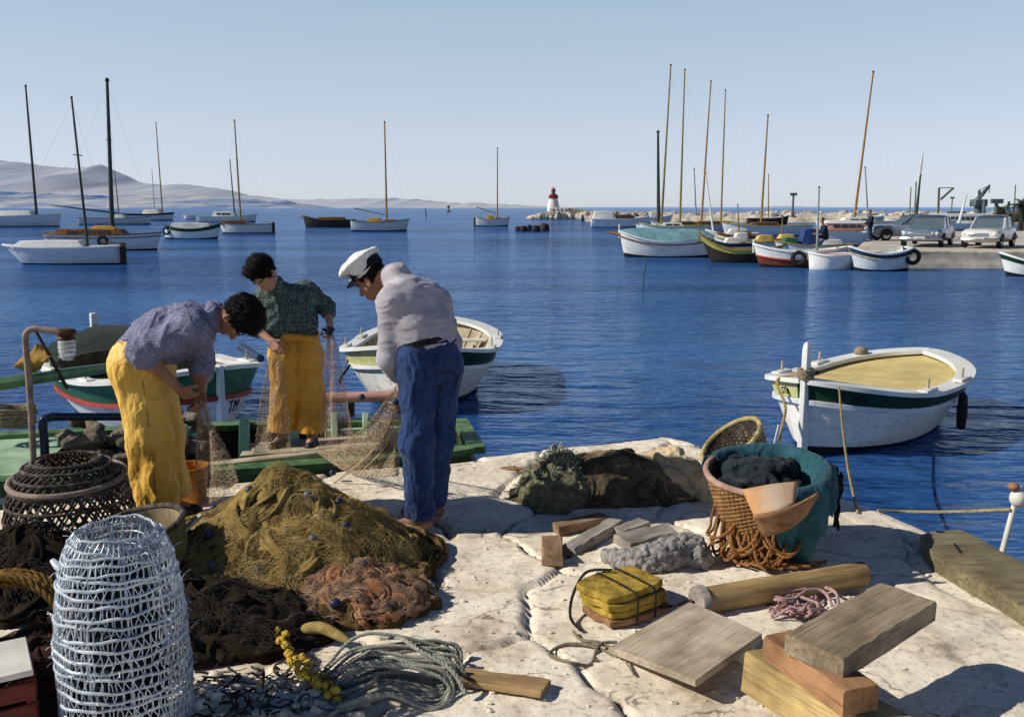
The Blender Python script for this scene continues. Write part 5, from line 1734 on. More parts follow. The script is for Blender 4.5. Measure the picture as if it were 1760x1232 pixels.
def body_core(J, lat_sh, lat_hip):
    """skin of the whole figure, one continuous surface"""
    pr = []
    pe, ch, nk = J['pelvis'], J['chest'], J['neck']
    for s_ in (-1, 1):
        pr.append(limb(pe + lat_hip * s_ * .06, ch + lat_sh * s_ * .07, .09, .10, .06))
    pr.append(limb(ch, nk, .09, .055, .05)); pr.append(limb(J['shL'], J['shR'], .05, .05, .05))
    pr.append(limb(nk, J['head'], .056, .05, .03))
    for s_ in 'LR':
        pr += [limb(J['sh' + s_], J['el' + s_], .046, .038, .03), limb(J['el' + s_], J['el' + s_].lerp(J['wr' + s_], .35), .038, .040, .03), limb(J['el' + s_].lerp(J['wr' + s_], .35), J['wr' + s_], .040, .026, .03),
               limb(J['hip' + s_], J['kn' + s_], .072, .05, .05), limb(J['kn' + s_], J['an' + s_], .05, .036, .03), limb(J['an' + s_], J['toe' + s_], .036, .028, .02)]
        heel = J['an' + s_] - (J['toe' + s_] - J['an' + s_]).normalized() * .04; heel.z = J['toe' + s_].z + .005
        pr.append(limb(J['an' + s_], heel, .034, .028, .02))
    return pr


def shoe(name, an, toe, m, root, h=.045, gz_=0):
    d = (toe - an); d.z = 0; d.normalize()
    base = Vector((an.x, an.y, toe.z))
    pr = [limb(base - d * .045 + Vector((0, 0, .012)), base + d * .05 + Vector((0, 0, .018)), .036, .040, .03), limb(base + d * .05 + Vector((0, 0, .012)), base + d * .155, .042, .034, .03), limb(base + Vector((0, 0, .03)), an, .042, .040, .03)]
    sd = Vector((-d.y, d.x, 0))
    pr.append(limb(base + d * .12 + sd * .018, base + d * .17 + sd * .012, .03, .024, .02))
    return sdf_obj(name, pr, m, root, .006, 2)


# ---------------- man in the white cap ------------------------------------------------
Y3 = 5.38
J = dict(pelvis=P(738, 618, Y3 + .02), chest=P(712, 515, Y3 + .10), neck=P(672, 474, Y3 + .16), head=P(637, 478, Y3 + .22),
         shL=P(672, 520, Y3 - .03), elL=P(668, 618, Y3 - .04), wrL=P(688, 655, Y3 + .16), shR=P(752, 520, Y3 + .27), elR=P(775, 590, Y3 + .30), wrR=P(703, 645, Y3 + .36),
         hipL=P(720, 632, Y3 - .05), knL=P(716, 758, Y3 - .07), anL=P(722, 888, Y3 - .06), hipR=P(758, 632, Y3 + .10), knR=P(752, 755, Y3 + .13), anR=P(742, 868, Y3 + .17))
J['toeL'] = Vector((J['anL'].x - .12, J['anL'].y - .02, .03)); J['toeR'] = Vector((J['anR'].x - .14, J['anR'].y + .02, .03))
J['anL'].z = .085; J['anR'].z = .085
p3 = thing('person', 'man in white peaked cap, grey pullover and blue trousers, back turned, looking down', 'person', (J['anL'].x, J['anL'].y, 0))
lat = (J['shR'] - J['shL']).normalized(); lh_ = (J['hipR'] - J['hipL']).normalized()
hp_, fr_ = head_prims(J['head'], (-.74, .30, -.60), (-.52, .10, .75), 1.0)
pr = body_core(J, lat, lh_) + hp_
pr += hand_prims(J['wrL'], P(688, 672, Y3 + .26) - J['wrL'], (.5, .6, -.3), (-.5, .5, .6), (.7, .9, .7)) + hand_prims(J['wrR'], P(690, 662, Y3 + .32) - J['wrR'], (-.2, -.6, -.5), (-.3, -.4, .7), (.7, .9, .7))
sdf_obj('body', pr, M_SKIN, p3, .0065, 1)
add_head_parts(p3, J['head'], fr_, cap=True, wild=.005)
# cap
f, u, r = fr_; T = lambda x, y, z: J['head'] + r * x + f * y + u * z
A = [tuple(r), tuple(f), tuple(u)]
cp = sdf_obj('cap', [('ell', T(0, .0, .118), (.132, .150, .036), A, .02), ('ell', T(0, .04, .128), (.10, .08, .034), A, .03), limb(T(-.02, -.015, .085), T(.02, -.015, .085), .084, .084, .02)], M_CAPW, p3, .006, 2, folds(3, .003, (14, 14, 14)))
rg = [[T(.090 * math.cos(a_), -.014 + .110 * math.sin(a_), z_) for a_ in np.linspace(0, 2 * PI, 33)[:-1]] for z_ in (.042, .092)]
bd = MB().loft(rg, True, False).build('cap_band', M_BLACKC, cp, solid=.006)
for v in bd.data.vertices: v.co -= Vector(p3['_loc'])
rows = [[T(k * .095 * math.sin(a_) , -.012 + .108 * math.cos(a_) * (1 if k <= 1 else 1) + (k - 1) * .22 * math.cos(a_), .066 - (k - 1) * .09) for a_ in np.linspace(-1.05, 1.05, 15)] for k in (1.0, 1.1, 1.22, 1.3)]
pk = MB().grid(rows).build('cap_peak', M_PEAK, cp, solid=.005)
for v in pk.data.vertices: v.co -= Vector(p3['_loc'])
# pullover
pe, ch, nk = J['pelvis'], J['chest'], J['neck']
pr = []
for s_ in (-1, 1):
    pr.append(limb(pe.lerp(ch, .16) + lh_ * s_ * .055, pe.lerp(ch, .55) + lat * s_ * .065, .100, .128, .06))
    pr.append(limb(pe.lerp(ch, .55) + lat * s_ * .065, ch + lat * s_ * .085, .128, .118, .06))
pr += [limb(J['shL'], J['shR'], .078, .080, .06), limb(ch, nk - (nk - ch) * .15, .115, .070, .06), limb(nk - (J['head'] - nk) * .3, nk + (J['head'] - nk) * .02, .070, .060, .03)]
for s_ in 'LR':
    a, b, c_ = J['sh' + s_], J['el' + s_], J['wr' + s_]
    pr += [limb(a, b, .074, .062, .04), limb(b, b.lerp(c_, .72), .064, .048, .03)]
pr.append(limb(pe.lerp(ch, .30) - lat * .05, pe.lerp(ch, .30) + lat * .05, .136, .136, .05))
pu3 = sdf_obj('pullover', pr, M_SWEAT, p3, .007, 2, folds(11, .009, (5, 5, 15)))
# trousers and belt
pr = [limb(pe.lerp(ch, .12) - lh_ * .058, pe.lerp(ch, .12) + lh_ * .058, .130, .130, .04), limb(J['hipL'] + Vector((0, 0, .02)), J['hipR'] + Vector((0, 0, .02)), .118, .118, .06)]
for s_ in 'LR':
    a, b, c_ = J['hip' + s_], J['kn' + s_], J['an' + s_] + Vector((0, 0, .02))
    pr += [limb(a, b, .108, .088, .05), limb(b, c_, .088, .078, .05)]
tr3 = sdf_obj('trousers', pr, M_BLUE, p3, .007, 2, folds(23, .017, (8, 8, 4.5)), post=hem(.075))
ctr = pe.lerp(ch, .235); ax = (ch - pe).normalized()


def puck(V):
    d = (V - np.array(ctr)) @ np.array(ax)
    return V - np.outer(d - np.clip(d, -.019, .019), np.array(ax))


sdf_obj('belt', [limb(ctr - lh_ * .058, ctr + lh_ * .058, .143, .143, .02)], M_BLACKC, p3, .007, 0, post=puck)
for s_ in 'LR': shoe('shoe', J['an' + s_], J['toe' + s_], M_SHOE, p3)

# ---------------- bending man in yellow oilskins ---------------------------------------
Y1 = 5.45
J = dict(pelvis=P(243, 612, Y1), chest=P(322, 562, Y1), neck=P(372, 543, Y1 + .0), head=P(408, 545, Y1 - .01),
         shR=P(330, 566, Y1 - .18), elR=P(243, 605, Y1 - .26), wrR=P(308, 668, Y1 - .20), shL=P(340, 572, Y1 + .17), elL=P(346, 634, Y1 + .14), wrL=P(346, 680, Y1 + .02),
         hipR=P(236, 632, Y1 - .10), knR=P(258, 752, Y1 - .12), anR=P(272, 885, Y1 - .11), hipL=P(252, 628, Y1 + .09), knL=P(276, 748, Y1 + .11), anL=P(292, 870, Y1 + .13))
J['toeR'] = Vector((J['anR'].x + .15, J['anR'].y - .03, .03)); J['toeL'] = Vector((J['anL'].x + .15, J['anL'].y + .02, .03)); J['anR'].z = .09; J['anL'].z = .09
p1 = thing('person', 'dark haired man bending double in blue checked shirt and yellow oilskin trousers', 'person', (J['anR'].x, J['anR'].y, 0))
lat = (J['shL'] - J['shR']).normalized(); lh_ = (J['hipL'] - J['hipR']).normalized()
hp_, fr_ = head_prims(J['head'], (.06, -.05, -1), (.95, -.06, .06), 1.05)
pr = body_core(J, lat, lh_) + hp_
pr += hand_prims(J['wrR'], P(335, 688, Y1 - .12) - J['wrR'], (.3, .6, -.4), (.6, .2, .4), (.5, .8, .6)) + hand_prims(J['wrL'], P(347, 700, Y1 - .05) - J['wrL'], (-.2, -.9, 0), (-.9, .1, .2), (.6, .9, .7))
sdf_obj('body', pr, M_SKIN, p1, .0065, 1)
add_head_parts(p1, J['head'], fr_, 1.12, wild=.011)
pe, ch, nk = J['pelvis'], J['chest'], J['neck']
pr = []
for s_ in (-1, 1):
    pr.append(limb(pe + lh_ * s_ * .06 + Vector((.0, 0, .03)), pe.lerp(ch, .5) + lat * s_ * .075 + Vector((0, 0, .03)), .125, .148, .06))
    pr.append(limb(pe.lerp(ch, .5) + lat * s_ * .075 + Vector((0, 0, .03)), ch + lat * s_ * .085 + Vector((0, 0, .01)), .148, .125, .06))
pr += [limb(J['shL'], J['shR'], .085, .085, .06), limb(ch, nk - (nk - ch) * .1, .12, .08, .06)]
a, b, c_ = J['shR'], J['elR'], J['wrR']; pr += [limb(a, b, .088, .078, .05), limb(b, b.lerp(c_, .12), .078, .072, .02)]
a, b, c_ = J['shL'], J['elL'], J['wrL']; pr += [limb(a, b, .085, .072, .05), limb(b, b.lerp(c_, .1), .072, .066, .02)]
sh1 = sdf_obj('shirt', pr, M_SHIRT1, p1, .007, 2, folds(31, .013, (9, 9, 11)))
cl = MB()
nd = (J['head'] - nk).normalized(); s1 = nd.cross(Vector((0, 1, 0))).normalized(); s2 = nd.cross(s1)
ring = lambda q, rr_: [nk + nd * q + s1 * (rr_ * math.cos(a_)) + s2 * (rr_ * math.sin(a_)) for a_ in np.linspace(.35, 2 * PI - .35, 26)]
cl.loft([ring(-.03, .078), ring(.012, .072), ring(.014, .08), ring(-.035, .098)], False, False)
cl.build('collar', M_SHIRT1, p1, world=True, solid=.006)
pr = [limb(pe + Vector((.01, 0, -.0)) - lh_ * .06, pe + lh_ * .06, .142, .142, .05), limb(J['hipR'], J['hipL'], .145, .145, .06)]
for s_ in 'RL':
    a, b, c_ = J['hip' + s_], J['kn' + s_], J['an' + s_] + Vector((0, 0, .06))
    pr += [limb(a, b, .145, .118, .06), limb(b, c_, .118, .118, .05)]
ot1 = sdf_obj('oilskin_trousers', pr, M_OIL1, p1, .008, 2, folds(44, .019, (6.5, 6.5, 3), .3), post=hem(.13))
for s_ in 'LR': shoe('boot', J['an' + s_], J['toe' + s_], M_BOOT, p1)

# ---------------- man in green plaid standing in the work boat -----------------------------
Y2 = 7.42
J = dict(pelvis=P(507, 598, Y2 + .03), chest=P(492, 522, Y2 - .02), neck=P(472, 487, Y2 - .08), head=P(452, 470, Y2 - .16),
         shL=P(527, 502, Y2 + .06), elL=P(562, 528, Y2 + .12), wrL=P(567, 556, Y2 - .03), shR=P(452, 515, Y2 - .04), elR=P(436, 560, Y2 - .10), wrR=P(466, 585, Y2 - .20),
         hipR=P(490, 612, Y2 + .0), knR=P(488, 682, Y2 - .04), anR=P(486, 748, Y2 - .02), hipL=P(528, 612, Y2 + .05), knL=P(534, 682, Y2 + .02), anL=P(537, 748, Y2 - .02))
dz = J['anR'].z - .10
J['toeR'] = J['anR'] + Vector((-.05, -.15, -.06)); J['toeL'] = J['anL'] + Vector((.0, -.16, -.06))
p2 = thing('person', 'dark haired man in green plaid shirt and ochre oilskins standing in the boat, looking down', 'person', (J['anR'].x, J['anR'].y, J['toeR'].z - .03))
lat = (J['shL'] - J['shR']).normalized(); lh_ = (J['hipL'] - J['hipR']).normalized()
hp_, fr_ = head_prims(J['head'], (-.18, -.66, -.72), (-.42, -.42, .80), 1.08)
pr = body_core(J, lat, lh_) + hp_
pr += hand_prims(J['wrR'], P(480, 606, Y2 - .24) - J['wrR'], (.5, .5, -.3), (.4, -.6, .3), (.35, .6, .5)) + hand_prims(J['wrL'], P(568, 580, Y2 - .08) - J['wrL'], (-.5, -.6, 0), (-.6, -.5, 0), (.6, .9, .7))
sdf_obj('body', pr, M_SKIN2, p2, .0065, 1)
add_head_parts(p2, J['head'], fr_, 1.12, wild=.014)
pe, ch, nk = J['pelvis'], J['chest'], J['neck']
pr = []
for s_ in (-1, 1):
    pr.append(limb(pe.lerp(ch, .22) + lh_ * s_ * .065, pe.lerp(ch, .6) + lat * s_ * .08, .115, .13, .06))
    pr.append(limb(pe.lerp(ch, .6) + lat * s_ * .08, ch + lat * s_ * .09, .13, .12, .06))
pr += [limb(J['shL'], J['shR'], .082, .082, .06), limb(ch, nk - (nk - ch) * .1, .12, .075, .06)]
a, b, c_ = J['shL'], J['elL'], J['wrL']; pr += [limb(a, b, .078, .066, .04), limb(b, b.lerp(c_, .35), .066, .056, .03)]
a, b, c_ = J['shR'], J['elR'], J['wrR']; pr += [limb(a, b, .078, .066, .04), limb(b, b.lerp(c_, .25), .066, .058, .03)]
sh2 = sdf_obj('shirt', pr, M_SHIRT2, p2, .007, 2, folds(57, .013, (9, 9, 10), .3))
pr = [limb(pe.lerp(ch, .12) - lh_ * .07, pe.lerp(ch, .12) + lh_ * .07, .118, .118, .05), limb(J['hipR'], J['hipL'], .125, .125, .06)]
for s_ in 'RL':
    a, b, c_ = J['hip' + s_], J['kn' + s_], J['an' + s_] + Vector((0, 0, .05))
    pr += [limb(a, b, .128, .108, .04), limb(b, c_, .108, .112, .04)]
ot2 = sdf_obj('oilskin_trousers', pr, M_OIL2, p2, .008, 2, folds(63, .017, (6.5, 6.5, 3.2), .3), post=hem(J['anR'].z + .045))
ctr = pe.lerp(ch, .30); ax = (ch - pe).normalized(); fw = ax.cross(lh_).normalized()
rl_ = []
for q, rr_ in ((-.035, 1.0), (0, 1.06), (.03, 1.0)):
    rl_.append([ctr + ax * (q + .012 * math.sin(a_ * 3)) + lh_ * (.205 * rr_ * math.cos(a_)) + fw * (.142 * rr_ * math.sin(a_)) for a_ in np.linspace(0, 2 * PI, 40)[:-1]])
MB().loft(rl_, True, False).build('rolled_waistband', M_OIL2, p2, world=True, solid=.012)
for s_ in 'LR':
    shoe('shoe', J['an' + s_], J['toe' + s_], M_SHOED, p2)
    sdf_obj('sock', [limb(J['an' + s_] - Vector((0, 0, .01)), J['an' + s_] + Vector((0, 0, .09)), .046, .048, .02)], M_SOCK, p2, .007, 1, folds(5, .004, (20, 20, 30)))

# sewn details
M_BLUESEAM = flat('dark_blue_seam', (.012, .02, .06), .9, .1)
stitch('side_seam', tr3, [(716, 640), (712, 690), (707, 740), (706, 800), (712, 860)], .0022, M_BLUESEAM, p3)
stitch('pocket_edge', tr3, [(727, 628), (731, 640), (733, 655)], .003, M_BLUESEAM, p3)
stitch('back_pocket', tr3, [(752, 640), (756, 672), (771, 676), (782, 668), (783, 640), (752, 640)], .0022, M_BLUESEAM, p3, 3)
stitch('centre_seam', tr3, [(748, 622), (750, 660), (748, 700), (746, 728)], .0022, M_BLUESEAM, p3)
stitch('hem_rib', pu3, [(704, 596), (725, 594), (750, 588), (776, 580)], .004, M_SWEAT, p3)
M_OILSEAM = flat('oilskin_seam', (.38, .20, .02), .7, .2)
stitch('side_seam', ot1, [(240, 610), (246, 660), (254, 720), (262, 790), (268, 850)], .003, M_OILSEAM, p1)
stitch('waist_seam', ot1, [(206, 588), (224, 600), (240, 612)], .004, M_OILSEAM, p1)
stitch('fly_seam', ot2, [(512, 590), (513, 620), (512, 645)], .003, M_OILSEAM, p2)
M_SHDARK = flat('dark_green_thread', (.012, .02, .018), .9, .1)
stitch('button_placket', sh2, [(474, 505), (480, 530), (487, 555), (490, 570)], .003, M_SHDARK, p2)
stitch('pocket_flap', sh2, [(496, 520), (512, 518), (512, 534), (504, 538), (497, 534), (496, 520)], .0025, M_SHDARK, p2, 3)
M_SH1D = flat('violet_thread', (.12, .12, .22), .9, .1)
stitch('yoke_seam', sh1, [(345, 512), (338, 530), (334, 548)], .003, M_SH1D, p1)
stitch('shirt_hem', sh1, [(208, 574), (216, 584), (226, 596)], .004, M_SH1D, p1)
# ================================================================= NETS, TRAPS, ROPES (foreground left)
M_NETO = netmat('ochre_net', (.34, .235, .08), (.16, .105, .035), (.48, .36, .15), 16)
M_NETB = netmat('brown_pink_net', (.42, .20, .10), (.20, .085, .04), (.58, .34, .20), 12)
M_NETDK = netmat('brown_shadow_net', (.13, .085, .035), (.05, .035, .018), (.22, .15, .06), 12)  # shade put into the colour: for crevices under the folds and trailing skirt
M_NETD = netmat('dark_net', (.035, .035, .035), (.012, .012, .016), (.09, .08, .06), 9)
M_TRAPSHADE = netmat('trap_shade', (.020, .030, .036), (.006, .010, .014), (.05, .065, .075), 14)  # colour of the shade inside the wire trap
M_NETBLK = netmat('black_tarred_net', (.030, .022, .015), (.009, .007, .006), (.06, .045, .03), 9)
M_TWO = mat('ochre_twine', (.46, .33, .12), (.28, .19, .06), 30, .95, .3, 200)
M_TWO2 = mat('pale_ochre_twine', (.58, .45, .20), (.40, .29, .11), 30, .95, .3, 200)
M_TWD = mat('tarred_twine', (.07, .055, .045), (.02, .018, .016), 30, .9, .3, 200)
M_TWP = mat('pink_brown_twine', (.50, .34, .24), (.32, .19, .12), 30, .95, .3, 200)
M_TWL = mat('pale_net_twine', (.52, .40, .27), (.40, .29, .18), 30, .95, .3, 200)
M_FLOAT = mat('blue_black_float', (.035, .045, .10), (.015, .02, .05), 20, .45, .2, 60)
M_FLOAT2 = mat('faded_grey_float', (.16, .17, .22), (.07, .075, .11), 20, .6, .3, 60)
M_CORKY = mat('yellow_cork', (.60, .40, .05), (.40, .25, .03), 18, .85, .5, 60, c3=(.70, .50, .10))
M_WIRE = mat('galvanised_wire', (.62, .67, .74), (.36, .43, .54), 25, .5, .2, 60, metal=.25, spec=.4)
M_WICKD = mat('dark_wicker', (.075, .06, .05), (.02, .017, .015), 22, .85, .5, 60, c3=(.22, .19, .16))
M_WICK = mat('brown_wicker', (.30, .16, .06), (.15, .07, .025), 25, .8, .6, 60, c3=(.42, .25, .10))
M_ROPEG = mat('grey_rope', (.34, .34, .29), (.20, .20, .17), 40, .95, .5, 250, c3=(.44, .43, .36), dirt=.15)
M_ROPEB = mat('rust_rope', (.34, .16, .05), (.18, .075, .022), 40, .95, .5, 250, dirt=.15)
M_ROPEY = mat('yellow_brown_rope', (.30, .16, .03), (.13, .065, .015), 30, .95, .5, 250, dirt=.3)
M_ROPEP = mat('pink_rope', (.52, .34, .33), (.36, .22, .22), 30, .95, .5, 250, dirt=.15)
rnd = random.Random(11)


def heap(name, root, c, rx, ry, hz, m, seed, nroll, rl=(.25, .55), rr_=(.018, .036), h=.0085, p=1.5, lean=(0, 0), amp=.006, rot=0.0, sc=(26, 26, 26)):
    """a thrown-down heap of netting: a mound clad in overlapping rolls and bunched folds"""
    r = random.Random(seed)
    cr, sr = math.cos(rot), math.sin(rot)

    def H(u, v):
        q = math.hypot(u, v)
        return hz * max(0, 1 - q ** p) * (1 + .16 * float(vnoise(u * 2.4 + seed, v * 2.4, 1.7)))

    def W(u, v, dz=0.0):
        k = H(u, v) / hz
        x, y = u * rx, v * ry
        return Vector((c[0] + x * cr - y * sr + lean[0] * k, c[1] + x * sr + y * cr + lean[1] * k, H(u, v) + dz))
    pr = []
    # mound core
    for i in range(26):
        a = 2 * PI * i / 26 * 2.4; q = math.sqrt(i / 26) * .80
        p_ = W(q * math.cos(a), q * math.sin(a)); rad = max(.05, min(.15, p_.z * .5 + .02))
        pr.append(('cap', Vector((p_.x, p_.y, max(p_.z * .93 - rad, -.02))), Vector((p_.x, p_.y, -.03)), rad, rad * 1.1, .06))
    for i in range(nroll):
        a = r.uniform(0, 2 * PI); q = r.random() ** .6 * .9
        rad = r.uniform(*rr_); L = r.uniform(*rl) / max(rx, ry); n = 7; pts = []
        cross = r.random() < .4
        ph, wob = r.uniform(0, 6), r.uniform(.05, .16)
        for s in range(n + 1):
            w_ = s / n
            if cross:
                aa = a + L * 1.1 * (w_ - .5) / max(q, .3); qq = q + wob * math.sin(w_ * 5 + ph)
            else:
                aa = a + wob * math.sin(w_ * 4.5 + ph) / max(q, .3); qq = q + L * (w_ - .3)
            qq = max(.0, min(1.03, qq))
            pts.append(W(qq * math.cos(aa), qq * math.sin(aa), rad * .25 + .010 * math.sin(w_ * 7 + ph)))
        for s in range(n):
            e0 = .55 + .45 * math.sin(PI * (s + .3) / (n + .6)); e1 = .55 + .45 * math.sin(PI * (s + 1.3) / (n + .6))
            pr.append(('cap', pts[s], pts[s + 1], rad * e0, rad * e1, .009))
    o = sdf_obj(name, pr, m, root, h, 1, lambda V: amp * .5 * fbm(V[:, 0] * sc[0] + seed, V[:, 1] * sc[1], V[:, 2] * sc[2], 2) + amp * (1 - 2.2 * np.abs(vnoise(V[:, 0] * 21, V[:, 1] * 21 + seed, V[:, 2] * 21))),
                post=lambda V: np.where(V[:, 2:3] < -.03, np.concatenate([V[:, :2], np.full((len(V), 1), -.03)], 1), V))
    return o, W


def bundles(name, root, W, rx, ry, m, seed, n, rr_=(.026, .05), rl=(.25, .6), zoff=.55, qmax=1.0, arange=(0, 2 * PI)):
    """hanks of bunched netting laid over the mound: lobed, wrinkled sleeves running downhill or hanging in scallops"""
    r = random.Random(seed); mb = MB()
    for i in range(n):
        a = r.uniform(*arange); q = r.random() ** .62 * .92 * qmax
        rad = r.uniform(*rr_); L = r.uniform(*rl) / max(rx, ry); kind = r.random(); k = 16; pts = []
        ph, wob = r.uniform(0, 6), r.uniform(.05, .18)
        for s in range(k + 1):
            w_ = s / k
            if kind < .40:       # scallop
                aa = a + L * .9 * (w_ - .5) / max(q, .35); qq = q + L * .55 * math.sin(PI * w_) - .1
            elif kind < .55:     # across the slope
                aa = a + L * 1.2 * (w_ - .5) / max(q, .35); qq = q + wob * math.sin(w_ * 5 + ph)
            else:                # downhill
                aa = a + wob * math.sin(w_ * 4.5 + ph) / max(q, .35); qq = q + L * (w_ - .35)
            qq = max(.0, min(1.05, qq))
            pts.append(W(qq * math.cos(aa), qq * math.sin(aa), rad * zoff * (.6 + .6 * math.sin(PI * w_)) + .012 * math.sin(w_ * 9 + ph)))
        pts = smooth_path(pts, 2); fr = frames(pts); nl = r.choice((4, 5, 6, 7)); rings = []
        for s, (p, (N, B)) in enumerate(zip(pts, fr)):
            w_ = s / (len(pts) - 1); env = max(.10, math.sin(PI * min(1, max(0, w_ * .94 + .03))) ** .7)
            env *= 1 + .22 * float(vnoise(w_ * 6 + i * 3.1, seed, .5))
            tw = w_ * r.choice((1,)) * 2.2 + ph; ring = []
            for c in range(22):
                t_ = 2 * PI * c / 22
                lob = 1 + .27 * math.sin(nl * t_ + tw * 2) + .16 * math.sin((nl + 3) * t_ - tw * 3 + s * .35) + .10 * float(vnoise(c * .9 + i * 7, s * .55, 2.2))
                ring.append(p + N * (math.cos(t_) * rad * env * lob * .72) + B * (math.sin(t_) * rad * env * lob))
            rings.append(ring)
        mb.loft(rings)
    return mb.build(name, m, root, world=True, ang=180)


def netsheet(name, root, W, m, seed, nu=70, nv=70, amp=.03, base=.035, r=.0011, u0=-.95, u1=.95, v0=-.95, v1=.95, fr=(3.2, 3.8)):
    """a ruffled layer of real open netting draped over a heap: knotted diamond meshes of fine twine"""
    rr = random.Random(seed); g = []
    for i in range(nu + 1):
        row = []
        for j in range(nv + 1):
            u = u0 + (u1 - u0) * i / nu; v = v0 + (v1 - v0) * j / nv
            du = .16 * float(vnoise(u * 3 + seed, v * 3, 1.1)); dv = .16 * float(vnoise(u * 3, v * 3 + seed, 5.1))
            uu, vv = u + du, v + dv; k = max(1, math.hypot(uu, vv) / 1.06)
            z = base + amp * (1 - 2.4 * abs(float(vnoise(uu * fr[0] + seed, vv * fr[1], 2.7)))) + amp * .6 * float(vnoise(uu * 9, vv * 9 + seed, .3)) + rr.uniform(-.004, .004)
            row.append(W(uu / k, vv / k, z))
        g.append(row)
    mb = MB()
    for i in range(nu):
        for j in range(nv):
            for q in ((i + 1, j + 1), (i + 1, j - 1)) if i % 2 == 0 else ((i + 1, j), (i + 1, j + 1)):
                if 0 <= q[1] <= nv and rr.random() < .93:
                    a, b = g[i][j], g[q[0]][q[1]]
                    if (a - b).length < .11: mb.tube([a, b], r, 3, cap=False)
    return mb.build(name, m, root, world=True, ang=180)


def strands(name, root, W, m, seed, n, r=.0028, L=(.1, .4), dz=(.01, .05)):
    rr = random.Random(seed); mb = MB()
    for i in range(n):
        a = rr.uniform(0, 2 * PI); q = math.sqrt(rr.random()); u, v = q * math.cos(a), q * math.sin(a); d = rr.uniform(0, 2 * PI)
        l = rr.uniform(*L); pts = []
        for s in range(7):
            d += rr.gauss(0, .55); u += l / 6 * math.cos(d); v += l / 6 * math.sin(d)
            k = max(1, math.hypot(u, v) / 1.04)
            pts.append(W(u / k, v / k, rr.uniform(*dz)))
        mb.tube(smooth_path(pts, 3), r, 4)
    return mb.build(name, m, root, world=True)


def floats(root, W, spots, m, seed, r=.026):
    rr = random.Random(seed)
    for u, v in spots:
        p = W(u, v, .075)
        R = Matrix.Rotation(rr.uniform(0, 6), 3, 'Z') @ Matrix.Rotation(rr.uniform(-.6, .6), 3, 'X')
        q = r * rr.uniform(.72, 1.15); p.z += rr.uniform(-.03, .006)
        MB().sphere(p, (q, q * rr.uniform(.75, .95), q * rr.uniform(.8, .95)), 12, 8, R).build('float', m if rr.random() < .75 else M_FLOAT2, root, world=True)


# the great ochre net
cN = (-1.20, 4.74)
net = thing('fishing_net', 'great ochre fishing net heaped on the quay, strung with dark blue floats', 'fishing net', (cN[0], cN[1], 0))
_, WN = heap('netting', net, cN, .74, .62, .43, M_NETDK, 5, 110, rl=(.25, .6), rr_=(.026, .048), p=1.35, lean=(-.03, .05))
bundles('netting_folds', net, WN, .74, .62, M_NETO, 71, 235, (.016, .036), (.18, .55), 1.25)
netsheet('open_meshes', net, WN, M_TWO2, 88, 120, 110, .045, .05, .0010, fr=(5, 6))
netsheet('open_meshes', net, WN, M_TWO, 81, 110, 100, .035, .045)
netsheet('open_meshes', net, WN, M_TWO, 82, 90, 90, .045, .06)
strands('loose_twine', net, WN, M_TWO, 8, 420, .0021, (.15, .6), (.035, .075))
floats(net, WN, [(-.62, -.25), (-.52, .05), (-.42, -.45), (-.3, .18), (-.2, -.12), (-.08, -.42), (.02, .08), (-.1, .42), (-.55, -.5), (-.34, -.72), (.12, -.5), (.22, -.2), (-.72, .1), (-.02, -.78), (.3, -.55), (.15, .3), (-.25, -.3), (.42, -.1), (.5, -.35), (-.45, .4)], M_FLOAT, 3)
# trailing skirt of the net toward the right
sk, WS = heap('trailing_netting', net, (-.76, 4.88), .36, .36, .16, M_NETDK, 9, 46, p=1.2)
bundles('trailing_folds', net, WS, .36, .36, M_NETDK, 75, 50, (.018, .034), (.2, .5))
# brown pink net in front
cB = (-.74, 4.27)
net2 = thing('fishing_net', 'smaller brown pink net lying in tangled clumps against the ochre heap', 'fishing net', (cB[0], cB[1], 0))
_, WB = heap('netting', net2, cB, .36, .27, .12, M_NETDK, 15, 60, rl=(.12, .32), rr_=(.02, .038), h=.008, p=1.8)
bundles('netting_folds', net2, WB, .36, .27, M_NETB, 72, 85, (.016, .032), (.10, .28), 1.2)
netsheet('open_meshes', net2, WB, M_TWP, 83, 75, 60, .03, .04)
netsheet('open_meshes', net2, WB, M_TWP, 84, 70, 60, .035, .055)
strands('loose_twine', net2, WB, M_TWP, 18, 200, .0026, (.3, 1.0), (.03, .065))
floats(net2, WB, [(-.75, .3), (-.5, .55), (.05, .2), (-.62, -.5), (.1, -.6), (-.2, -.85), (.45, -.75), (.6, -.2), (-.15, .75)], M_FLOAT, 6, .024)
# dark tarred net at the foot of the heap
cD = (-1.45, 4.02)
net3 = thing('fishing_net', 'dark tarred net spread flat at the shaded foot of the ochre heap', 'fishing net', (cD[0], cD[1], 0))
_, WD = heap('netting', net3, cD, .62, .36, .17, M_NETBLK, 25, 100, h=.010, p=1.4)
bundles('netting_folds', net3, WD, .62, .36, M_NETBLK, 73, 70, (.022, .042), (.2, .5))
netsheet('open_meshes', net3, WD, M_TWD, 85, 70, 50, .03, .045, .0014)
strands('loose_twine', net3, WD, M_NETBLK, 28, 80, .003)
# dark heap at the left edge
cL = (-2.42, 4.45)
net4 = thing('fishing_net', 'dark net heap at the left edge under the round wicker trap', 'fishing net', (cL[0], cL[1], 0))
_, WL = heap('netting', net4, cL, .55, .42, .26, M_NETBLK, 35, 90, h=.011, p=1.6)
bundles('netting_folds', net4, WL, .55, .42, M_NETBLK, 74, 70, (.022, .042), (.2, .5))
netsheet('open_meshes', net4, WL, M_TWD, 86, 60, 50, .03, .045, .0014)
strands('loose_twine', net4, WL, M_NETBLK, 38, 90, .003)


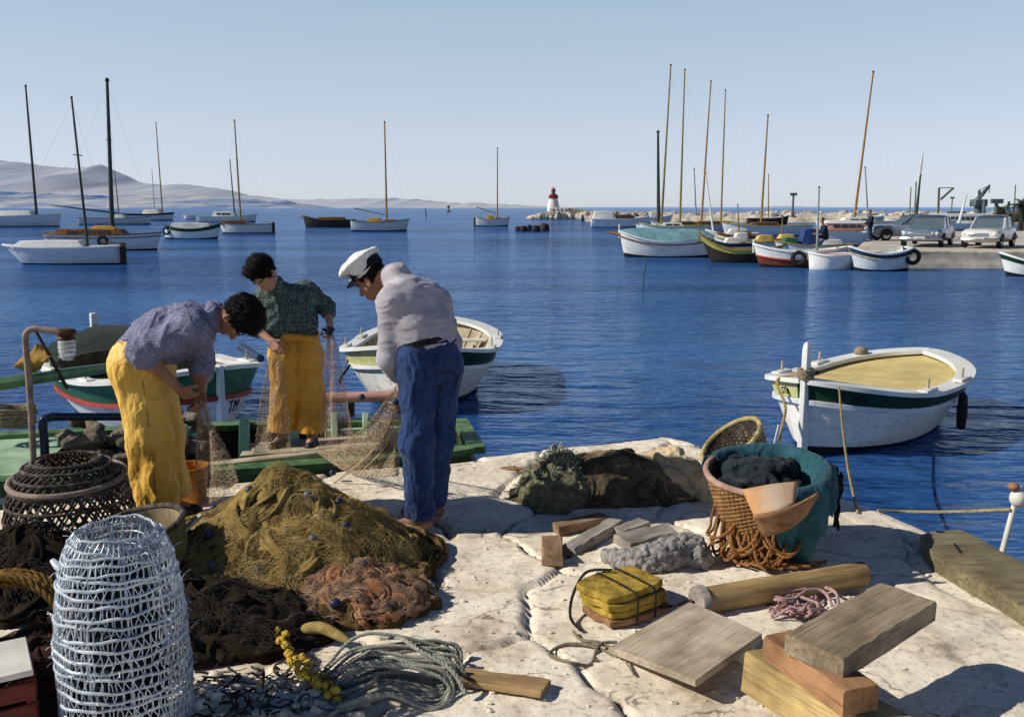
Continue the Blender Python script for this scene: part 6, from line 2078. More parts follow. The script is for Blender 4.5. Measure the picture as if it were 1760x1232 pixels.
cC = (-1.86, 3.55)
net5 = thing('fishing_net', 'dark red brown net bunched in the bottom left corner beside the white lid', 'fishing net', (cC[0], cC[1], 0))
M_NETRB = netmat('dark_red_brown_net', (.055, .022, .018), (.02, .010, .009), (.10, .05, .035), 12)
_, WC = heap('netting', net5, cC, .40, .42, .14, M_NETRB, 45, 70, h=.011, p=2.0)
bundles('netting_folds', net5, WC, .40, .42, M_NETRB, 77, 70, (.02, .04), (.2, .5))
netsheet('open_meshes', net5, WC, M_TWD, 87, 50, 50, .03, .04, .0014)
# ---- galvanised wire trap
def wire_trap():
    c = Vector((-1.44, 3.24, 0))
    root = thing('fish_trap', 'tall bottle shaped trap of white galvanised wire mesh standing at the front', 'fish trap', c)
    prof = [(0, .236), (.2, .243), (.40, .238), (.50, .226), (.58, .214), (.64, .200), (.69, .182), (.72, .164), (.745, .140)]
    rad = lambda z: .95 * float(np.interp(z, [p[0] for p in prof], [p[1] for p in prof]))
    tilt = lambda z: Vector((-.012 * z, .03 * z * z, z))
    r = random.Random(3); mb = MB(); zz = .012
    k = 0
    while zz < .745:
        ph = r.uniform(0, 6)
        mb.tube([tilt(zz) + Vector((math.cos(a) * (rad(zz) + .003 * math.sin(a * 9 + ph) + .004 * math.sin(a * 3 + ph * 2)), math.sin(a) * (rad(zz) + .003 * math.sin(a * 7 + ph) + .004 * math.sin(a * 3 + ph * 2)), .008 * math.sin(a * 2 + ph) + .003 * math.sin(a * 11 + ph))) for a in np.linspace(0, 2 * PI, 61)[:-1]], .0062 if zz < .62 else .005, 6, closed=True)
        zz += .0365 if zz < .55 else .025
    mb.build('ring_wires', M_WIRE, root)
    mb = MB(); n = 52
    for i in range(n):
        for dr in (1, -1):
            pts = []
            for z in np.linspace(.0, .742, 30):
                a = 2 * PI * i / n + dr * (z * 1.15) + .03 * math.sin(z * 60 + i)
                rr = rad(z) + .003 * math.sin(z * 177 + i * dr)
                pts.append(tilt(z) + Vector((math.cos(a) * rr, math.sin(a) * rr, 0)))
            mb.tube(pts, .0023, 4)
    for i in range(70):       # frayed ends and tied scraps of wire
        z = r.uniform(.05, .72); a = r.uniform(0, 6.3); p = tilt(z) + Vector((math.cos(a), math.sin(a), 0)) * (rad(z) + .004)
        o2 = Vector((math.cos(a) + r.uniform(-.8, .8), math.sin(a) + r.uniform(-.8, .8), r.uniform(-1, 1))).normalized() * r.uniform(.015, .05)
        mb.tube([p, p + o2 * .6 + Vector((0, 0, .004)), p + o2], .0018, 4)
    mb.build('mesh_wires', M_WIRE, root)
    mb = MB()
    for i in range(10):
        a = 2 * PI * i / 10 + .2
        mb.tube([tilt(z) + Vector((math.cos(a) * (rad(z) - .006), math.sin(a) * (rad(z) - .006), 0)) for z in np.linspace(0, .72, 14)], .0045, 6)
    mb.build('upright_rods', M_WIRE, root)
    pr = []  # dark lumpy core added to stand for the shade inside the trap
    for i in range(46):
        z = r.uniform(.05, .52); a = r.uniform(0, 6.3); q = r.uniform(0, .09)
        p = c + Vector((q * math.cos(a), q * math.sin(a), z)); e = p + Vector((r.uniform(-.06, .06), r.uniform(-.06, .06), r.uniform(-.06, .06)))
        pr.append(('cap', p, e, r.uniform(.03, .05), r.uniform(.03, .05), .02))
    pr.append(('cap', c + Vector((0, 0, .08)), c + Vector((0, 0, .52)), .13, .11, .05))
    sdf_obj('shade_core', pr, M_TRAPSHADE, root, .010, 1, folds(9, .012, (16, 16, 16)))
    # funnel inside the mouth
    mb = MB()
    for i in range(18):
        a = 2 * PI * i / 18
        mb.tube([tilt(.722) + Vector((math.cos(a) * .11, math.sin(a) * .11, 0)), tilt(.58) + Vector((math.cos(a) * .05, math.sin(a) * .05, 0)), tilt(.45) + Vector((math.cos(a) * .035, math.sin(a) * .035, 0))], .002, 4)
    for z, q in ((.70, .10), (.66, .08), (.6, .056), (.5, .04)):
        mb.tube([tilt(z) + Vector((math.cos(a) * q, math.sin(a) * q, 0)) for a in np.linspace(0, 2 * PI, 25)[:-1]], .002, 4, closed=True)
    mb.build('funnel', M_WIRE, root)
    mb = MB()
    a0 = PI * 1.02
    mb.tube([tilt(z) + Vector((math.cos(a0) * (rad(z) + .008), math.sin(a0) * (rad(z) + .008), 0)) for z in np.linspace(.0, .62, 12)], .0085, 7)
    mb.build('wooden_stake', M_PINKW, root)
    mb = MB(); mb.tube([tilt(.60) + Vector((-.168, -.03, 0)), tilt(.60) + Vector((-.21, -.02, .008)), tilt(.61) + Vector((-.238, 0, .012))], [.014, .016, .01], 8)
    mb.build('handle', M_WIRE, root)


M_PINKW = wood('pinkish_stake', (.46, .30, .22), (.30, .18, .12), 2)
wire_trap()


# ---- round dark wicker trap
def wicker_trap():
    c = Vector((-2.40, 4.86, 0))
    root = thing('wicker_trap', 'dome shaped trap of dark crossed withies behind the wire trap', 'fish trap', c)
    Rr, Hh = .325, .55
    def S(a, v):     # v 0 base .. 1 top
        q = Rr * math.cos(v * PI / 2 * .88) ** .6 * (1 + .04 * math.sin(v * 3))
        return Vector((math.cos(a) * q, math.sin(a) * q, Hh * math.sin(v * PI / 2)))
    rr = random.Random(5); mb = MB()
    for i in range(38):
        for dr in (1, -1):
            a0 = 2 * PI * i / 38
            mb.tube([S(a0 + dr * v * 1.5, v) * (1 + dr * .012) + Vector((rr.uniform(-.003, .003),) * 3) for v in np.linspace(0, .97, 13)], .0068, 5)
    mb.build('withies', M_WICKD, root)
    mb = MB()
    for v in (0, .1, .2, .31, .42, .54, .66, .78, .9):
        mb.tube([S(a, v) * 1.025 for a in np.linspace(0, 2 * PI, 41)[:-1]], .009 if v else .016, 6, closed=True)
    mb.build('hoops', M_WICKD, root)
    mb = MB()
    mb.tube([S(a, .58) * 1.06 + Vector((0, 0, .02 * math.sin(a))) for a in np.linspace(0, 2 * PI, 45)[:-1]], .016, 8, closed=True)
    mb.build('binding_hoop', M_POLE, root)


wicker_trap()

# ---- wooden tub behind the wire trap
M_TUB = wood('olive_tub_wood', (.22, .18, .07), (.12, .10, .04), 2, 6)
M_TUBIN = wood('pale_tub_inside', (.44, .36, .22), (.30, .24, .14), 2, 6)
tc = G(268, 1000); tc = Vector((-1.79, 4.42, 0))
tub = thing('wooden_tub', 'olive wooden tub with dark hoop rim between the wire trap and the ochre net', 'tub', tc)
tl = Matrix.Rotation(-.16, 4, 'Y') @ Matrix.Rotation(.12, 4, 'X')
MB().lathe([(.17, 0), (.20, .18), (.225, .36)], 30, tl, False).build('staves', M_TUB, tub, solid=.02)
MB().lathe([(.165, .01), (.19, .18), (.21, .355)], 30, tl, False).build('lining', M_TUBIN, tub)
MB().lathe([(.001, .05), (.165, .05)], 30, tl, False).build('bottom', M_TUBIN, tub)
MB().tube([tl @ Vector((.226 * math.cos(a), .226 * math.sin(a), .362)) for a in np.linspace(0, 2 * PI, 49)[:-1]], .016, 8, closed=True).build('rim', M_WICKD, tub)
MB().lathe([(.203, .14), (.209, .17)], 30, tl, False).build('hoop', M_WICKD, tub, solid=.006)
# slat resting on the rim
tag(MB().beam(P(285, 938, 4.36), P(347, 884, 4.50), .035, .018).build('wooden_slat', M_DECK, bevel=.004), 'short grey slat leaning across the right side of the tub', 'stick')

# ---- orange bucket behind the bending man
bk = thing('bucket', 'orange plastic bucket behind the bending man', 'bucket', Vector((G(326, 858).x + .02, 5.86, gz(-2.0, 5.86))))
M_BUCK = mat('orange_plastic', (.62, .26, .03), (.52, .20, .02), 6, .4, .1, 30, spec=.4)
MB().lathe([(.001, .004), (.085, .004), (.10, .02), (.128, .24), (.132, .25), (.124, .25), (.095, .03), (.001, .03)], 28).build('pail', M_BUCK, bk, ang=50)
MB().tube([(.13, 0, .235), (.12, .10, .20), (.06, .145, .17), (0, .15, .16), (-.06, .145, .17), (-.12, .10, .20), (-.13, 0, .235)], .004, 6).build('handle', M_GREYMETAL, bk)

# ---- coil of yellow brown rope at the left edge
cc = Vector((-2.07, 3.52, .0))
mb = MB(); rr = random.Random(9); pts = []
M_ = Matrix.Translation(cc + Vector((0, 0, .17))) @ Matrix.Rotation(.95, 4, 'X') @ Matrix.Rotation(.25, 4, 'Y')
for i in range(9 * 30):
    a = 2 * PI * i / 30; k = i / 30
    R_ = .295 - .014 * (k % 4.5) + .006 * math.sin(a * 3 + k)
    pts.append(M_ @ Vector((R_ * math.cos(a), R_ * math.sin(a), -.08 + .019 * k)))
tag(rope_mb(pts, .0165).build('rope_coil', M_ROPEY), 'big coil of yellow brown rope at the left edge', 'rope coil')
# crate under a white lid, left foreground corner
cr = thing('crate', 'dark red crate with a white board lid in the bottom left corner', 'crate', Vector((-1.955, 3.12, 0)), .55)
M_CRR = wood('dark_red_crate', (.16, .035, .025), (.08, .02, .015), 0)
for z in (.045, .125, .205):
    for y in (-.16, .16):
        MB().box((0, y, z), (.40, .016, .065)).build('side_slat', M_CRR, cr, bevel=.003)
    for x in (-.2, .2):
        MB().box((x, 0, z), (.016, .30, .065)).build('end_slat', M_CRR, cr, bevel=.003)
for x in (-.19, .19):
    for y in (-.145, .145):
        MB().box((x * .97, y, .125), (.03, .03, .24)).build('corner_post', M_CRR, cr)
lid = MB().box((0, 0, .265), (.40, .31, .022)).build('lid', M_WHITE_OLD, cr, bevel=.004)
MB().lathe([(.001, .2785), (.045, .2785)], 20, Matrix.Translation((-.02, -.05, 0))).build('lid_hole', M_ANTI, lid)

# ---- yellow cork floats on a line
ck = thing('cork_line', 'string of small yellow cork floats knotted in dark net before the heap', 'float line', G(505, 1150))
o_ = Vector(ck['_loc']); rr = random.Random(4)
path = smooth_path([G(478, 1112, .07), G(500, 1140, .06), G(525, 1165, .05), G(552, 1185, .04), G(575, 1204, .03)], 9)
for i, p in enumerate(path):
    if i % 2 == 0: continue
    for q in range(2):
        c = p + Vector((rr.uniform(-.022, .022), rr.uniform(-.02, .02), rr.uniform(-.012, .022)))
        R = Matrix.Rotation(rr.uniform(0, 3), 3, 'Z') @ Matrix.Rotation(rr.uniform(-.5, .5), 3, 'X')
        MB().sphere(c, (.024, .017, .017), 10, 7, R).build('cork', M_CORKY, ck, world=True)
rope_mb([p + Vector((0, 0, .012)) for p in path], .004, mb=(mb := MB()))
for i in range(40):
    p = rr.choice(path); a = p + Vector((rr.uniform(-.04, .04), rr.uniform(-.03, .03), rr.uniform(0, .045)))
    b = a + Vector((rr.uniform(-.05, .05), rr.uniform(-.04, .04), rr.uniform(-.03, .03)))
    mb.tube([a, (a + b) / 2 + Vector((0, 0, .012)), b], .0022, 4)
mb.build('line', M_NETD, ck, world=True)
tag(MB().tube(smooth_path([G(520, 1103, .07), G(555, 1108, .09), G(600, 1120, .06)], 6), [.012, .02, .024, .026, .027, .027, .026, .025, .024, .022, .02, .016, .01], 10).build('long_float', M_TWO), 'long ochre wooden float above the yellow corks', 'float')

# ---- grey rope hank
rr = random.Random(12); mb = MB()
A0 = G(585, 1165); B0 = G(772, 1150)
for i in range(17):
    s = i / 16
    a = Vector(A0) + Vector((rr.uniform(-.07, .05), -.16 * s + rr.uniform(-.03, .03), 0)); b = Vector(B0) + Vector((rr.uniform(-.05, .03), -.30 * s + .09 + rr.uniform(-.02, .02), 0))
    hgt = .07 + .07 * rr.random()
    d = (b - a); n_ = Vector((-d.y, d.x, 0)).normalized() * rr.uniform(.02, .07)
    pts = [a + n_ + Vector((0, 0, .02)), a.lerp(b, .25) + n_ * 1.2 + Vector((0, 0, hgt)), a.lerp(b, .55) + n_ * .7 + Vector((0, 0, hgt * 1.1)), b + Vector((0, 0, .08 + .03 * rr.random())),
           b + Vector((.045, -.03, .03)), b - n_ + Vector((-.02, -.07, .012)), a.lerp(b, .5) - n_ * .6 + Vector((0, -.05, .05 * rr.random() + .02)), a - n_ + Vector((0, -.03, .015)), a + Vector((-.06, 0, .02))]
    rope_mb(smooth_path(pts, 6), .0085, mb=mb)
# binding turns and trailing ends
rope_mb(smooth_path([G(655, 1135, .11), G(690, 1150, .15), G(720, 1172, .15), G(775, 1190, .10), G(800, 1205, .03)], 8), .010, mb=mb)
rope_mb(smooth_path([G(540, 1150, .03), G(525, 1180, .03), G(522, 1210, .02), G(540, 1225, .02), G(580, 1220, .02), G(620, 1200, .04)], 8), .010, mb=mb)
rope_mb(smooth_path([G(560, 1240, .02), G(600, 1215, .03), G(650, 1190, .08)], 8), .009, mb=mb)
tag(mb.build('rope_hank', M_ROPEG), 'loose hank of grey rope fanned out in the front middle', 'rope')

# ---- rubble under the hank
mb = MB(); rr = random.Random(31)
for i in range(120):
    p = G(rr.uniform(340, 640), rr.uniform(1160, 1260)); s = rr.uniform(.008, .035)
    rock_mb(mb, (p.x, p.y, p.z + s * .3), (s * rr.uniform(.8, 1.5), s, s * .6), i * 1.3)
tag(mb.build('stone_rubble', M_STONE, ang=25, origin=(0, 0, 0)), 'pale stone chips littering the quay at the front', 'rubble', kind='stuff')


mb = MB(); rr = random.Random(61)
for i in range(75):
    a = G(rr.uniform(330, 560), rr.uniform(1150, 1240), .012); d = rr.uniform(0, 6.3); pts = [a]
    for s_ in range(5):
        d += rr.gauss(0, .7); a = a + Vector((math.cos(d), math.sin(d), 0)) * rr.uniform(.015, .035); pts.append(Vector((a.x, a.y, .008 + rr.uniform(0, .02))))
    mb.tube(smooth_path(pts, 3), rr.choice((.002, .003, .005)), 4)
tag(mb.build('twine_scraps', M_TWD, origin=(0, 0, 0)), 'scraps of dark twine scattered among the stone chips at the front', 'twine', kind='stuff')
# ---- nets held between the men ---------------------------------------------------------
def drape(name, label, A, Bs, rows, cols, m, sag=.0, seed=1, r=.0008, waist=None, jit=.006):
    """a sheet of netting between two edges A[] and B[]: crossing diagonal meshes of twine"""
    rr = random.Random(seed)
    EA = smooth_path(A, 12); EB = smooth_path(Bs, 12)
    pick = lambda E, u: E[min(len(E) - 1, int(u * (len(E) - 1) + .5))]
    g = []
    for i in range(rows + 1):
        v = i / rows; row = []
        for j in range(cols + 1):
            u = j / cols
            p = pick(EA, u).lerp(pick(EB, u), v)
            p = p + Vector((rr.uniform(-jit, jit), rr.uniform(-jit, jit), -sag * 4 * v * (1 - v) + rr.uniform(-jit, jit)))
            p.y += .05 * math.sin(u * 9 + v * 4 + seed) * math.sin(v * PI)
            row.append(p)
        g.append(row)
    mb = MB()
    for i in range(rows):
        for j in range(cols):
            a = g[i][j]
            k = j + 1 if (i + j) % 2 else j - 1
            for q in ((i + 1, j + 1), (i + 1, j - 1)) if i % 2 == 0 else ((i + 1, j), (i + 1, j + 1)):
                if 0 <= q[1] <= cols: mb.tube([a, g[q[0]][q[1]]], r, 3, cap=False)
    for j in (0, cols):
        mb.tube([g[i][j] for i in range(rows + 1)], r * 2, 4)
    return mb.build(name, m)


def zz_(p): return Vector(p)


o = drape('held_net', '', [P(340, 690, 5.42), P(347, 694, 5.38), P(352, 690, 5.40)], [P(342, 868, 5.35), P(368, 862, 5.2), P(412, 838, 5.05)], 100, 36, M_TWL, .0, 2)
tag(o, 'thin brown net hanging from the bending man\'s hands down to the ochre heap', 'fishing net')
o = drape('held_net', '', [P(466, 600, 7.2), P(474, 606, 7.18), P(482, 604, 7.2)], [P(434, 792, 7.0), P(462, 790, 6.95), P(500, 778, 6.95)], 100, 36, M_TWL, -.02, 3)
tag(o, 'thin brown net hanging from the plaid shirted man\'s right hand into the boat', 'fishing net')
o = drape('held_net', '', [P(562, 572, 7.3), P(567, 575, 7.3), P(573, 572, 7.3)], [P(548, 772, 7.1), P(580, 770, 7.0), P(610, 760, 7.0)], 100, 34, M_TWP, 0, 4)
tag(o, 'pinkish net hanging from the plaid shirted man\'s left hand', 'fishing net')
o = drape('held_net', '', [P(680, 664, 5.72), P(684, 672, 5.70), P(690, 676, 5.7)], [P(546, 778, 6.95), P(605, 815, 6.4), P(684, 818, 5.9)], 90, 56, M_TWL, .10, 5)
tag(o, 'wide brown net swagging from the hands of the man in the cap to the boat', 'fishing net')
mb = MB()
rope_mb(smooth_path([P(684, 672, 5.7), P(668, 730, 5.85), P(640, 775, 6.0), P(600, 810, 6.2), P(566, 836, 6.25)], 10), .006, mb=mb)
rope_mb(smooth_path([P(688, 676, 5.68), P(680, 720, 5.8), P(660, 770, 5.95), P(625, 806, 6.1)], 10), .005, mb=mb)
tag(mb.build('head_rope', M_TWL), 'thin head rope of the net held by the man in the cap', 'rope')
fl_l = ['dark float on the head rope at the quay edge', 'dark float high on the net by the blue trousers', 'dark float on the net beside the pink spar']
for (px, py, Y), lb in zip(((572, 812, 6.28), (681, 690, 5.72), (622, 682, 6.7)), fl_l):
    c = P(px, py, Y)
    tag(MB().sphere(c, (.026, .022, .022), 12, 8).build('net_float', M_FLOAT), lb, 'float')
o = MB().tube(smooth_path([P(564, 563, 7.3), P(573, 566, 7.28), P(560, 572, 7.25), P(556, 566, 7.3), P(570, 574, 7.27)], 5), .012, 7).build('blue_cord', M_NAVYT)
tag(o, 'twist of blue cord in the plaid shirted man\'s left hand', 'cord')

# nets and gear inside the work boat
M_NETG = netmat('grey_brown_net', (.22, .19, .15), (.10, .085, .07), (.40, .36, .30), 10)
cw = P(165, 790, 7.05)
nb = thing('fishing_net', 'grey brown net bundled in the work boat behind the bending man', 'fishing net', (cw.x, cw.y, -.30))
pr = []; rr = random.Random(41)
for i in range(80):
    p = Vector((cw.x + rr.uniform(-.45, .75), cw.y + rr.uniform(-.20, .60), -.30 + rr.uniform(.05, .46)))
    q = p + Vector((rr.uniform(-.2, .2), rr.uniform(-.1, .1), rr.uniform(-.05, .05)))
    pr.append(('cap', p, q, rr.uniform(.03, .06), rr.uniform(.025, .05), .02))
sdf_obj('netting', pr, M_NETG, nb, .011, 1, folds(7, .010, (18, 18, 18)))
cw = P(640, 790, 7.25)
nb2 = thing('fishing_net', 'brown net bundled in the right end of the work boat', 'fishing net', (cw.x, cw.y, -.30))
pr = []
for i in range(40):
    p = Vector((cw.x + rr.uniform(-.55, .45), cw.y + rr.uniform(-.05, .45), -.30 + rr.uniform(.05, .22)))
    pr.append(('cap', p, p + Vector((rr.uniform(-.2, .2), rr.uniform(-.1, .1), rr.uniform(-.05, .05))), rr.uniform(.03, .055), rr.uniform(.025, .045), .02))
sdf_obj('netting', pr, M_NETB, nb2, .011, 1, folds(19, .012, (18, 18, 18)))
cw = P(15, 716, 7.45)
mb = MB()
for k in range(7):
    pts = [cw + Vector((.20 * math.cos(a) * (1 + .1 * rr.uniform(-1, 1)), .15 * math.sin(a), -.06 + k * .022 + .01 * math.sin(a * 3 + k))) for a in np.linspace(0, 2 * PI, 22)]
    rope_mb(pts, .014, mb=mb)
tag(mb.build('rope_coil', M_ROPE), 'flat coil of brown rope on the work boat foredeck, left edge', 'rope coil')
# ================================================================= THINGS ON THE QUAY (right half)
M_BLOCK = wood('worn_brown_block', (.30, .19, .11), (.17, .10, .06), 0, 8, c3=(.42, .30, .20))
M_BLOCKG = wood('grey_weathered_block', (.36, .32, .28), (.22, .19, .16), 0, 8, c3=(.46, .42, .38))
M_BOARD = wood('pale_grey_board', (.46, .38, .29), (.33, .27, .20), 0, 5, c3=(.54, .46, .37))
M_LOG = wood('honey_log', (.40, .27, .12), (.24, .14, .055), 0, 6, c3=(.48, .34, .17))
M_PLANKY = wood('yellowish_plank', (.46, .34, .15), (.28, .19, .08), 0, 6, c3=(.54, .42, .20))
M_PLANKO = wood('orange_brown_plank', (.34, .185, .095), (.20, .10, .05), 0, 6)
M_PLANKG = wood('grey_brown_plank', (.29, .23, .155), (.15, .115, .075), 0, 6, c3=(.38, .31, .22))
M_PLANKB = wood('honey_brown_plank', (.38, .25, .12), (.22, .135, .06), 0, 6)
M_DRIFT = wood('greenish_driftwood', (.21, .175, .10), (.10, .085, .05), 0, 7, c3=(.29, .25, .15))
M_TEAL = fabric('teal_oilcloth', (.028, .105, .135), (.014, .06, .085), 6, .4, 120)
M_DKCL = fabric('dark_wet_cloth', (.02, .03, .035), (.01, .014, .018), 8, .5, 120)
M_SACK = fabric('beige_canvas', (.62, .50, .33), (.46, .36, .22), 8, .7, 160)
M_SPONGE = mat('grey_sponge', (.36, .34, .33), (.16, .15, .15), 40, .95, 1.0, 90, .015, c3=(.50, .48, .46))
M_YEL = mat('yellow_cork_slab', (.48, .32, .045), (.26, .16, .025), 14, .9, .9, 60, .01, c3=(.60, .44, .09), dirt=.45)
M_SPIKY = netmat('grey_green_cork_net', (.19, .185, .12), (.07, .07, .05), (.34, .33, .22), 20)
M_NETT = netmat('tan_brown_net', (.115, .092, .06), (.04, .034, .028), (.24, .19, .12), 12)
M_SPIKEL = mat('pale_green_fibre', (.44, .48, .38), (.22, .26, .18), 25, .9, .3, 90)
M_IRON = mat('rusty_iron', (.06, .04, .03), (.03, .02, .018), 20, .7, .4, 60, metal=.4)


def slab(name, label, cat, a, b, wdt, th, m, z0=0.0, z1=0.0, roll=0.0, group=None, bev=.006, warp=.004, seed=0):
    """a sawn plank from a to b; the ends are slightly out of square and the faces a little warped"""
    a, b = Vector(a), Vector(b)
    c = (a + b) / 2; d = (b - a); L = d.length
    rz = math.atan2(d.y, d.x); ry = -math.asin(max(-1, min(1, d.z / L)))
    rr = random.Random(seed + int(abs(a.x) * 1000))
    nx = max(16, int(L / .03)); rings = []
    for i in range(nx + 1):
        x = -L / 2 + L * i / nx; t0 = th / 2
        w0 = wdt / 2 * (1 + .018 * float(vnoise(x * 5, seed, 1)))
        zz = warp * math.sin(x * 4 + seed)
        e = .010 * rr.uniform(-1, 1) if i in (0, nx) else 0
        c1, c2 = (.006 * max(0, float(vnoise(x * 16, seed + k, 4.4)) - .15) * 3 + (.004 if i in (0, nx) else 0) for k in (0, 9))
        j = lambda k: .0022 * float(vnoise(x * 30, k * 3.3, seed))
        rings.append([Vector(p) for p in ((x + e, -w0 + j(1), -t0 + zz), (x, 0, -t0 + zz), (x - e, w0 + j(2), -t0 + zz), (x - e, w0 + j(3), t0 - c2 - .004 + zz), (x - e, w0 - c2 - .004, t0 + zz),
                                               (x, w0 * .4, t0 + zz + j(4)), (x, -w0 * .2, t0 + zz + j(5)), (x + e, -w0 + c1 + .004, t0 + zz), (x + e, -w0 + j(6), t0 - c1 - .004 + zz))])
    o = MB().loft(rings).build(name, m, None, origin=(0, 0, 0), ang=35)
    o.location = c; o.rotation_euler = (roll, ry, rz)
    return tag(o, label, cat, group)


# ---- five net-weight blocks --------------------------------------------------------------
GBK = 'small worn wooden blocks lying on the quay'
slab('wooden_block', 'brown wooden block lying alone at the left of the block heap', 'block', G(949, 975, .034), G(949, 936, .034), .115, .058, M_BLOCK, seed=1, group=GBK)
slab('wooden_block', 'brown split block at the back of the heap, left', 'block', G(955, 915, .03), G(1040, 900, .04), .10, .05, M_BLOCK, seed=2, group=GBK)
slab('wooden_block', 'long grey block lying across the others, pointing down left', 'block', G(976, 952, .055), G(1058, 914, .085), .10, .05, M_BLOCKG, seed=3, group=GBK)
slab('wooden_block', 'grey block half hidden behind the long one', 'block', G(1062, 928, .035), G(1106, 913, .04), .11, .055, M_BLOCKG, seed=4, group=GBK)
slab('wooden_block', 'grey topped block propped on the grey sponge roll', 'block', G(1068, 966, .11), G(1152, 944, .105), .125, .052, M_BLOCKG, roll=.18, seed=5, group=GBK)
# sponge roll
pr = []
pts = smooth_path([G(1042, 958, .015), G(1060, 972, .03), G(1100, 978, .045), G(1145, 974, .055), G(1180, 962, .06), G(1198, 968, .04)], 4)
for i, (a, b) in enumerate(zip(pts, pts[1:])):
    r0 = .02 + .055 * min(1, i / 10); pr.append(('cap', a, b, r0, r0 + .003, .03))
tag(sdf_obj('sponge_roll', pr, M_SPONGE, None, .0075, 1, lambda V: .012 * fbm(V[:, 0] * 40, V[:, 1] * 40, V[:, 2] * 40, 3) + .008 * np.abs(vnoise(V[:, 0] * 75, V[:, 1] * 75, V[:, 2] * 75))), 'crumbly grey sponge like roll curving in front of the blocks', 'sponge')
# ---- yellow cork slabs tied with a cord -----------------------------------------------------
yc = thing('cork_bundle', 'bundle of yellow cork slabs tied with dark cord', 'cork bundle', G(1072, 1050))
o_ = Vector(yc['_loc'])
for k, (dx, dy, rz, m_) in enumerate(((.01, .0, .05, M_PLANKO), (.0, .01, .12, M_YEL), (-.01, .0, .08, M_YEL), (-.02, .012, .14, M_YEL))):
    R = Matrix.Rotation(.50 + rz, 3, 'Z')
    mb = MB(); rr = random.Random(k)
    base = []
    n = 18
    for z in (0, .034):
        ring = []
        for i in range(n):
            a = 2 * PI * i / n; ca, sa = math.cos(a), math.sin(a)
            q = 1 / max(abs(ca), abs(sa)) ** .85
            ring.append(R @ Vector((.185 * ca * q * (1 + .05 * float(vnoise(i * .8, k, z * 9))), .135 * sa * q * (1 + .05 * float(vnoise(i * .9, k + 5, z * 9))), 0)) + Vector((dx, dy, .005 + k * .037 + z + .004 * float(vnoise(i, k, 3)))))
        base.append(ring)
    mb.loft(base).build('cork_slab', m_, yc, bevel=.007, ang=50)
mb = MB()
R = Matrix.Rotation(.58, 3, 'Z')
for s_ in (-.05, .06):
    rope_mb([R @ Vector((s_, y, z)) for y, z in ((-.155, .02), (-.155, .12), (-.14, .160), (0, .163), (.14, .16), (.15, .02))], .006, mb=mb)
rope_mb(smooth_path([Vector((-.05, .1, .17)), Vector((-.17, .12, .15)), Vector((-.24, .02, .08)), Vector((-.26, -.10, .02)), Vector((-.22, -.22, .012))], 7), .008, mb=mb)
mb.build('cord', M_NETD, yc)
mb = MB()
rope_mb(smooth_path([G(1062, 1122, .012), G(1020, 1112, .012), G(975, 1108, .010), G(946, 1118, .010), G(950, 1134, .010), G(985, 1142, .012), G(1015, 1132, .014), G(1030, 1112, .02), G(1060, 1110, .03)], 9), .0085, mb=mb)
rope_mb(smooth_path([G(985, 1088, .015), G(1000, 1102, .012), G(1030, 1108, .02), G(1058, 1118, .02)], 8), .008, mb=mb)
rope_mb(smooth_path([G(1062, 1116, .02), G(1078, 1140, .015), G(1090, 1158, .01)], 6), .005, mb=mb)
tag(mb.build('rope_loop', M_ROPE), 'thin grey brown rope looped on the stone left of the square board', 'rope')

# ---- square board ------------------------------------------------------------------------------
q = [P(1045, 1112, 4.06), P(1186, 1043, 4.50), P(1310, 1090, 4.20), P(1196, 1181, 3.78)]
q = [at(1045, 1112, .035), at(1186, 1043, .04), at(1310, 1089, .12), at(1196, 1181, .07)]
n_ = (q[2] - q[0]).cross(q[1] - q[3]).normalized()
if n_.z < 0: n_ = -n_
cen = sum(q, Vector()) / 4
xa = ((q[1] - q[0]) + (q[2] - q[3])).normalized(); ya = n_.cross(xa)
mb = MB(); N = 8
loc2 = [((p - cen).dot(xa), (p - cen).dot(ya)) for p in q]
def bil(u, v, z):
    x = (loc2[0][0] * (1 - u) + loc2[1][0] * u) * (1 - v) + (loc2[3][0] * (1 - u) + loc2[2][0] * u) * v
    y = (loc2[0][1] * (1 - u) + loc2[1][1] * u) * (1 - v) + (loc2[3][1] * (1 - u) + loc2[2][1] * u) * v
    return Vector((x, y, z + .006 * math.sin(v * 3)))
mb.loft([[bil(u, 0, -.014), bil(u, 1, -.014), bil(u, 1, .014), bil(u, .66, .014), bil(u, .33, .014), bil(u, 0, .014)] for u in np.linspace(0, 1, N)])
o = mb.build('square_board', M_BOARD, origin=(0, 0, 0), bevel=.004, ang=30)
o.matrix_world = Matrix.Translation(cen) @ Matrix((xa, ya, n_)).transposed().to_4x4()
tag(o, 'large square pale grey board lying askew in the front right', 'board')
rock_o = MB(); rock_mb(rock_o, at(1268, 1118, .03), (.07, .06, .045), 7.7)
tag(rock_o.build('prop_stone', M_STONE), 'stone propping up the right corner of the square board', 'stone')

# ---- round log ------------------------------------------------------------------------------------
lg = thing('round_log', 'round honey coloured log with grey capped left end', 'log', G(1330, 1040))
a = at(1200, 1034, .065); b = at(1482, 985, .065)
o_ = Vector(lg['_loc']); d = (b - a)
pts = [a + d * (i / 16) - o_ for i in range(17)]
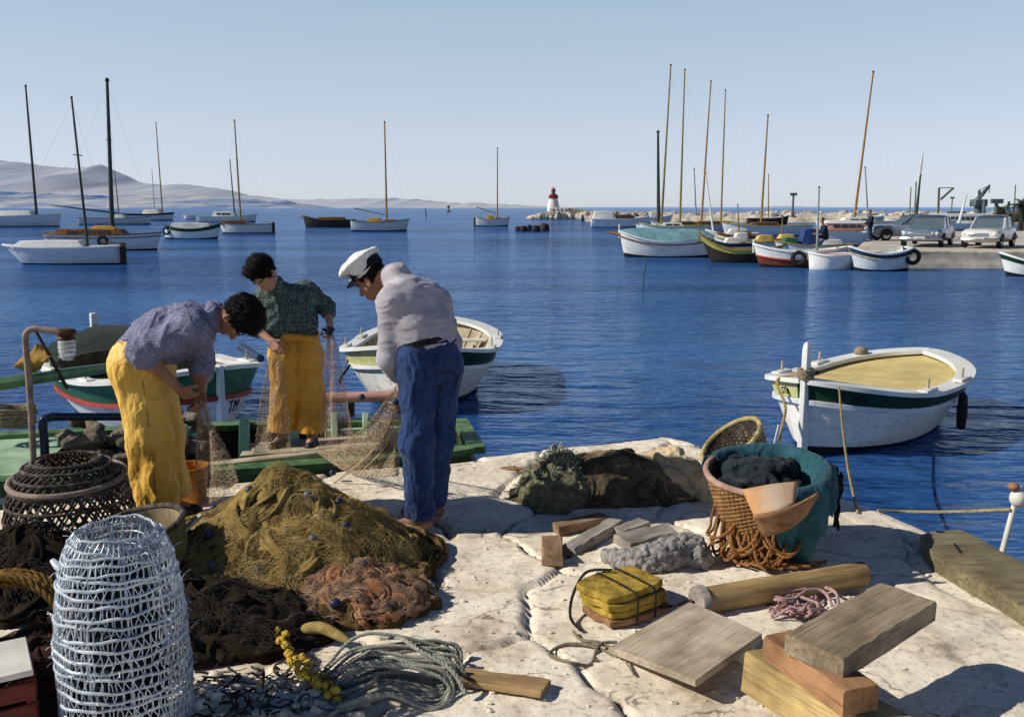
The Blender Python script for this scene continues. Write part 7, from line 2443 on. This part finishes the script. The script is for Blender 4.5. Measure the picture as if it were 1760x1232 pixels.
# bake grain along local x: build the shaft on its own axis
sh = MB()
rings = []
L = d.length
for i in range(25):
    x = L * i / 24; r0 = .063 + .004 * float(vnoise(i * .5, 3)) - .004 * i / 24
    rings.append([Vector((x, r0 * math.cos(t_) * (1 + .03 * float(vnoise(math.cos(t_) * 2, i * .4))), r0 * math.sin(t_))) for t_ in np.linspace(0, 2 * PI, 25)[:-1]])
so_ = sh.loft(rings).build('shaft', M_LOG, lg, ang=50)
so_.location = a - o_; so_.rotation_euler = (0, -math.asin(d.z / L), math.atan2(d.y, d.x))
ca = MB().lathe([(.001, -.012), (.072, -.010), (.076, 0), (.076, .03), (.066, .036)], 28, Matrix.Rotation(PI / 2, 4, 'Y')).build('end_cap', M_BLOCKG, lg, ang=40)
ca.location = so_.location; ca.rotation_euler = so_.rotation_euler
MB().tube(smooth_path([at(1128, 1044, .03) - o_, at(1160, 1040, .05) - o_, at(1182, 1032, .06) - o_, at(1192, 1034, .062) - o_], 5), .007, 7).build('iron_hook', M_IRON, lg)

# ---- pink rope tangle ------------------------------------------------------------------------------
mb = MB(); rr = random.Random(8)
for i in range(14):
    c = G(rr.uniform(1335, 1400), rr.uniform(1042, 1066), .02)
    pts = [c + Vector((rr.uniform(-.09, .09), rr.uniform(-.06, .06), rr.uniform(-.01, .05))) for _ in range(6)]
    rope_mb(smooth_path(pts, 6), .0075, mb=mb)
rope_mb(smooth_path([G(1345, 1056, .03), G(1375, 1030, .06), G(1410, 1026, .06), G(1436, 1040, .05), G(1440, 1060, .03)], 8), .009, mb=mb)
rope_mb(smooth_path([G(1350, 1060, .04), G(1385, 1038, .07), G(1415, 1036, .06), G(1430, 1055, .03)], 8), .009, mb=mb)
tag(mb.build('rope_tangle', M_ROPEP), 'tangle of pinkish rope behind the stacked planks', 'rope')

# ---- stacked heavy planks in the right corner --------------------------------------------------------
slab('plank', 'yellowish thick plank at the bottom of the corner stack', 'plank', at(1298, 1142, .085) + Vector((.02, -.02, 0)), at(1570, 1300, .085), .20, .16, M_PLANKY, roll=-.10, seed=11, bev=.008, group='heavy planks stacked in the front right corner')
slab('plank', 'orange brown plank end in the middle of the corner stack', 'plank', at(1338, 1104, .215), at(1480, 1204, .225), .15, .095, M_PLANKO, seed=12, bev=.008, group='heavy planks stacked in the front right corner')
slab('plank', 'grey brown plank on top of the corner stack', 'plank', at(1398, 1126, .31), at(1558, 1034, .335), .24, .08, M_PLANKG, roll=.04, seed=13, bev=.009, group='heavy planks stacked in the front right corner')
slab('plank', 'short honey plank at the end of the grey rope hank', 'plank', G(792, 1172, .024), G(938, 1192, .024), .115, .024, M_PLANKB, seed=14)

# ---- weathered driftwood timber at the right edge of the quay -------------------------------------------
dw = thing('driftwood_timber', 'greenish weathered timber lying at the right quay edge', 'timber', at(1680, 970, 0))
o_ = Vector(dw['_loc'])
top = [(1582, 918), (1600, 912), (1650, 909), (1672, 918), (1720, 946), (1775, 974), (1850, 1016), (1830, 1090), (1760, 1046), (1715, 1016), (1668, 992), (1640, 975), (1612, 958), (1590, 938)]
tp = [at(x, y, .075) - o_ for x, y in top]
mb = MB(); cen = sum(tp, Vector()) / len(tp)
low = [Vector((p.x, p.y, -.01)) for p in tp]; mid = [p * 1 for p in tp]
inn = [cen.lerp(p, .86) + Vector((0, 0, .008)) for p in tp]
mb.loft([low, [Vector((p.x, p.y, p.z - .012)) for p in tp], [cen.lerp(p, .985) for p in tp], inn], True, True)
dwo = mb.build('timber', M_DRIFT, dw, ang=40)
MB().lathe([(.001, .0845), (.022, .0842)], 14, Matrix.Translation(at(1614, 938, 0) - o_) @ Matrix.Diagonal((1.2, .8, 1, 1))).build('bolt_hole', M_ANTI, dw)
MB().beam(at(1640, 934, .0845) - o_, at(1652, 950, .0845) - o_, .012, .006).build('split', M_ANTI, dw)

# ---- main basket -------------------------------------------------------------------------------------------
bc = Vector((1.42, 4.98, 0))
bsk = thing('fishing_basket', 'big round wicker basket lined with teal oilcloth, wet clothes inside', 'basket', bc)
tl = Matrix.Translation((0, 0, .0)) @ Matrix.Rotation(.13, 4, 'X') @ Matrix.Rotation(-.07, 4, 'Y')
brad = lambda z: float(np.interp(z, [0, .12, .26, .40, .49], [.16, .21, .258, .297, .318]))
# woven wall: wickers going in and out of stakes
mb = MB(); ns = 34
for k in range(38):
    z = .012 + k * .0125
    pts = []
    for i in range(ns * 2):
        a = 2 * PI * i / (ns * 2)
        o_r = .0065 * (1 if ((i // 1) + k) % 2 else -1)
        pts.append(tl @ Vector(((brad(z) + o_r) * math.cos(a), (brad(z) + o_r) * math.sin(a), z)))
    mb.tube(pts, .0062, 5, closed=True)
mb.build('weave', M_WICK, bsk)
mb = MB()
for i in range(ns):
    a = 2 * PI * (i + .25) / ns
    mb.tube([tl @ Vector((brad(z) * math.cos(a), brad(z) * math.sin(a), z)) for z in np.linspace(0, .49, 8)], .005, 5)
mb.build('stakes', M_WICK, bsk)
MB().lathe([(.001, .01), (.158, .01), (.206, .12), (.253, .26), (.292, .40), (.312, .485)], 30, tl).build('inner_wall', M_WICKD, bsk)
M_RIM = fabric('pinkish_rim_binding', (.46, .30, .24), (.34, .20, .15), 12)
rim = [tl @ Vector((.321 * math.cos(a), .321 * math.sin(a), .492)) for a in np.linspace(0, 2 * PI, 57)[:-1]]
MB().tube(rim, .017, 9, closed=True).build('rim', M_RIM, bsk)
# teal oilcloth thrown over the right and front of the rim
rows = []
na, nv = 90, 44
for i in range(na + 1):
    a = math.radians(-112 + 252 * i / na)
    fall = .20 + .26 * math.exp(-((math.degrees(a) + 68) / 26) ** 2) + .07 * math.sin(a * 5 + 1) * .6
    fall = min(fall, .475)
    row = []
    for j in range(nv + 1):
        v = j / nv
        wv = .010 * math.sin(a * 13 + v * 2) + .012 * math.sin(a * 23 + 1) * v + .022 * float(vnoise(a * 4.5, v * 3.5, 3)) * min(1, abs(v - .39) * 4)
        if v < .34:            # inside, from the floor of the hollow up to the rim
            s = v / .34; z = .30 + .19 * s + .01 * math.sin(a * 9); rr_ = brad(z) - .05 + .02 * s + wv * .6
        elif v < .44:
            s = (v - .34) / .10; b_a = PI * s; z = .492 + .024 * math.sin(b_a) ; rr_ = .321 - .026 * math.cos(b_a)
        else:
            s = (v - .44) / .56; z = .492 - fall * s; rr_ = .347 - (.321 - brad(max(0, z))) * .75 * s + wv * (1.2 + s) + .012
        row.append(tl @ Vector((rr_ * math.cos(a), rr_ * math.sin(a), z + .006 * float(vnoise(a * 6, v * 5, 1)))))
    rows.append(row)
MB().grid(rows).build('oilcloth', M_TEAL, bsk, solid=.004, ang=180)
# bundle of wet dark clothes
pr = []; rr = random.Random(14)
for i in range(30):
    a = rr.uniform(0, 2 * PI); q = rr.uniform(0, .20)
    p = tl @ Vector((q * math.cos(a) - .04, q * math.sin(a) + .02, rr.uniform(.38, .47)))
    e = p + Vector((rr.uniform(-.1, .1), rr.uniform(-.08, .08), rr.uniform(-.03, .05)))
    pr.append(('cap', p + bc, e + bc, rr.uniform(.035, .06), rr.uniform(.025, .045), .02))
sdf_obj('wet_clothes', pr, M_DKCL, bsk, .008, 1, folds(8, .013, (13, 13, 13)))
# curved wooden bailer board stuck in the front
M_BAIL = mat('orange_stained_board', (.56, .30, .13), (.52, .44, .36), 5, .8, .3, 40, c3=(.60, .36, .16))
rows = []
oB = lambda px, py, Y: P(px, py, Y) - bc
tlp = [oB(1276, 842, 4.62), oB(1372, 828, 4.56)]; blp = [oB(1298, 890, 4.47), oB(1366, 866, 4.46)]
for i in range(9):
    u = i / 8
    row = []
    for j in range(6):
        v = j / 5
        p = tlp[0].lerp(tlp[1], u).lerp(blp[0].lerp(blp[1], u), v); p.y -= .04 * math.sin(PI * u); p.z += .02 * math.sin(PI * u) * (1 - v)
        row.append(p)
    rows.append(row)
MB().grid(rows).build('bailer_board', M_BAIL, bsk, solid=.014)
rows = []
for i in range(13):
    u = i / 12; row = []
    for j in range(7):
        v = j / 6
        t0 = oB(1294, 886, 4.46).lerp(oB(1408, 846, 4.47), u); b0 = oB(1312, 922, 4.50).lerp(oB(1386, 884, 4.50), u)
        p = t0.lerp(b0, v); p.y -= .05 * math.sin(PI * u); row.append(p)
    rows.append(row)
MB().grid(rows).build('wooden_panel', M_PLANKO, bsk, solid=.012)
# rust coloured ropes hanging round the left side
mb = MB(); rr = random.Random(6)
for i in range(19):
    a0 = math.radians(rr.uniform(165, 250)); a1 = a0 + math.radians(rr.uniform(15, 55))
    zt = rr.uniform(.18, .30); lo = rr.uniform(.01, .12)
    pts = []
    for s in range(9):
        u = s / 8; a = a0 + (a1 - a0) * u
        z = zt - (zt - lo) * math.sin(PI * u) ** .7
        q = brad(zt) + .02 + .065 * math.sin(PI * u) * rr.uniform(.7, 1.3)
        pts.append(Vector((q * math.cos(a), q * math.sin(a), z)))
    rope_mb(smooth_path(pts, 4), .0085, mb=mb)
for i in range(7):
    a = math.radians(190 + i * 14)
    pts = [Vector(((.22 + .12 * u) * math.cos(a + u * .9), (.22 + .12 * u) * math.sin(a + u * .9), .015 + .02 * rr.random())) for u in np.linspace(0, 1, 8)]
    rope_mb(smooth_path(pts, 4), .009, mb=mb)
tag(mb.build('hanging_rope', M_ROPEB, origin=(0, 0, 0)), 'rust coloured rope looped round the left side of the big basket', 'rope')
bpy.data.objects['hanging_rope'].location = bc
# dark knotted lines hanging on its right side
mb = MB()
for i in range(16):
    a = math.radians(rr.uniform(-22, 16)); q = .40 + rr.uniform(-.02, .05)
    z0 = rr.uniform(.22, .32); pts = [Vector(((.375 + .012 * math.sin(s + i)) * math.cos(a + .03 * s), (.375 + .012 * math.sin(s + i)) * math.sin(a + .03 * s), .47 - (.47 - z0 * .6) * s / 8 + rr.uniform(-.008, .008))) for s in range(9)]
    rope_mb(smooth_path(pts, 3), .0075, mb=mb)
mb.build('knotted_line', M_NETBLK, bsk)

# ---- shallow basket leaning behind ----------------------------------------------------------------------
sb_c = P(1262, 765, 5.75)
sb = thing('wicker_basket', 'small shallow wicker basket tipped on its side behind the big basket', 'basket', sb_c)
ax = Vector((-.60, -.10, .78)).normalized()
Mx = ax.to_track_quat('Z', 'Y').to_matrix().to_4x4()
mb = MB()
brd = lambda z: float(np.interp(z, [-.20, -.17, -.06, .03], [.06, .13, .185, .21]))
for k in range(17):
    z = -.185 + k * .0135
    mb.tube([Mx @ Vector(((brd(z) + .006 * (1 if (i + k) % 2 else -1)) * math.cos(2 * PI * i / 40), (brd(z) + .006 * (1 if (i + k) % 2 else -1)) * math.sin(2 * PI * i / 40), z)) for i in range(40)], .0072, 5, closed=True)
mb.build('weave', M_WICKO := mat('straw_wicker', (.42, .33, .14), (.22, .16, .06), 25, .85, .6, 60, c3=(.52, .43, .22)), sb)
MB().lathe([(.001, -.185), (.12, -.172), (.175, -.06), (.198, .03)], 24, Mx).build('lining', M_WICKD, sb)
MB().tube([Mx @ Vector((.212 * math.cos(a), .212 * math.sin(a), .04)) for a in np.linspace(0, 2 * PI, 41)[:-1]], .016, 8, closed=True).build('rim', M_WICKO, sb)

# ---- heap of dark net with corks and beige canvas ----------------------------------------------------------
cH = (.66, 5.98)
dn = thing('fishing_net', 'long heap of dark brown fishing net under beige canvas in the middle of the quay', 'fishing net', (cH[0], cH[1], 0))
_, WH = heap('netting', dn, cH, .62, .27, .26, M_NETT, 55, 90, rl=(.3, .8), rr_=(.016, .034), h=.008, p=1.9, rot=.03, amp=.004)
bundles('netting_folds', dn, WH, .62, .27, M_NETT, 76, 95, (.018, .034), (.3, .7))
netsheet('open_meshes', dn, WH, M_TWL, 91, 90, 50, .02, .035, .0009)
strands('loose_twine', dn, WH, M_ROPEG, 58, 60, .0022)
cK = thing('cork_net', 'spiky grey green clump of corks and net at the left end of the dark heap', 'fishing net', (.42, 5.93, 0))
cK['_loc'] = [.30, 5.92, 0]; cK.location = (.30, 5.92, 0)
_, WK = heap('netting', cK, (.30, 5.92), .26, .22, .27, M_SPIKY, 65, 40, rl=(.08, .2), rr_=(.02, .035), h=.008, p=1.8, amp=.009, sc=(34, 34, 34))
mb = MB(); rr = random.Random(3)
for i in range(900):
    a = rr.uniform(0, 2 * PI); q = math.sqrt(rr.random()); p = WK(q * math.cos(a), q * math.sin(a), .03)
    d = Vector((rr.gauss(0, 1), rr.gauss(0, 1), rr.gauss(.6, .8))).normalized() * rr.uniform(.03, .075)
    mb.tube([p, p + d * .6 + Vector((0, 0, .01)), p + d], [.0042, .0035, .002], 4)
mb.build('spikes', M_SPIKEL, cK, world=True)
floats(cK, WK, [(-.1, .1), (.3, -.1), (-.3, -.3), (.1, -.5), (.5, .2)], M_FLOAT, 9, .022)
# canvas
cs = thing('canvas_sheet', 'beige canvas thrown over the top and right end of the dark net heap', 'canvas', (.9, 6.05, 0))
pr = []; rr = random.Random(21)
path = [(1045, 790, 6.14), (1085, 780, 6.16), (1125, 776, 6.12), (1160, 770, 6.05), (1188, 790, 5.96), (1205, 815, 5.88), (1222, 845, 5.80)]
for i, ((x0, y0, Y0), (x1, y1, Y1)) in enumerate(zip(path, path[1:])):
    a, b = P(x0, y0 + 12, Y0), P(x1, y1 + 12, Y1)
    for k in range(3):
        o1 = Vector((rr.uniform(-.03, .03), rr.uniform(-.05, .06), rr.uniform(-.05, .02)))
        pr.append(('cap', a + o1, b + o1 * .7, .05 if i < 3 else .042, .045 if i < 3 else .04, .02))
    pr.append(('cap', a + Vector((0, .05, -.12)), b + Vector((0, .05, -.12)), .09, .09, .05))
for k in range(7):
    s = P(1130 + k * 14, 785 + k * 5, 6.0); e = P(1165 + k * 12, 842 + k * 3, 5.86)
    pr.append(('cap', s, (s + e) / 2 + Vector((.0, -.02, .01)), .026, .024, .015)); pr.append(('cap', (s + e) / 2 + Vector((.0, -.02, .01)), e, .024, .018, .015))
sdf_obj('canvas', pr, M_SACK, cs, .008, 1, folds(17, .012, (12, 12, 12)), post=lambda V: np.where(V[:, 2:3] < 0, V * np.array([1, 1, 0]), V))

# ---- small litter on the bare stone -------------------------------------------------------------------------
GCH = 'orange brown cork chips on the bare stone'
for px, py, s, lb in ((878, 808, .045, 'flat orange cork chip, leftmost of the row'), (905, 814, .035, 'dark edged cork chip, second of the row'), (940, 822, .042, 'reddish cork chip nearest the spiky net')):
    mb = MB(); rock_mb(mb, (0, 0, 0), (s * 1.7, s * .8, s * .28), px)
    o = mb.build('cork_chip', M_PLANKO, origin=(0, 0, 0)); o.location = G(px, py, s * .15); tag(o, lb, 'cork chip', GCH)
mb = MB(); rr = random.Random(77)
for i in range(260):
    px, py = rr.uniform(740, 1560), rr.uniform(800, 1225)
    if px > 1130 and py < 762 + (px - 1152) * .362 + 45: continue
    p = G(px, py); s = rr.uniform(.003, .011)
    rock_mb(mb, (p.x, p.y, p.z + s * .3), (s * rr.uniform(.8, 1.6), s, s * .6), i * 1.7)
tag(mb.build('grit', M_STONE, ang=25, origin=(0, 0, 0)), 'stone grit scattered over the quay', 'grit', kind='stuff')

# ---- mooring lines, post and float -----------------------------------------------------------------------------
bowp = Vector(BR.location) + Matrix.Rotation(BR.rotation_euler.z, 3, 'Z') @ Vector((HR.L / 2 - .12, .06, HR.sheer(1) + .05))
M_ROPEM = mat('ochre_mooring_rope', (.46, .34, .15), (.28, .20, .08), 40, .95, .5, 220)
e = G(1474, 884, .01)
s = local(BR, bowp)
s1_ = Vector(BR.location) + Matrix.Rotation(BR.rotation_euler.z, 3, 'Z') @ HR.pt(.93, 1.0, 1, .06)
mid = bowp.lerp(e, .55) + Vector((0, 0, -.12))
tag(rope_mb(smooth_path([s1_, s1_.lerp(e, .33) + Vector((.0, 0, -.11)), s1_.lerp(e, .67) + Vector((0, 0, -.11)), e], 10), .011).build('mooring_rope', M_ROPEM), 'ochre mooring rope from the right boat down to the quay edge', 'rope')
l0 = Vector(BR.location) + Matrix.Rotation(BR.rotation_euler.z, 3, 'Z') @ HR.pt(.93, 1.0, -1, .06)
tag(rope_mb(smooth_path([bowp + Vector((-.03, 0, .02)), l0, P(1350, 700, 9.75), P(1341, 745, 9.6), P(1334, 790, 9.4)], 8), .018).build('mooring_rope', M_ROPEM), 'ochre rope hanging from the stem down the sunlit bow of the right boat', 'rope')
tag(MB().tube([P(1338, 730, 9.6), P(1330, 765, 9.5), P(1326, 790, 9.45)], .009, 6).build('thin_line', M_CANVASW), 'thin white line entering the water by the right boat\'s bow', 'rope')
ps = thing('mooring_post', 'pale slim post with round white float at the right edge of the picture', 'post', Vector((2.72, 5.05, 0)))
o_ = Vector(ps['_loc'])
MB().tube([Vector((0.01, 0, -.4)), P(1752, 835, 5.05) - o_], [.018, .015], 9).build('shaft', M_WHITE_OLD, ps)
MB().sphere(P(1750, 856, 5.02) - o_, (.046, .046, .052), 16, 10).build('float', M_WHITE_OLD, ps)
MB().sphere(P(1742, 836, 5.02) - o_, (.032, .03, .026), 12, 8).build('rope_knot', M_PLANKO, ps)
tag(rope_mb(smooth_path([G(1508, 880, .01), P(1560, 879, 5.7), P(1640, 879, 5.4), P(1736, 875, 5.04)], 8), .010).build('taut_line', M_ROPEM), 'taut ochre line from the quay edge to the white float', 'rope')
st = at(1105, 488, WZ)
tag(MB().tube([st + Vector((0, 0, -.5)), st + Vector((.02, 0, .3)), st + Vector((.09, 0, .62)), st + Vector((.03, 0, 1.0))], [.035, .03, .025, .012], 7).build('withy_stick', M_GREEN2), 'thin crooked green stick standing in open water', 'stick')
for o in list(scene.objects):
    if '_loc' in o: del o['_loc']
